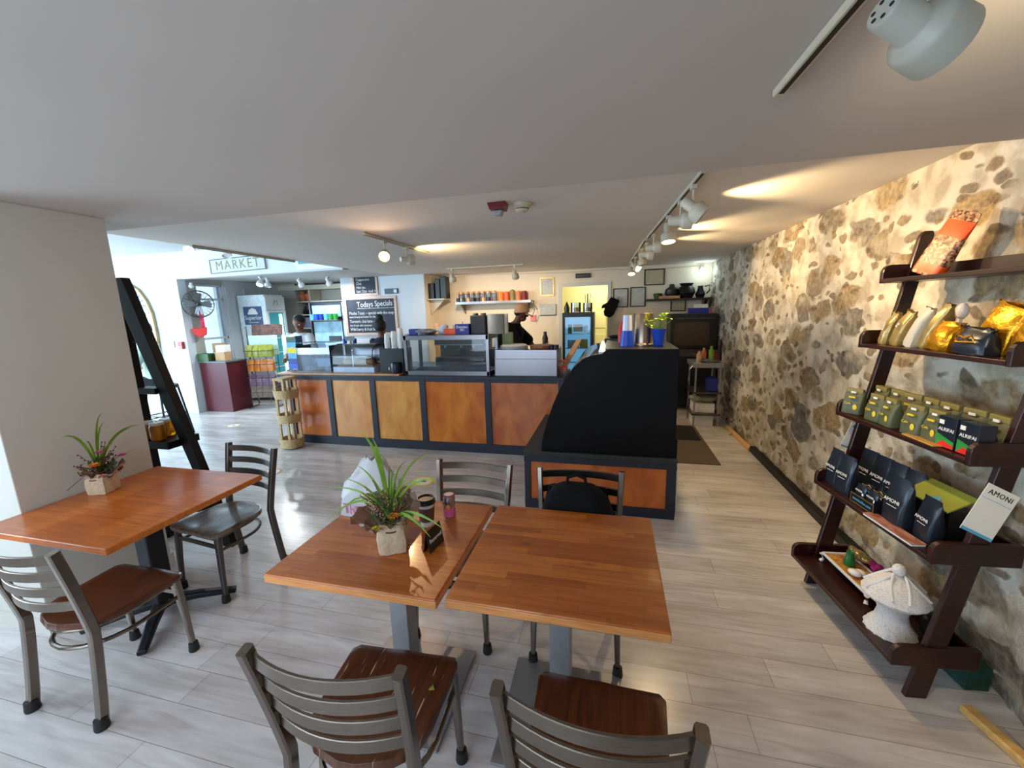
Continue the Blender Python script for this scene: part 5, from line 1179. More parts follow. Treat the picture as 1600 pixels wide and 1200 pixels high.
# shelf of black pots
a = at(1064, 466, YF - 0.15); t = thing('wall_shelf', 'dark wooden wall shelf carrying black pots in the corner', 'shelf', (1.12, YF - 0.30, a.z))
MB().box(-0.52, 0.55, 0, 0.29, -0.04, 0).build('shelf_board', 'mahog', t); MB().prism([(0.0, -0.04), (0.28, -0.04), (0.28, -0.28)], 0.44, 0.48, 'yz').build('bracket', 'mahog', t)
zs = a.z + 0.0005
def pot(name, label, x, prof, hnd=False, g='black clay pots on the corner shelf'):
    mb = MB().lathe(prof, n=24)
    if hnd: mb.tube([(0.07, 0, 0.19), (0.14, 0, 0.21), (0.15, 0, 0.12), (0.10, 0, 0.07)], 0.012, 8)
    return put(name, label, 'pot', mb, 'black', (x, YF - 0.17, zs), g=g)
pot('clay_pot', 'black clay pot with narrow neck, left on the corner shelf', 1.03, [(0, 0), (0.07, 0), (0.12, 0.09), (0.11, 0.16), (0.05, 0.20), (0.045, 0.24), (0.03, 0.25), (0, 0.25)])
pot('clay_pot', 'large black wide-mouthed pot in the middle of the corner shelf', 1.27, [(0, 0), (0.10, 0), (0.15, 0.09), (0.13, 0.17), (0.09, 0.21), (0.12, 0.255), (0.10, 0.255), (0, 0.2)])
pot('clay_jug', 'black clay jug with handle at the right of the corner shelf', 1.50, [(0, 0), (0.06, 0), (0.085, 0.06), (0.05, 0.13), (0.04, 0.18), (0.05, 0.20), (0, 0.2)], True)
put('wooden_box', 'low light wood box on the corner shelf', 'box', MB().box(-0.17, 0.17, -0.05, 0.05, 0, 0.045), 'lip', (0.98, YF - 0.26 + 0.01, zs), smooth=False)
put('green_pot', 'dark green low pot at the left of the corner shelf', 'pot', MB().lathe([(0, 0), (0.06, 0), (0.08, 0.09), (0.05, 0.10), (0, 0.1)]), 'leafd', (0.80, YF - 0.13, zs))
# dark oven on its stand
t = thing('oven', 'large black oven with brown glass door in the corner', 'oven', (1.30, 7.15, 1.04))
MB().box(-0.36, 0.36, 0.0, 0.5, 0, 0.57).build('oven_body', 'black', t, bevel=0.01)
pl = [(0.27 * (abs(math.cos(q)) ** 0.35) * (1 if math.cos(q) > 0 else -1) - 0.03, 0.25 + 0.19 * (abs(math.sin(q)) ** 0.35) * (1 if math.sin(q) > 0 else -1)) for q in [2 * PI * i / 32 for i in range(32)]]
MB().prism(pl, -0.012, 0.0, 'xz').build('brown_window', 'oven', t)
MB().bar([(-0.28, -0.03, 0.5), (0.30, -0.03, 0.5)], 0.02, 0.02).build('handle', 'darksteel', t)
t = thing('work_table', 'dark kitchen table under the black oven', 'table', (1.15, 7.1, 0))
MB().box(-0.52, 0.53, 0, 0.62, 0.98, 1.039).build('table_top', 'darksteel', t)
for x in (-0.48, 0.49):
    for y in (0.04, 0.58): MB().box(x - 0.02, x + 0.02, y - 0.02, y + 0.02, 0, 0.98).build('leg', 'darksteel', t)
MB().box(-0.5, 0.5, 0.05, 0.58, 0.1, 0.85).build('lower_unit', 'black', t)
put('foil_box', 'blue and violet carton lying on top of the black oven', 'box', MB().box(-0.15, 0.15, -0.06, 0.06, 0, 0.09), 'deepblue', (1.38, 7.30, 1.6105), smooth=False)
put('foil_box', 'red and white carton at right on the black oven', 'box', MB().box(-0.07, 0.07, -0.06, 0.06, 0, 0.10), plain('pink white carton', (206, 130, 130), 0.5, var=0.4, scale=8), (1.56, 7.5, 1.6105), smooth=False)
put('white_carton', 'white low carton stacked on the blue carton', 'box', MB().box(-0.10, 0.10, -0.05, 0.05, 0, 0.06), 'paper', (1.42, 7.30, 1.701), smooth=False)
# cart
t = thing('steel_cart', 'grey metal utility cart with shelves beside the stone wall', 'cart', (1.34, 6.15, 0), 0)
for z in (0.90, 0.52, 0.20): MB().box(-0.19, 0.19, 0, 0.5, z - 0.03, z).build('tray', 'darksteel', t, bevel=0.003)
for x in (-0.17, 0.15):
    for y in (0.0, 0.48): MB().box(x, x + 0.022, y, y + 0.02, 0.0, 0.9).build('leg', 'silver', t)
MB().box(-0.20, 0.20, -0.02, 0.5, 0.87, 0.94).build('top_tray', 'silver', t, bevel=0.008)
MB().bar([(-0.21, -0.02, 0.9), (-0.25, -0.05, 0.86), (-0.26, -0.05, 0.70), (-0.25, -0.02, 0.62)], 0.02, 0.012).build('handle', 'inox', t)
put('blue_tin', 'deep blue tin with white lid on the cart middle shelf', 'tin', MB().box(-0.07, 0.07, -0.07, 0.07, 0, 0.19).lathe([(0, 0.19), (0.055, 0.19), (0.055, 0.205), (0, 0.205)]), 'deepblue', (1.42, 6.27, 0.5205), smooth=False, bevel=0.01)
put('white_carton', 'upper white carton low in the utility cart', 'box', MB().box(-0.14, 0.14, -0.15, 0.15, 0, 0.13), 'paper', (1.33, 6.38, 0.2005), smooth=False)
put('white_carton', 'white carton on the floor under the utility cart', 'box', MB().box(-0.14, 0.13, -0.15, 0.15, 0, 0.15), 'paper', (1.33, 6.38, 0.0005), smooth=False)
put('sack', 'pale green and white sack stuffed on the cart over the carton', 'bag', MB().ball((0, 0, 0.06), (0.20, 0.16, 0.06), 10), plain('pale sack', (150, 146, 120), 0.8, var=0.35, scale=14), (1.34, 6.38, 0.331))
for i, (x, y, h, r, m, lb) in enumerate(((1.22, 6.2, 0.16, 0.035, 'tan', 'tan bottle on the cart top, left'), (1.29, 6.25, 0.20, 0.035, 'terracotta', 'orange labelled bottle on the cart top'), (1.38, 6.22, 0.23, 0.035, 'leaf', 'green and white bottle on the cart top'), (1.46, 6.28, 0.15, 0.035, 'redp', 'dark red jar on the cart top'), (1.54, 6.25, 0.14, 0.012, 'cream', 'thin cream candle on the cart top'))):
    put('bottle', lb, 'bottle', MB().lathe([(0, 0), (r, 0), (r, h * .7), (r * .5, h * .85), (r * .5, h), (0, h)], n=16), m, (x, y, 0.9405), g='bottles on the utility cart')
put('pepper_mill', 'tall black pepper mill at the right end of the cart', 'pepper mill', MB().lathe([(0, 0), (0.04, 0), (0.03, 0.1), (0.022, 0.16), (0.034, 0.22), (0.03, 0.28), (0.015, 0.31), (0, 0.31)]), 'black', (1.535, 6.42, 0.9405))
put('crumpled_foil', 'crumpled clear wrap lying on the cart front', 'wrap', MB().ball((0, 0, 0.03), (0.15, 0.04, 0.03), 8), 'acrylic', (1.34, 6.18, 0.9405))
o = put('floor_mat', 'brown floor mat beside the display case', 'mat', MB().box(-0.30, 0.30, -0.78, 0.78, 0, 0.008), 'mat', (0.90, 5.42, 0.0005), 0, False)
put('floor_mat', 'small black floor mat lying on the brown mat', 'mat', MB().box(-0.23, 0.23, -0.32, 0.32, 0, 0.008), 'blackmat', (0.93, 5.80, 0.009), 0, False)
put('dust_pan', 'pale flat scoop on the floor by the stone wall', 'dustpan', MB().prism([(-0.10, 0.18), (0.03, 0.16), (0.12, -0.12), (0.06, -0.22), (-0.02, -0.1)], 0, 0.02, 'xy'), 'cream', (1.50, 6.1 - 0.12, 0.0005), 0, False)
# undercounter glass door fridge in front of the doorway
t = thing('drinks_fridge', 'narrow black glass-door fridge standing before the doorway', 'fridge', (-0.57, 7.2, 0))
MB().box(-0.27, 0.27, 0.03, 0.55, 0, 1.68).build('cabinet', 'black', t, bevel=0.006)
MB().box(-0.225, 0.215, -0.005, 0.028, 0.15, 1.60).build('lit_interior', 'fridgeglow', t)
mb = MB().box(-0.27, -0.225, -0.02, 0.03, 0.05, 1.68).box(0.215, 0.27, -0.02, 0.03, 0.05, 1.68).box(-0.225, 0.215, -0.02, 0.03, 1.60, 1.68).box(-0.225, 0.215, -0.02, 0.03, 0.05, 0.15)
mb.build('door_frame', 'black', t)
for z in (1.30, 1.05, 0.8): MB().box(-0.22, 0.21, -0.018, 0.0, z, z + 0.015).build('shelf', 'inox', t)
MB().box(-0.225, 0.215, -0.022, -0.02, 0.15, 1.60).build('glass_door', 'glass', t)
for x, z, w_, h_, m, lb in ((-0.14, 1.315, 0.07, 0.16, 'greenprint', 'green bottle in the narrow fridge'), (0.0, 1.35, 0.16, 0.13, 'docs', 'grey notice stuck inside the narrow fridge'), (0.14, 1.315, 0.06, 0.14, 'skyblue', 'teal bottle in the narrow fridge'), (-0.08, 1.065, 0.2, 0.14, 'skyblue', 'light blue tub in the narrow fridge'), (0.10, 1.065, 0.14, 0.15, 'lime', 'lime topped tub in the narrow fridge')):
    put('fridge_item', lb, 'container', MB().box(-w_/2, w_/2, -0.005, 0.003, 0, h_), m, (-0.57 + x, 7.2 - 0.011, z), smooth=False)
for i, (x, r, h) in enumerate(((-0.63, 0.09, 0.17), (-0.42, 0.08, 0.16))):
    t = thing('glass_jar', ('wide glass jar with amber food on the narrow fridge', 'square glass jar with utensils on the narrow fridge')[i], 'jar', (x, 7.45, 1.6805))
    MB().lathe([(0, 0), (r, 0), (r, h), (r - .01, h), (r - .01, 0.01), (0, 0.01)], n=20).build('glass_body', 'glass', t, smooth=True)
    MB().lathe([(0, 0.012), (r - .014, 0.012), (r - .014, h * .5), (0, h * .5)], n=20).build('contents', 'honey', t)
    if i:
        for k in range(3): MB().bar([(0.02 * k - 0.02, 0, 0.03), (0.05 * k - 0.05, 0, h + 0.16)], 0.02, 0.008).build('utensil', 'black', t)
put('black_figurine', 'small black and white figurine on the narrow fridge left end', 'ornament', MB().lathe([(0, 0), (0.045, 0), (0.05, 0.08), (0.03, 0.14), (0.0, 0.2)], n=12), 'black', (-0.79, 7.45, 1.6805))
# oven mitt hanging
a = at(955, 480, 7.9); t = thing('oven_mitt', 'black oven mitt hanging right of the doorway', 'mitt', (a.x, 7.92, a.z)); t.rotation_euler = (0, math.radians(25), 0)
MB().prism([(-0.09, 0.17), (0.09, 0.17), (0.10, -0.12), (0.05, -0.19), (-0.05, -0.19), (-0.09, -0.13), (-0.10, -0.05), (-0.15, -0.10), (-0.17, -0.03), (-0.10, 0.05)], -0.03, 0.02, 'xz').build('mitt_body', 'softblack', t, bevel=0.02, smooth=True)
MB().tube([(0.05, 0, 0.17), (0.07, 0, 0.22), (0.03, 0, 0.22), (0.05, 0, 0.17)], 0.006, 6).build('hanging_loop', 'softblack', t)
# wall shelf with jars
a = at(716, 474, 7.85); b = at(832, 471, 7.85); za = a.z
t = thing('steel_shelf', 'long steel wall shelf holding a row of jars', 'shelf', ((a.x + b.x) / 2, YF - 0.32, za)); wl = (b.x - a.x) / 2
MB().box(-wl, wl, 0, 0.315, 0, 0.02).box(-wl, wl, 0, 0.012, -0.03, 0.02).build('shelf_board', 'inox', t, bevel=0.003)
for x in (-wl + 0.1, wl - 0.1): MB().prism([(0.02, 0.0), (0.315, 0.0), (0.315, -0.22)], x - 0.01, x + 0.01, 'yz').build('bracket', 'inox', t)
names = ['far left', 'second from left', 'third from left', 'fourth from left', 'fifth from left', 'sixth from left', 'seventh from left']
x0_ = a.x + 0.07
for i in range(7):
    j = thing('spice_jar', 'glass storage jar with wooden lid on the steel shelf, ' + names[i], 'jar', (x0_ + i * 0.115, YF - 0.16, za + 0.0205), 0, 'glass jars on the steel shelf')
    MB().lathe([(0, 0), (0.045, 0), (0.05, 0.02), (0.05, 0.16), (0, 0.16)], n=16).build('glass_body', 'acrylic', j, smooth=True)
    MB().lathe([(0, 0.161), (0.048, 0.161), (0.048, 0.20), (0, 0.20)], n=16).build('lid', 'lip', j, smooth=True)
    put('small_tin', 'small dark and white tin in front of the jars, ' + names[i], 'tin', MB().lathe([(0, 0), (0.035, 0), (0.035, 0.075), (0, 0.075)], n=14), 'slatepouch' if i % 3 != 2 else 'tan', (x0_ - 0.02 + i * 0.105, YF - 0.275, za + 0.0205), g='small tins on the steel shelf')
for i, (m, lb) in enumerate((('orangep', 'orange and yellow'), ('orange', 'red orange'), ('olivetop', 'green and white'), ('terracotta', 'brick red'), ('redp', 'dark red square'))):
    put('food_tin', lb + ' food tin on the right half of steel shelf', 'tin', MB().lathe([(0, 0), (0.053, 0), (0.053, 0.17 + 0.02 * (i == 2)), (0, 0.18 + 0.03 * (i == 2))], n=16), m, (x0_ + 0.83 + i * 0.118 - (0.0), YF - 0.16, za + 0.0205), g='food tins on the steel shelf')
t = thing('hose', 'grey hose hanging from the right end of the steel shelf', 'hose', (0, 0, 0))
MB().tube([at(829, 468, 7.7), at(833, 474, 7.7), at(835, 484, 7.7), at(832, 492, 7.7)], 0.012, 8).build('hose_pipe', 'silver', t, smooth=True)
put('pink_note', 'pink rag hanging on the kitchen wall below the hose', 'rag', MB().box(-0.05, 0.05, -0.01, 0.01, -0.06, 0.06), plain('pink rag', (226, 130, 136), 0.8), at(833, 497, YF - 0.02), smooth=False)
put('bottle_dark', 'dark spray bottle with yellow grip near the kitchen wall', 'bottle', MB().lathe([(0, 0), (0.05, 0), (0.055, 0.2), (0.03, 0.27), (0.03, 0.32), (0, 0.32)]), 'black', (-1.20, 7.5, 1.0205), smooth=True)
put('kitchen_table', 'plain white worktop against the kitchen back wall', 'counter', MB().box(-1.1, 0.75, -0.3, 0.3, 0, 1.02), 'paper', (-1.9, 7.65, 0), smooth=False)
# black monitors on a corner shelf
t = thing('corner_shelf', 'small cream shelf high in the corner under the speakers', 'shelf', (-3.52, 7.55, 1.99))
MB().box(0, 0.36, -0.1, 0.28, 0, 0.02).build('shelf_board', 'cream', t); MB().prism([(0.0, 0), (0.3, 0), (0.0, -0.3)], 0.05, 0.07, 'xz').build('bracket', 'cream', t)
for i, (x, w_, h_, lb) in enumerate(((-3.44, 0.12, 0.30, 'small black speaker at the left of the corner shelf'), (-3.31, 0.10, 0.38, 'tall narrow black speaker in the middle of corner shelf'), (-3.19, 0.12, 0.42, 'large black monitor box at the right of the corner shelf'))):
    put('speaker', lb, 'speaker', MB().box(-w_/2, w_/2, -0.08, 0.1, 0, h_), 'black', (x, 7.60, 2.0105), -0.1, False, g='speakers on the corner shelf', bevel=0.01)

# ------------------------------------------------------------------ chalkboards on the white wall
YM = 7.398
t, w_, h_ = frame('chalkboard', 'large chalkboard of the specials in a pale wood frame', (538, 465), (624, 523), YM, 'framewood', 'chalk', 'chalkboard', 0.03, fwidth=0.05)
lettering('title_lettering', "Todays Specials", 0.155, 'chalkw', t, (0.10, -0.021, h_ - 0.15), (RX, -0.03, 0), ext=0.001, sx=0.82)
MB().box(-0.30, 0.53, -0.022, -0.020, h_ - 0.235, h_ - 0.228).build('underline', 'chalkw', t)
for i, (s_, z, bold) in enumerate((("Mocha Toast ~ special with the soup", 0.325, 1), ("warm bread and butter for the day", 0.40, 0), ("Turmeric chai latte ~ all sizes", 0.49, 1), ("hot & iced with cinnamon", 0.57, 0), ("Wild berry & fruit blend", 0.65, 1))):
    lettering('chalk_line', s_, 0.085 if bold else 0.06, 'chalkw', t, (-w_ / 2 + 0.09, -0.021, h_ - z - 0.0), (RX, 0, 0), align='LEFT', sx=0.8)
t, w_, h_ = frame('chalkboard', 'smaller chalkboard with the drinks list near the ceiling', (549, 414), (592, 461), YM, 'framewood', 'chalk', 'chalkboard', 0.03, fwidth=0.04)
for i, s_ in enumerate(("Espresso", "Latte", "Mocha", "Cappuccino", "Chai", "Hot tea", "hot 12oz  iced 16oz", "chai tea  matcha tea")):
    lettering('chalk_line', s_, 0.075, 'chalkw', t, (-w_ / 2 + 0.08, -0.021, h_ - 0.07 - i * 0.076), (RX, 0, 0), align='LEFT', sx=0.85)
a = at(612, 455, YM); t = thing('wall_display', 'small dark digital display on the white wall above chalkboard', 'display', (a.x, YM, a.z - 0.05))
MB().box(-0.145, 0.145, -0.025, 0, 0, 0.10).build('display_body', 'slatepouch', t, bevel=0.004); MB().box(0.06, 0.12, -0.027, -0.025, 0.02, 0.08).build('pale_panel', 'silver', t)

# ------------------------------------------------------------------ market room
a = at(372, 414, 5.79); t = thing('market_sign', 'weathered pale sign board reading MARKET on the beam', 'sign', (a.x + 0.0, 5.795, a.z - 0.11)); t.rotation_euler = (0, math.radians(-1.5), 0)
wv = 0.575
MB().box(-wv, wv, -0.02, 0, 0, 0.235).build('board', 'sign', t)
MB().box(-wv, wv, -0.026, -0.018, 0, 0.012).box(-wv, wv, -0.026, -0.018, 0.223, 0.235).box(-wv, -wv + 0.012, -0.026, -0.018, 0, 0.235).box(wv - 0.014, wv, -0.026, -0.018, 0, 0.235).build('dark_border', 'darksteel', t)
lettering('market_lettering', 'MARKET', 0.215, 'signtxt', t, (0, -0.021, 0.118), (RX, 0, 0), ext=0.002, spacing=1.22, sx=0.98)
# arched ornamental window frame
t = thing('arch_ornament', 'pointed arch window ornament with scroll ironwork on the wall', 'wall ornament', (-8.62, 5.79, 1.02))
half_ = [(0.40, 0.0), (0.42, 0.5), (0.40, 0.85), (0.32, 1.08), (0.18, 1.27), (0.0, 1.38)]
ol = half_ + [(-x, z) for x, z in reversed(half_[:-1])]
MB().bar([(x, -0.02, z) for x, z in ol], 0.05, 0.05, up=(0, 1, 0)).bar([(-0.40, -0.02, 0.0), (0.40, -0.02, 0.0)], 0.05, 0.05).build('arch_frame', 'brass', t)
mb = MB()
def scroll(cx, cz, r, turns, a0, d=1):
    mb.tube([(cx + r * (1 - 0.85 * k / 24) * math.cos(a0 + d * turns * 2 * PI * k / 24), -0.015, cz + r * (1 - 0.85 * k / 24) * math.sin(a0 + d * turns * 2 * PI * k / 24)) for k in range(25)], 0.006, 5)
for z in (0.25, 0.55, 0.85):
    for s in (-1, 1): scroll(s * 0.18, z, 0.15, 1.3, 0 if s > 0 else PI, s)
for k in range(8): a_ = PI * k / 7; mb.tube([(0, -0.015, 1.0), (0.27 * math.cos(a_), -0.015, 1.0 + 0.25 * math.sin(a_))], 0.006, 5)
mb.tube([(0, -0.015, 0.0), (0, -0.015, 1.35)], 0.007, 5)
mb.build('iron_scrollwork', 'darksteel', t)
a = at(285, 540, 5.79); t = thing('fire_alarm', 'small red fire alarm pull box on the market wall', 'alarm', (a.x, 5.795, a.z - 0.06))
MB().box(-0.05, 0.05, -0.05, 0, 0, 0.13).build('alarm_box', 'red', t, bevel=0.004); MB().box(-0.035, 0.035, -0.053, -0.05, 0.02, 0.045).build('pull_bar', 'paper', t)
a = at(270, 538, 5.79); t = thing('light_switch', 'pale double light switch left of the fire alarm', 'switch', (a.x, 5.795, a.z - 0.06))
MB().box(-0.04, 0.04, -0.012, 0, 0, 0.12).build('switch_plate', 'cream', t, bevel=0.002); MB().box(-0.02, -0.006, -0.02, -0.012, 0.04, 0.08).box(0.006, 0.02, -0.02, -0.012, 0.04, 0.08).build('rockers', 'whiteplastic', t)
# wall fan
t = thing('wall_fan', 'round caged fan mounted high on the market side wall', 'fan', (-7.42, 6.02, 2.02)); t.rotation_euler = (math.radians(8), 0, math.radians(48))
mb = MB()
for z in (-0.04, 0.05): mb.tube([(0.24 * math.cos(q), z, 0.24 * math.sin(q)) for q in [2 * PI * i / 28 for i in range(28)]], 0.008, 6, closed=True)
for i in range(24):
    q = 2 * PI * i / 24
    mb.tube([(0.03 * math.cos(q), -0.07, 0.03 * math.sin(q)), (0.16 * math.cos(q), -0.065, 0.16 * math.sin(q)), (0.24 * math.cos(q), 0.0, 0.24 * math.sin(q)), (0.15 * math.cos(q), 0.07, 0.15 * math.sin(q))], 0.003, 4)
mb.build('wire_cage', 'darksteel', t)
mb = MB()
for i in range(4):
    q = PI / 2 * i; X = Matrix.Rotation(q, 4, 'Y') @ Matrix.Rotation(0.5, 4, 'X'); mb.prism([(0.02, -0.03), (0.18, -0.09), (0.21, 0.0), (0.17, 0.08), (0.02, 0.03)], -0.002, 0.002, 'xz', X)
mb.build('fan_blades', 'silver', t)
MB().ball((0, 0.06, 0), (0.06, 0.09, 0.06), 10).build('motor', 'darksteel', t, smooth=True)
MB().bar([(-0.02, 0.10, 0.0), (-0.14, 0.16, 0.10)], 0.03, 0.03).build('wall_arm', 'darksteel', t)
put('red_funnel', 'bright red scoop hanging under the fan', 'scoop', MB().prism([(-0.12, 0.08), (0.12, 0.10), (0.10, -0.04), (0.0, -0.09), (-0.07, -0.03)], -0.04, 0.04, 'xz'), 'brightred', at(312, 520, 5.99), 0.7, False, bevel=0.01)
put('red_strap', 'tall pink red poster strip beside the shop window', 'banner', MB().box(-0.03, 0.03, -0.01, 0.01, -0.2, 0.2), plain('red pink print', (226, 60, 90), 0.5, var=0.4, scale=20), at(316, 501, 6.05), 0.9, False)
# maroon cabinet with a countertop
t = thing('maroon_cabinet', 'maroon cabinet with dark top at the market wall end', 'cabinet', (-7.20, 6.10, 0))
MB().box(-0.34, 0.28, -0.14, 0.30, 0.0, 0.94).build('cabinet_body', 'maroon', t, bevel=0.004)
MB().box(-0.345, 0.30, -0.17, 0.30, 0.94, 0.965).build('countertop', plain('dark teal laminate', (88, 104, 108), 0.3), t, bevel=0.003)
for i, (x, y, z, w_, h_, m, lb) in enumerate(((-7.40, 6.0, 0.966, 0.26, 0.14, 'leafd', 'dark green tin on the maroon cabinet'), (-7.12, 6.1, 0.966, 0.2, 0.16, 'tan', 'tan carton on the maroon cabinet'), (-7.10, 6.1, 1.127, 0.17, 0.13, 'paper', 'white parcel stacked on the tan carton'), (-7.30, 6.2, 1.107, 0.16, 0.18, 'kraft', 'brown paper parcel on the green tin'))):
    put('parcel', lb, 'box', MB().box(-w_/2, w_/2, -0.08, 0.08, 0, h_), m, (x, y, z), 0.1 * i, False, g='parcels on the maroon cabinet', bevel=0.004)
# tall display fridge with brand panel on its side
t = thing('display_fridge', 'tall white glass-door fridge with blue grey logo on its side', 'fridge', (-6.87, 6.95, 0))
MB().box(-0.66, 0, 0, 0.50, 0.06, 2.20).build('cabinet', plain('white fridge enamel', (226, 236, 240), 0.35), t, bevel=0.006)
MB().box(-0.54, -0.08, -0.006, 0, 1.60, 1.97).build('logo_panel', plain('slate blue print', (78, 96, 132), 0.5), t)
lettering('script_logo', 'Superior', 0.125, 'paper', t, (-0.31, -0.0075, 1.74), (RX, 0, 0))
MB().prism([(-0.31 + (0.12 + 0.006 * math.sin(9 * q)) * math.cos(q), 1.81 + (0.125 + 0.006 * math.sin(9 * q)) * math.sin(q)) for q in [PI * i / 16 for i in range(17)]], -0.009, -0.006, 'xz').build('hair_emblem', 'paper', t)
lettering('small_lettering', 'CAFE & MARKET', 0.035, 'paper', t, (-0.31, -0.0075, 1.645), (RX, 0, 0))
MB().box(0.0, 0.012, 0.05, 0.45, 0.42, 1.86).build('lit_interior', emis('teal lit interior', (60, 140, 150), 0.35), t)
mb = MB().box(0.012, 0.035, 0.0, 0.05, 0.38, 1.88).box(0.012, 0.035, 0.45, 0.50, 0.38, 1.88).box(0.012, 0.035, 0.05, 0.45, 0.38, 0.42).box(0.012, 0.035, 0.05, 0.45, 1.84, 1.88)
mb.build('door_frame', 'whiteplastic', t)
MB().box(0.014, 0.022, 0.33, 0.40, 0.44, 1.80).build('led_strip', 'ledtube', t)
for z in (0.7, 1.0, 1.3, 1.55): MB().box(0.012, 0.02, 0.06, 0.44, z, z + 0.02).build('shelf', 'whiteplastic', t)
MB().box(0.0, 0.03, 0.0, 0.50, 1.89, 2.16).build('header_sign', 'whiteplastic', t)
MB().tube([(0.033, 0.2, 2.0), (0.033, 0.24, 2.09), (0.033, 0.30, 2.08), (0.033, 0.31, 2.0)], 0.006, 5).build('header_emblem', 'greenprint', t)
MB().box(0.0, 0.02, 0.02, 0.48, 0.06, 0.36).build('grille', 'silver', t)
for k in range(5): MB().box(0.02, 0.024, 0.04, 0.46, 0.09 + k * 0.05, 0.105 + k * 0.05).build('grille_slot', 'black', t)
# wire rack of snack bags
t = thing('snack_rack', 'wire rack hung with snack bags beside the maroon cabinet', 'display stand', (-6.60, 6.45, 0), 0.25)
mb = MB()
for x in (-0.24, 0.0, 0.24): mb.tube([(x, 0.12, 0.05), (x, 0.12, 1.35)], 0.008, 5)
for z in (0.12, 0.32, 0.60, 0.86, 1.12): mb.tube([(-0.25, 0.12, z), (0.25, 0.12, z)], 0.006, 5).tube([(-0.25, -0.14, z), (0.25, -0.14, z)], 0.006, 5).tube([(-0.25, 0.12, z), (-0.25, -0.14, z)], 0.006, 5).tube([(0.25, 0.12, z), (0.25, -0.14, z)], 0.006, 5)
for x in (-0.26, 0.26): mb.tube([(x, 0.12, 0.02), (x, -0.2, 0.02)], 0.01, 5).tube([(x, 0.12, 0.02), (x, 0.12, 0.2)], 0.01, 5)
mb.tube([(-0.31, 0.12, 0.2), (-0.31, 0.12, 1.58)], 0.014, 6)
mb.build('wire_frame', 'darksteel', t)
MB().box(-0.30, 0.30, -0.03, 0.0, 1.40, 1.62, Matrix.Translation((0, 0.08, 0)) @ Matrix.Rotation(-0.15, 4, 'X')).build('header_card', plain('photo header print', (104, 66, 56), 0.5, var=0.6, scale=16), t)
MB().box(-0.28, 0.28, 0.11, 0.12, 1.02, 1.40).build('mint_back_panel', plain('mint panel', (196, 226, 214), 0.5), t)
rows = [(1.00, 'chips1', 4, 'yellow green snack bag, top row'), (0.72, 'chips2', 4, 'orange snack bag, second row'), (0.44, 'chips3', 4, 'purple snack bag, third row'), (0.20, 'chips4', 5, 'brown snack bag, bottom row')]
pos = ['leftmost', 'second from left', 'third from left', 'fourth from left', 'rightmost']
rr = Matrix.Translation((-6.60, 6.45, 0)) @ Matrix.Rotation(0.25, 4, 'Z')
for z, m, n_, lb in rows:
    for i in range(n_):
        mb = pouch_bm(0.14, 0.09, 0.23)
        p = rr @ Vector((-0.19 + 0.38 * i / (n_ - 1), -0.05, z)); o = put('snack_bag', lb + ', ' + pos[i], 'snack bag', mb, m, p, 0.25 + random.uniform(-.3, .3), g='snack bags on the wire rack')
# shelf unit of pots against the market back wall
t = thing('pot_shelves', 'cream open shelving with clay pots behind the counter', 'shelf', (-6.85, 8.12, 0))
wS = 0.72
for x in (-wS, 0.10, wS + 0.25): MB().box(x - 0.015, x + 0.015, 0, 0.36, 0, 2.44).build('side_panel', 'cream', t)
for z in (2.06, 1.76, 1.45, 1.10, 0.75): MB().box(-wS, wS + 0.25, 0, 0.36, z, z + 0.025).build('shelf_board', 'paper', t)
MB().box(-wS - 0.02, wS + 0.28, -0.03, 0.36, 2.34, 2.44).build('cornice', 'cream', t)
for i, x in enumerate((-0.32, -0.12, 0.0 + 0.32)):
    x = (-0.40, -0.17, 0.0 - 0.0)[i] if i < 2 else -0.0
    x = (-0.44, -0.21, 0.02 - 0.04)[i]
    put('clay_jar', ('terracotta jar on top shelf, left of three', 'terracotta jar on top shelf, middle of three', 'terracotta jar on top shelf, right of three')[i], 'jar', MB().lathe([(0, 0), (0.06, 0), (0.10, 0.08), (0.095, 0.16), (0.05, 0.20), (0.055, 0.225), (0, 0.22)]), 'terracotta', (-6.85 + x, 8.28, 2.0855), g='terracotta jars on the top shelf')
for i, x in enumerate((-0.42, -0.30, -0.18, -0.06)):
    put('black_jug', 'small black clay jug on the second shelf, ' + ('leftmost', 'second from left', 'third from left', 'rightmost')[i], 'jug', MB().lathe([(0, 0), (0.045, 0), (0.06, 0.06), (0.02, 0.13), (0.025, 0.19), (0, 0.19)]).tube([(0.05, 0, 0.05), (0.085, 0, 0.10), (0.03, 0, 0.15)], 0.008, 5), 'black', (-6.85 + x, 8.28, 1.7855), g='black jugs on the second shelf')
put('violet_box', 'pale violet and white carton on the shelving behind the man', 'box', MB().box(-0.14, 0.14, -0.1, 0.1, 0, 0.24), plain('violet print', (150, 150, 196), 0.5, var=0.3, scale=10), (-6.96, 8.28, 1.4760), smooth=False)
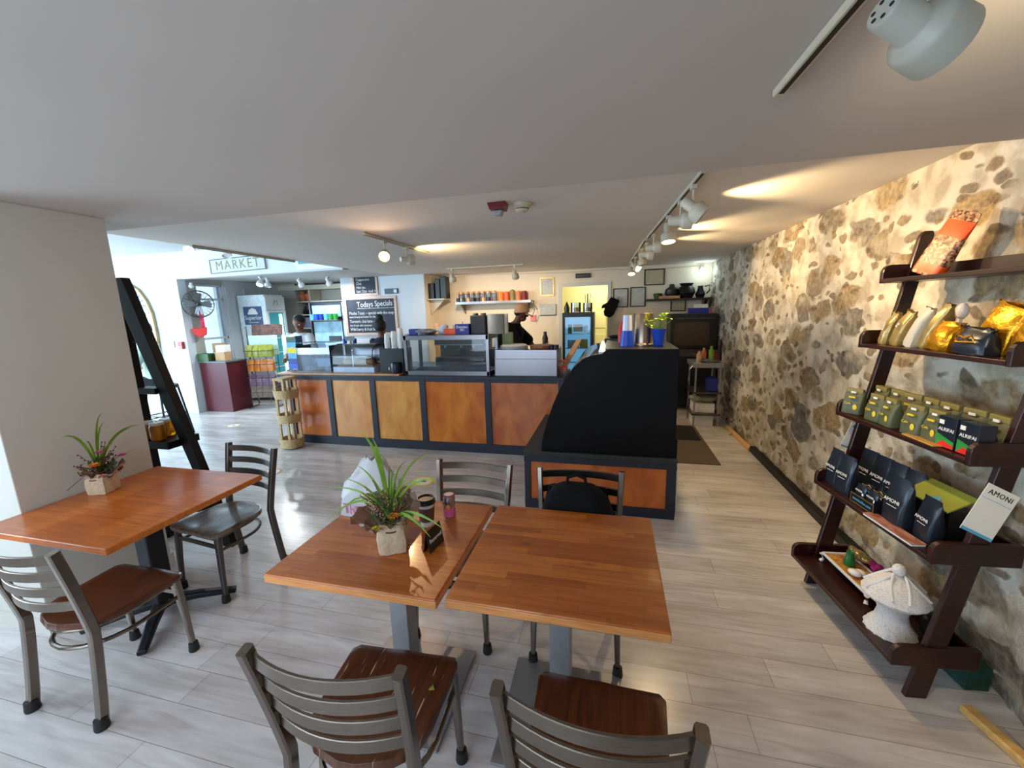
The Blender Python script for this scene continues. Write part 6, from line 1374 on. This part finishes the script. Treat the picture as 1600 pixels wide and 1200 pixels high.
# open cooler with mugs
t = thing('open_cooler', 'dark drinks cooler with blue and green mugs behind the counter', 'cooler', (-5.86, 7.52, 0))
MB().box(-0.42, 0.40, 0.03, 0.55, 0, 2.02).build('cabinet', 'slatepouch', t, bevel=0.005)
MB().box(-0.36, 0.33, -0.0, 0.03, 1.72, 1.96).box(-0.36, 0.33, 0.0, 0.03, 1.02, 1.62).build('lit_back', plain('pale blue poster', (160, 200, 220), 0.5, var=0.3, scale=5), t)
MB().box(-0.38, 0.36, -0.16, 0.03, 1.64, 1.66).build('shelf', 'darksteel', t)
for x in (-0.42, 0.38): MB().box(x, x + 0.025, -0.02, 0.03, 0.9, 2.02).build('side_rail', 'inox', t)
for i in range(6):
    put('mug', ('blue' if i < 4 else 'green') + ' mug on the dark cooler shelf, ' + ('leftmost', 'second', 'third', 'fourth', 'fifth', 'rightmost')[i], 'mug', MB().lathe([(0, 0), (0.045, 0), (0.048, 0.12), (0, 0.12)], n=14).tube([(0.045, 0, 0.09), (0.075, 0, 0.06), (0.045, 0, 0.03)], 0.007, 5), ('skyblue', 'blue', 'deepblue', 'skyblue', 'greenprint', 'greenprint')[i], (-6.17 + i * 0.115, 7.43, 1.6605), g='mugs on the cooler shelf')
put('tablet_screen', 'small black tablet at the counter left of the specials board', 'screen', MB().box(-0.13, 0.13, -0.01, 0.01, 0, 0.15), 'black', (-4.98, 6.55, 1.22), smooth=False)
put('rear_cabinet', 'low grey cabinet behind the man at the counter', 'cabinet', MB().box(-0.5, 0.55, -0.25, 0.25, 0, 1.2), 'silver', (-4.85, 6.65, 0), smooth=False)
for i, (x, m) in enumerate(((-4.75, 'blue'), (-4.65, 'whiteplastic'), (-4.55, 'deepblue'))):
    put('counter_cup', ('blue cup left beside the tablet', 'white cup in the middle beside the tablet', 'dark blue cup right beside the tablet')[i], 'cup', MB().lathe([(0, 0), (0.035, 0), (0.04, 0.12), (0, 0.12)], n=14), m, (x, 6.5, 1.2005), g='cups beside the tablet')
t = thing('teal_banner', 'teal and white banner hanging high on the market beam', 'banner', tuple(at(498, 411, 5.78)))
MB().box(-0.42, 0.42, -0.01, 0.0, -0.09, 0.12).build('banner_sheet', 'paper', t); MB().box(-0.38, 0.30, -0.012, -0.01, 0.0, 0.05).build('teal_stripe', plain('teal print', (60, 160, 176), 0.5), t)
o = MB().lathe([(0, 0), (0.028, 0), (0.028, 0.04), (0, 0.05)]).ball((0, 0, -0.02), (0.045, 0.045, 0.04), 8).build('camera_dome', 'whiteplastic', smooth=True); o.location = (-7.46, 5.98, 2.36); tag(o, 'small white dome camera under the market beam', 'camera')
# floor stickers
for i, (px_, py_, m) in enumerate(((365, 665, 'tan'), (424, 738, 'tan'), (661, 752, 'yellowp'))):
    p = az(px_, py_, 0.0012); mb = MB().lathe([(0.075, 0), (0.115, 0), (0.115, 0.0008), (0.075, 0.0008)], n=28)
    t = thing('floor_sticker', ('round floor sticker farthest away near the maroon cabinet', 'round floor sticker right of the wall table chair', 'yellow rimmed floor sticker behind the coffee cup')[i], 'sticker', p, 0, 'round floor stickers')
    mb.build('rim', m, t); MB().lathe([(0, 0.0008), (0.085, 0.0008), (0.085, 0.0016), (0, 0.0016)], n=28).build('white_disc', 'paper', t)
    MB().cbox((0, 0, 0.0019), (0.07, 0.03, 0.0006)).build('arrow_print', 'darksteel', t)
# bar stool and high table where the woman sits
t = thing('bar_stool', 'tall black bar stool under the seated woman', 'stool', (-6.55, 4.55, 0))
MB().lathe([(0, 0.74), (0.19, 0.74), (0.20, 0.76), (0.19, 0.79), (0, 0.80)]).build('seat', 'black', t, smooth=True)
for sx in (-1, 1):
    for sy in (-1, 1): MB().tube([(sx * 0.13, sy * 0.13, 0.75), (sx * 0.20, sy * 0.20, 0.0)], 0.014, 8).build('leg', 'blackmetal', t)
for z in (0.28, 0.34): MB().tube([(0.175 * a, 0.175 * b, z) for a, b in ((1, 1), (-1, 1), (-1, -1), (1, -1))], 0.008, 6, closed=True).build('footrest', 'blackmetal', t)
# ------------------------------------------------------------------ people
def add_skin_layer(me):
    bm = bmesh.new(); bm.from_mesh(me); bm.verts.layers.skin.verify(); bm.to_mesh(me); bm.free()
def limb(mb, chain, n=12):
    """tapered limb through (point, radius) pairs with round ends"""
    P = [Vector(p) for p, r in chain]; R_ = [r[0] if isinstance(r, tuple) else r for p, r in chain]
    pts = []; rs = []
    for k in range(len(P) - 1):
        for q in range(4): u = q / 4; pts.append(P[k].lerp(P[k + 1], u)); rs.append(R_[k] * (1 - u) + R_[k + 1] * u)
    pts.append(P[-1]); rs.append(R_[-1])
    mb.tube(pts, 1.0, n, scales=rs)
    for p, r in ((P[0], R_[0]), (P[-1], R_[-1])): mb.ball(p, r, 8)
    for k in range(1, len(P) - 1): mb.ball(P[k], R_[k], 8)
def trunk(mb, secs, n=20):
    """elliptic cross sections (point, half width, half depth) stacked into a torso"""
    vs = []; fs = []
    for p, w_, d_ in secs:
        for i in range(n): a = 2 * PI * i / n; vs.append((p[0] + w_ * math.cos(a), p[1] + d_ * math.sin(a), p[2]))
    for j_ in range(len(secs) - 1):
        for i in range(n): k = (i + 1) % n; fs.append((j_ * n + i, j_ * n + k, (j_ + 1) * n + k, (j_ + 1) * n + i))
    fs.append(tuple(range(n - 1, -1, -1))); fs.append(tuple((len(secs) - 1) * n + i for i in range(n)))
    mb.add(vs, fs)
def fused(mb, name, mat, parent, voxel=0.011):
    """join overlapping limbs into one continuous skin"""
    me = bpy.data.meshes.new(name); me.from_pydata(mb.v, [], mb.f); me.materials.append(M[mat])
    o = bpy.data.objects.new(name, me); C.objects.link(o); o.parent = parent
    r = o.modifiers.new('remesh', 'REMESH'); r.mode = 'VOXEL'; r.voxel_size = voxel; r.use_smooth_shade = True
    sm = o.modifiers.new('smooth', 'SMOOTH'); sm.factor = 0.5; sm.iterations = 3
    return o
def V3(*a): return Vector(a)
def hand(w, d, side):
    """five short finger chains from the wrist w along direction d"""
    d = d.normalized(); up = Vector((0, 0, 1)); s = d.cross(up)
    if s.length < 0.1: s = Vector((1, 0, 0))
    s.normalize(); n = s.cross(d); palm = w + d * 0.075; out = [[(w, 0.026), (palm, (0.036, 0.020))]]
    for i, (o_, l) in enumerate(((-0.028, 0.062), (-0.010, 0.074), (0.010, 0.070), (0.027, 0.055))):
        b = palm + s * o_ + d * 0.012
        out.append([(palm, (0.036, 0.020)), (b, 0.010), (b + d * l * 0.55 - n * 0.008, 0.009), (b + d * l - n * 0.026, 0.007)])
    b = w + d * 0.03
    out.append([(w, 0.026), (b - s * side * 0.032, 0.012), (b - s * side * 0.05 + d * 0.035 - n * 0.012, 0.009)])
    return out
def person(label, loc, rz, skin, shirt, legs, hips, chest, neck, head, hd, elbL, wrL, elbR, wrR, knees, feet, sleeve=0.45, hair='hair', hairkind='short', sh=0.19, slim=1.0):
    t = thing('person', label, 'person', loc, rz)
    hips, chest, neck, head = map(Vector, (hips, chest, neck, head)); hd = Vector(hd).normalized()
    waist = hips.lerp(chest, 0.45)
    side = Vector((1, 0, 0))
    shL, shR = chest + side * -sh + V3(0, 0, 0.05), chest + side * sh + V3(0, 0, 0.05)
    k = slim; mid = hips.lerp(chest, 0.75)
    def torso(mb, g):
        trunk(mb, [(hips + V3(0, 0, -0.10), (0.13 + g) * k, (0.10 + g) * k), (hips, (0.165 + g) * k, (0.115 + g) * k), (waist, (0.145 + g) * k, (0.105 + g) * k), (mid, (0.165 + g) * k, (0.12 + g) * k), (chest, (sh - 0.01 + g), (0.125 + g) * k), (chest + V3(0, 0.01, 0.07), (sh - 0.02 + g), (0.09 + g) * k), (chest.lerp(neck, 0.7) + V3(0, 0, 0.02), 0.075 + g, 0.065 + g)])
    body = MB(); torso(body, 0)
    limb(body, [(chest, 0.09), (neck, 0.055), (head, 0.058)])
    body.ball(head + (head - neck).normalized() * 0.03, (0.082, 0.098, 0.108), 14); body.ball(head + hd * 0.03 - V3(0, 0, 0.055), (0.055, 0.055, 0.05), 8)
    for sg, S_, E_, W_ in ((-1, shL, Vector(elbL), Vector(wrL)), (1, shR, Vector(elbR), Vector(wrR))):
        limb(body, [(S_, 0.058 * k), (S_.lerp(E_, .5), 0.048 * k), (E_, 0.040), (E_.lerp(W_, .4), 0.040), (W_, 0.027)])
        for c_ in hand(W_, W_ - E_, sg): limb(body, c_, 8)
    for sg, K_, F_ in ((-1, Vector(knees[0]), Vector(feet[0])), (1, Vector(knees[1]), Vector(feet[1]))):
        h_ = hips + side * sg * 0.09 + V3(0, 0, -0.06); limb(body, [(h_, 0.088), (h_.lerp(K_, .5), 0.075), (K_, 0.056), (K_.lerp(F_, .35), 0.055), (F_, 0.037), (F_ + V3(0, 0.11, -0.035), 0.032)])
    fused(body, 'body', skin, t, 0.009)
    # face on the front of the head
    c = head + (head - neck).normalized() * 0.03
    s_ = hd.cross(V3(0, 0, 1)).normalized(); u_ = s_.cross(hd)
    mb = MB().ball(c + hd * 0.098 - u_ * 0.02, (0.014, 0.018, 0.020), 6); mb.build('nose', skin, t, smooth=True)
    for sg in (-1, 1):
        MB().ball(c + hd * 0.082 + s_ * sg * 0.032 + u_ * 0.012, 0.011, 6).build('eye', 'whiteplastic', t, smooth=True)
        MB().ball(c + s_ * sg * 0.088 - u_ * 0.005, (0.012, 0.016, 0.026), 6).build('ear', skin, t, smooth=True)
    MB().ball(c + hd * 0.086 - u_ * 0.055, (0.022, 0.012, 0.007), 6).build('mouth', 'redp', t, smooth=True)
    if shirt:
        sb = MB(); torso(sb, 0.014)
        for S_, E_ in ((shL, Vector(elbL)), (shR, Vector(elbR))):
            e_ = S_.lerp(E_, min(1.0, sleeve * 2)); limb(sb, [(chest.lerp(S_, .6), 0.07), (S_, 0.074 * k), (S_.lerp(e_, .5), 0.067 * k), (e_, 0.062 * k)])
        fused(sb, 'shirt', shirt, t)
    tb = MB(); trunk(tb, [(hips + V3(0, 0, -0.14), 0.15 * k, 0.12 * k), (hips + V3(0, 0, -0.02), 0.185 * k, 0.135 * k), (hips + V3(0, 0, 0.05), 0.17 * k, 0.125 * k)])
    for sg, K_, F_ in ((-1, Vector(knees[0]), Vector(feet[0])), (1, Vector(knees[1]), Vector(feet[1]))):
        h_ = hips + side * sg * 0.09 + V3(0, 0, -0.06); limb(tb, [(h_, 0.102), (h_.lerp(K_, .5), 0.09), (K_, 0.072), (K_.lerp(F_, .9), 0.058)])
    fused(tb, 'trousers', legs, t)
    for F_ in feet: MB().ball(Vector(F_) + V3(0, 0.05, -0.03), (0.045, 0.13, 0.042), 8).build('shoe', 'black', t, smooth=True)
    top = (head - neck).normalized()
    if hairkind == 'short': MB().ball(c + top * 0.034 - hd * 0.022, (0.088, 0.094, 0.084), 12).build('hair', hair, t, smooth=True)
    if hairkind == 'bun':
        MB().ball(c + top * 0.03 - hd * 0.018, (0.100, 0.104, 0.118), 12).build('hair', hair, t, smooth=True)
        MB().ball(c + top * 0.155 - hd * 0.02, (0.062, 0.062, 0.062), 10).build('hair_bun', hair, t, smooth=True)
    if hairkind == 'long':
        MB().ball(c + top * 0.02 - hd * 0.03, (0.11, 0.11, 0.125), 12).ball(c - hd * 0.05 - V3(0, 0, 0.09), (0.085, 0.07, 0.12), 10).build('hair', hair, t, smooth=True)
    if hairkind == 'cap':
        mb = MB().lathe([(0.0, 0.135), (0.055, 0.128), (0.095, 0.095), (0.112, 0.03), (0.114, -0.005)], tuple(c), 24); mb.build('cap_crown', 'cap', t, smooth=True)
        MB().prism([(-0.07, 0.0), (0.07, 0.0), (0.055, 0.09), (0.0, 0.115), (-0.055, 0.09)], -0.005, 0.008, 'xy', Matrix.Translation(c + hd * 0.075 + V3(0, 0, 0.0)) @ Vector((0, 1, 0)).rotation_difference(hd).to_matrix().to_4x4()).build('cap_visor', 'cap', t, bevel=0.004)
        MB().ball(c - u_ * 0.01 - hd * 0.03, (0.088, 0.088, 0.075), 10).build('hair', hair, t, smooth=True)
    return t
# man in white T-shirt behind the counter's left end, head bent, hand near his face
p = at(476, 500, 5.62)
person('man in white T-shirt bending over the counter, hand at his chin', (p.x, 5.62, 0), PI, 'skin', 'whitecloth', 'darkcloth',
       (0.10, -0.05, 0.95), (0.12, 0.02, 1.36), (0.03, 0.09, 1.52), (-0.02, 0.15, 1.63), (-0.25, 0.8, -0.55),
       (-0.30, 0.15, 1.12), (-0.10, 0.30, 1.32), (0.40, 0.02, 1.12), (0.24, 0.24, 1.08), ((-0.10, 0.0, 0.5), (0.12, 0.0, 0.5)), ((-0.12, -0.02, 0.07), (0.14, -0.02, 0.07)))
# woman with a bun seen from behind before the chalkboard
p = at(593, 505, 6.1)
person('woman with dark hair bun facing away before the specials board', (p.x, 6.1, 0), 0, 'skin', 'darkcloth', 'darkcloth',
       (0, 0, 0.88), (0, 0.02, 1.24), (0, 0.03, 1.38), (0, 0.03, 1.50), (0, 1, -0.1),
       (-0.24, 0.1, 1.02), (-0.18, 0.28, 1.0), (0.24, 0.1, 1.02), (0.18, 0.28, 1.0), ((-0.10, 0.03, 0.47), (0.10, 0.03, 0.47)), ((-0.10, 0, 0.07), (0.10, 0, 0.07)), hairkind='bun', slim=0.85, sh=0.16)
# cook in cap and black shirt, turned towards the right
p = at(806, 495, 6.1)
person('cook in brown cap and black shirt leaning over the counter', (p.x - 0.02, 6.1, 0), -PI / 2, 'skindark', 'softblack', 'darkcloth',
       (0, -0.12, 0.92), (0, -0.06, 1.42), (0, 0.04, 1.58), (0, 0.10, 1.69), (0, 0.85, -0.35),
       (-0.20, 0.18, 1.26), (-0.10, 0.34, 1.08), (0.24, 0.10, 1.22), (0.16, 0.34, 1.08), ((-0.10, -0.05, 0.47), (0.10, -0.05, 0.47)), ((-0.10, -0.1, 0.07), (0.10, -0.1, 0.07)), hairkind='cap', slim=1.45, sh=0.20)
# woman on the bar stool by the arched ornament
person('woman in mint blouse sitting on bar stool beyond the ladder shelf', (-6.55, 4.50, 0), 2.2, 'skinl', 'mintcloth', 'darkcloth',
       (0, 0, 0.90), (0, 0.03, 1.33), (0, 0.06, 1.47), (0, 0.08, 1.58), (0, 1, -0.2),
       (-0.24, 0.14, 1.10), (-0.12, 0.36, 1.02), (0.24, 0.14, 1.10), (0.12, 0.36, 1.02), ((-0.13, 0.40, 0.84), (0.13, 0.40, 0.84)), ((-0.13, 0.42, 0.40), (0.13, 0.42, 0.40)), sleeve=0.6, hair='hairbrown', hairkind='long', slim=0.95, sh=0.17)

# ------------------------------------------------------------------ ceiling things
def track_rail(label, p0, p1, dark=False, w_=0.034, h_=0.022):
    p0, p1 = Vector(p0), Vector(p1); mid = (p0 + p1) / 2; t = thing('track_rail', label, 'track', mid)
    a, b = p0 - mid, p1 - mid
    d = (b - a).normalized(); s = d.cross(Vector((0, 0, 1)))
    MB().bar([a - Vector((0, 0, h_ / 2)), b - Vector((0, 0, h_ / 2))], w_, h_).build('rail_body', 'cream' if not dark else 'cream', t)
    MB().bar([a - Vector((0, 0, h_ + 0.0005)) + d * 0.02, b - Vector((0, 0, h_ + 0.0005)) - d * 0.01], w_ * 0.4, 0.003).build('rail_slot', 'blackwood', t)
    return t
def track_head(label, top, aim, stem=0.09, size=1.0, lit=None, mat='cream', holes=False, group='track light heads', spotw=0, col=WARM, ang=70, off=(0, 0, 0)):
    """top: point on the rail; aim: direction the lamp points"""
    t = thing('track_lamp', label, 'lamp', top, 0, group); aim = Vector(aim).normalized()
    MB().box(-0.018, 0.018, -0.03, 0.03, -0.028, 0.0).build('adapter', mat, t, bevel=0.003)
    MB().tube([(0, 0, -0.02), (off[0], off[1], -0.02 - stem)], 0.007 * size, 8).build('stem', mat, t)
    q = Vector((0, 0, 1)).rotation_difference(aim).to_matrix().to_4x4(); X = Matrix.Translation((off[0], off[1], -0.03 - stem)) @ q @ Matrix.Scale(size, 4)
    pr = [(0, -0.075), (0.026, -0.075), (0.030, -0.07), (0.032, -0.005), (0.036, 0.0), (0.052, 0.012), (0.058, 0.022), (0.060, 0.075), (0.056, 0.078), (0.052, 0.076), (0.050, 0.03), (0, 0.02)]
    MB().lathe(pr, n=28, X=X).build('lamp_body', mat, t, smooth=True)
    MB().lathe([(0, 0.06), (0.03, 0.064), (0.049, 0.06), (0.049, 0.045), (0, 0.045)], n=24, X=X).build('bulb', lit or 'whiteplastic', t, smooth=True)
    if holes:
        mb = MB()
        for k in range(6):
            a_ = 2 * PI * k / 6; mb.lathe([(0, -0.0758), (0.0042, -0.0758), (0.0042, -0.0748), (0, -0.0748)], (0.017 * math.cos(a_), 0.017 * math.sin(a_), 0), 10, X)
        mb.build('vent_holes', 'black', t)
    if spotw:
        w0 = Vector(top) + Vector((off[0], off[1], -0.03 - stem)) + aim * 0.09 * size
        l = spot('lamp_light', w0, w0 + aim, spotw, col, ang, 0.7, 0.03)
    return t
zc = CE - 0.001; zn = CN - 0.001
# near ceiling rail and its big head
track_rail('white track rail on the near ceiling, top right', (0.475, 1.50, zn), (0.535, -0.30, zn))
track_head('large pale lamp head close above, with six vent holes', (0.505, 0.87, zn - 0.022), (0.85, 0.36, -0.30), 0.15, 0.86, 'lampbulb', 'lampgrey', True, spotw=22, ang=150, col=(1.0, 0.80, 0.50), off=(-0.045, 0.0, 0))
# long rail running to the far wall
track_rail('long track rail running along the middle ceiling to the far wall', (0.475, 2.55, zc), (0.36, 4.7, zc))
track_rail('far continuation of the long track rail', (0.345, 4.85, zc), (0.28, 7.4, zc))
hd_ = [(2.78, (0.72, -0.10, -0.62), 'nearest on the long rail, tilted towards stone wall', None, 52), (3.15, (1, -0.05, -0.03), 'second on the long rail, pointing sideways', None, 70), (3.62, (0.05, -0.2, -1), 'third on the long rail, lit and pointing down', 'lampbulb', 40),
       (4.45, (0.9, -0.2, 0.05), 'fourth on the long rail', None, 60), (5.0, (0.95, 0, -0.1), 'fifth on the long rail, sideways', None, 50), (5.45, (0.2, -0.1, -1), 'sixth on the long rail, pointing down', None, 25),
       (6.3, (0.6, -0.6, -0.5), 'seventh on the long rail, lit', 'lampbulb', 30), (6.9, (0.05, -0.4, -0.9), 'last on the long rail, lit', 'lampbulb', 16)]
for y, aim, lb, lit, pw in hd_:
    x = 0.475 - 0.0425 * (y - 2.55)
    track_head('cream track lamp ' + lb, (x, y, zc - 0.022), aim, 0.10, 1.0, lit, spotw=pw, ang=85 if pw > 12 else 60)
# short rail at the left of the ceiling
ra, rb = az(567, 362, CE), az(667, 393, CE)
track_rail('short track rail hanging left of the fire alarm', (ra.x, ra.y, zc), (rb.x, rb.y, zc))
p = ra.lerp(rb, 0.26)
track_head('track lamp glowing orange towards the camera', (p.x, p.y, zc - 0.022), (0.36, -0.82, -0.42), 0.10, 0.95, 'bulbhot')
pb = Vector((p.x, p.y, zc - 0.15)) + Vector((0.36, -0.82, -0.42)).normalized() * 0.1
spot('lamp_light', pb, pb + Vector((0.36, -0.82, -0.42)), 22, (1, 0.66, 0.40), 130, 0.8, 0.03)
spot('lamp_light', pb, (-0.745, 1.36, 0.75), 26, (1, 0.62, 0.28), 5.5, 0.35, 0.012)  # extra narrow beam, added to lay a warm patch on the table
p = ra.lerp(rb, 0.60)
track_head('dull unlit looking track lamp facing away on the short rail', (p.x, p.y, zc - 0.022), (0.5, 0.75, 0.02), 0.10, 1.0, None, spotw=45, ang=130)
# rail over the kitchen
ra, rb = az(698, 419, CE), az(818, 412, CE)
track_rail('thin track rail above the kitchen shelf', (ra.x, ra.y, zc - 0.0), (rb.x, rb.y, zc - 0.0))
for k, lb, aim in ((0.07, 'left lamp of the kitchen rail, aimed at the shelf', (-0.1, 0.7, -0.8)), (0.89, 'right lamp of the kitchen rail', (0, 0.7, -0.8))):
    p = ra.lerp(rb, k); track_head(lb, (p.x, p.y, zc - 0.022), aim, 0.10, 1.0, None, spotw=36, col=(1, 0.78, 0.54), ang=150)
# dark rail along the left ceiling edge and market lamps
track_rail('dark track rail along the left edge of the middle ceiling', (-4.10, 3.35, zc), (-4.12, 4.75, zc), True)
for i, (x, y, z, aim, lit, lb) in enumerate(((-6.15, 5.0, CL - 0.001, (0.55, -0.6, -0.5), 'bulbcool', 'bright white lamp over the market room, left of sign'), (at(353, 388, 5.45).x, 5.45, CL - 0.001, (0.3, -0.3, -0.8), None, 'white lamp head above the MARKET sign'))):
    track_head(lb, (x, y, z), aim, 0.09, 1.2, lit, 'whiteplastic')
for i, (px_, py_, Y, lit) in enumerate(((406, 431, 6.3, 'bulbcool'), (417, 434, 6.6, None), (469, 444, 6.9, None), (513, 441, 6.9, None))):
    p = at(px_, py_, Y); track_head(('lit lamp under the beam near the display fridge', 'white lamp beside the lit one near the fridge', 'white lamp before the clay pot shelves', 'white lamp above the dark cooler')[i], (p.x, Y, CE - 0.001), (0.1, (-0.5, -0.2, 0.5, 0.4)[i], -0.8), 0.06, 1.0, lit, 'whiteplastic', spotw=(45, 40, 34, 28)[i], col=(0.92, 0.97, 1.0), ang=150)
# fire alarm strobe and smoke detector
p = az(778, 318, CE); t = thing('alarm_strobe', 'dark red alarm strobe on the middle ceiling', 'alarm', (p.x, p.y, CE - 0.001))
MB().prism([(-0.065, 0), (0.065, 0), (0.05, -0.045), (-0.05, -0.045)], -0.055, 0.055, 'xz').build('strobe_base', plain('dark red enamel', (110, 18, 24), 0.4), t, bevel=0.004)
MB().prism([(-0.035, -0.0455), (0.035, -0.0455), (0.025, -0.08), (-0.025, -0.08)], -0.03, 0.03, 'xz').build('strobe_lens', 'silver', t, bevel=0.006)
p = az(815, 318, CE); t = thing('smoke_detector', 'round cream smoke detector beside the red strobe', 'detector', (p.x, p.y, CE - 0.001))
MB().lathe([(0, -0.055), (0.03, -0.055), (0.045, -0.045), (0.05, -0.03), (0.068, -0.022), (0.07, 0), (0, 0)], n=28).build('detector_body', 'cream', t, smooth=True)
MB().tube([(0.0465 * math.cos(2 * PI * i / 24), 0.0465 * math.sin(2 * PI * i / 24), -0.036) for i in range(24)], 0.004, 6, closed=True).build('vent_ring', 'darksteel', t)
p = at(1098, 422, 7.85); t = thing('emergency_lamp', 'small bright cool lamp in the far right corner', 'lamp', (p.x, 7.88, p.z))
MB().ball((0, 0, 0), (0.035, 0.035, 0.035), 10).build('bulb', 'bulbcool', t, smooth=True); MB().box(-0.02, 0.02, 0.03, 0.11, -0.02, 0.06).build('socket', 'cream', t)
def pointl(loc, power, col, r=0.05):
    l = bpy.data.lights.new('bulb_light', 'POINT'); l.energy = power; l.color = col; l.shadow_soft_size = r
    o = bpy.data.objects.new('bulb_light', l); o.location = loc; C.objects.link(o)
pointl((p.x, 7.75, p.z - 0.05), 1.6, (0.7, 0.95, 1.0), 0.04)
pointl((-0.3, 8.9, 2.2), 20, (1.0, 0.96, 0.78), 0.15)
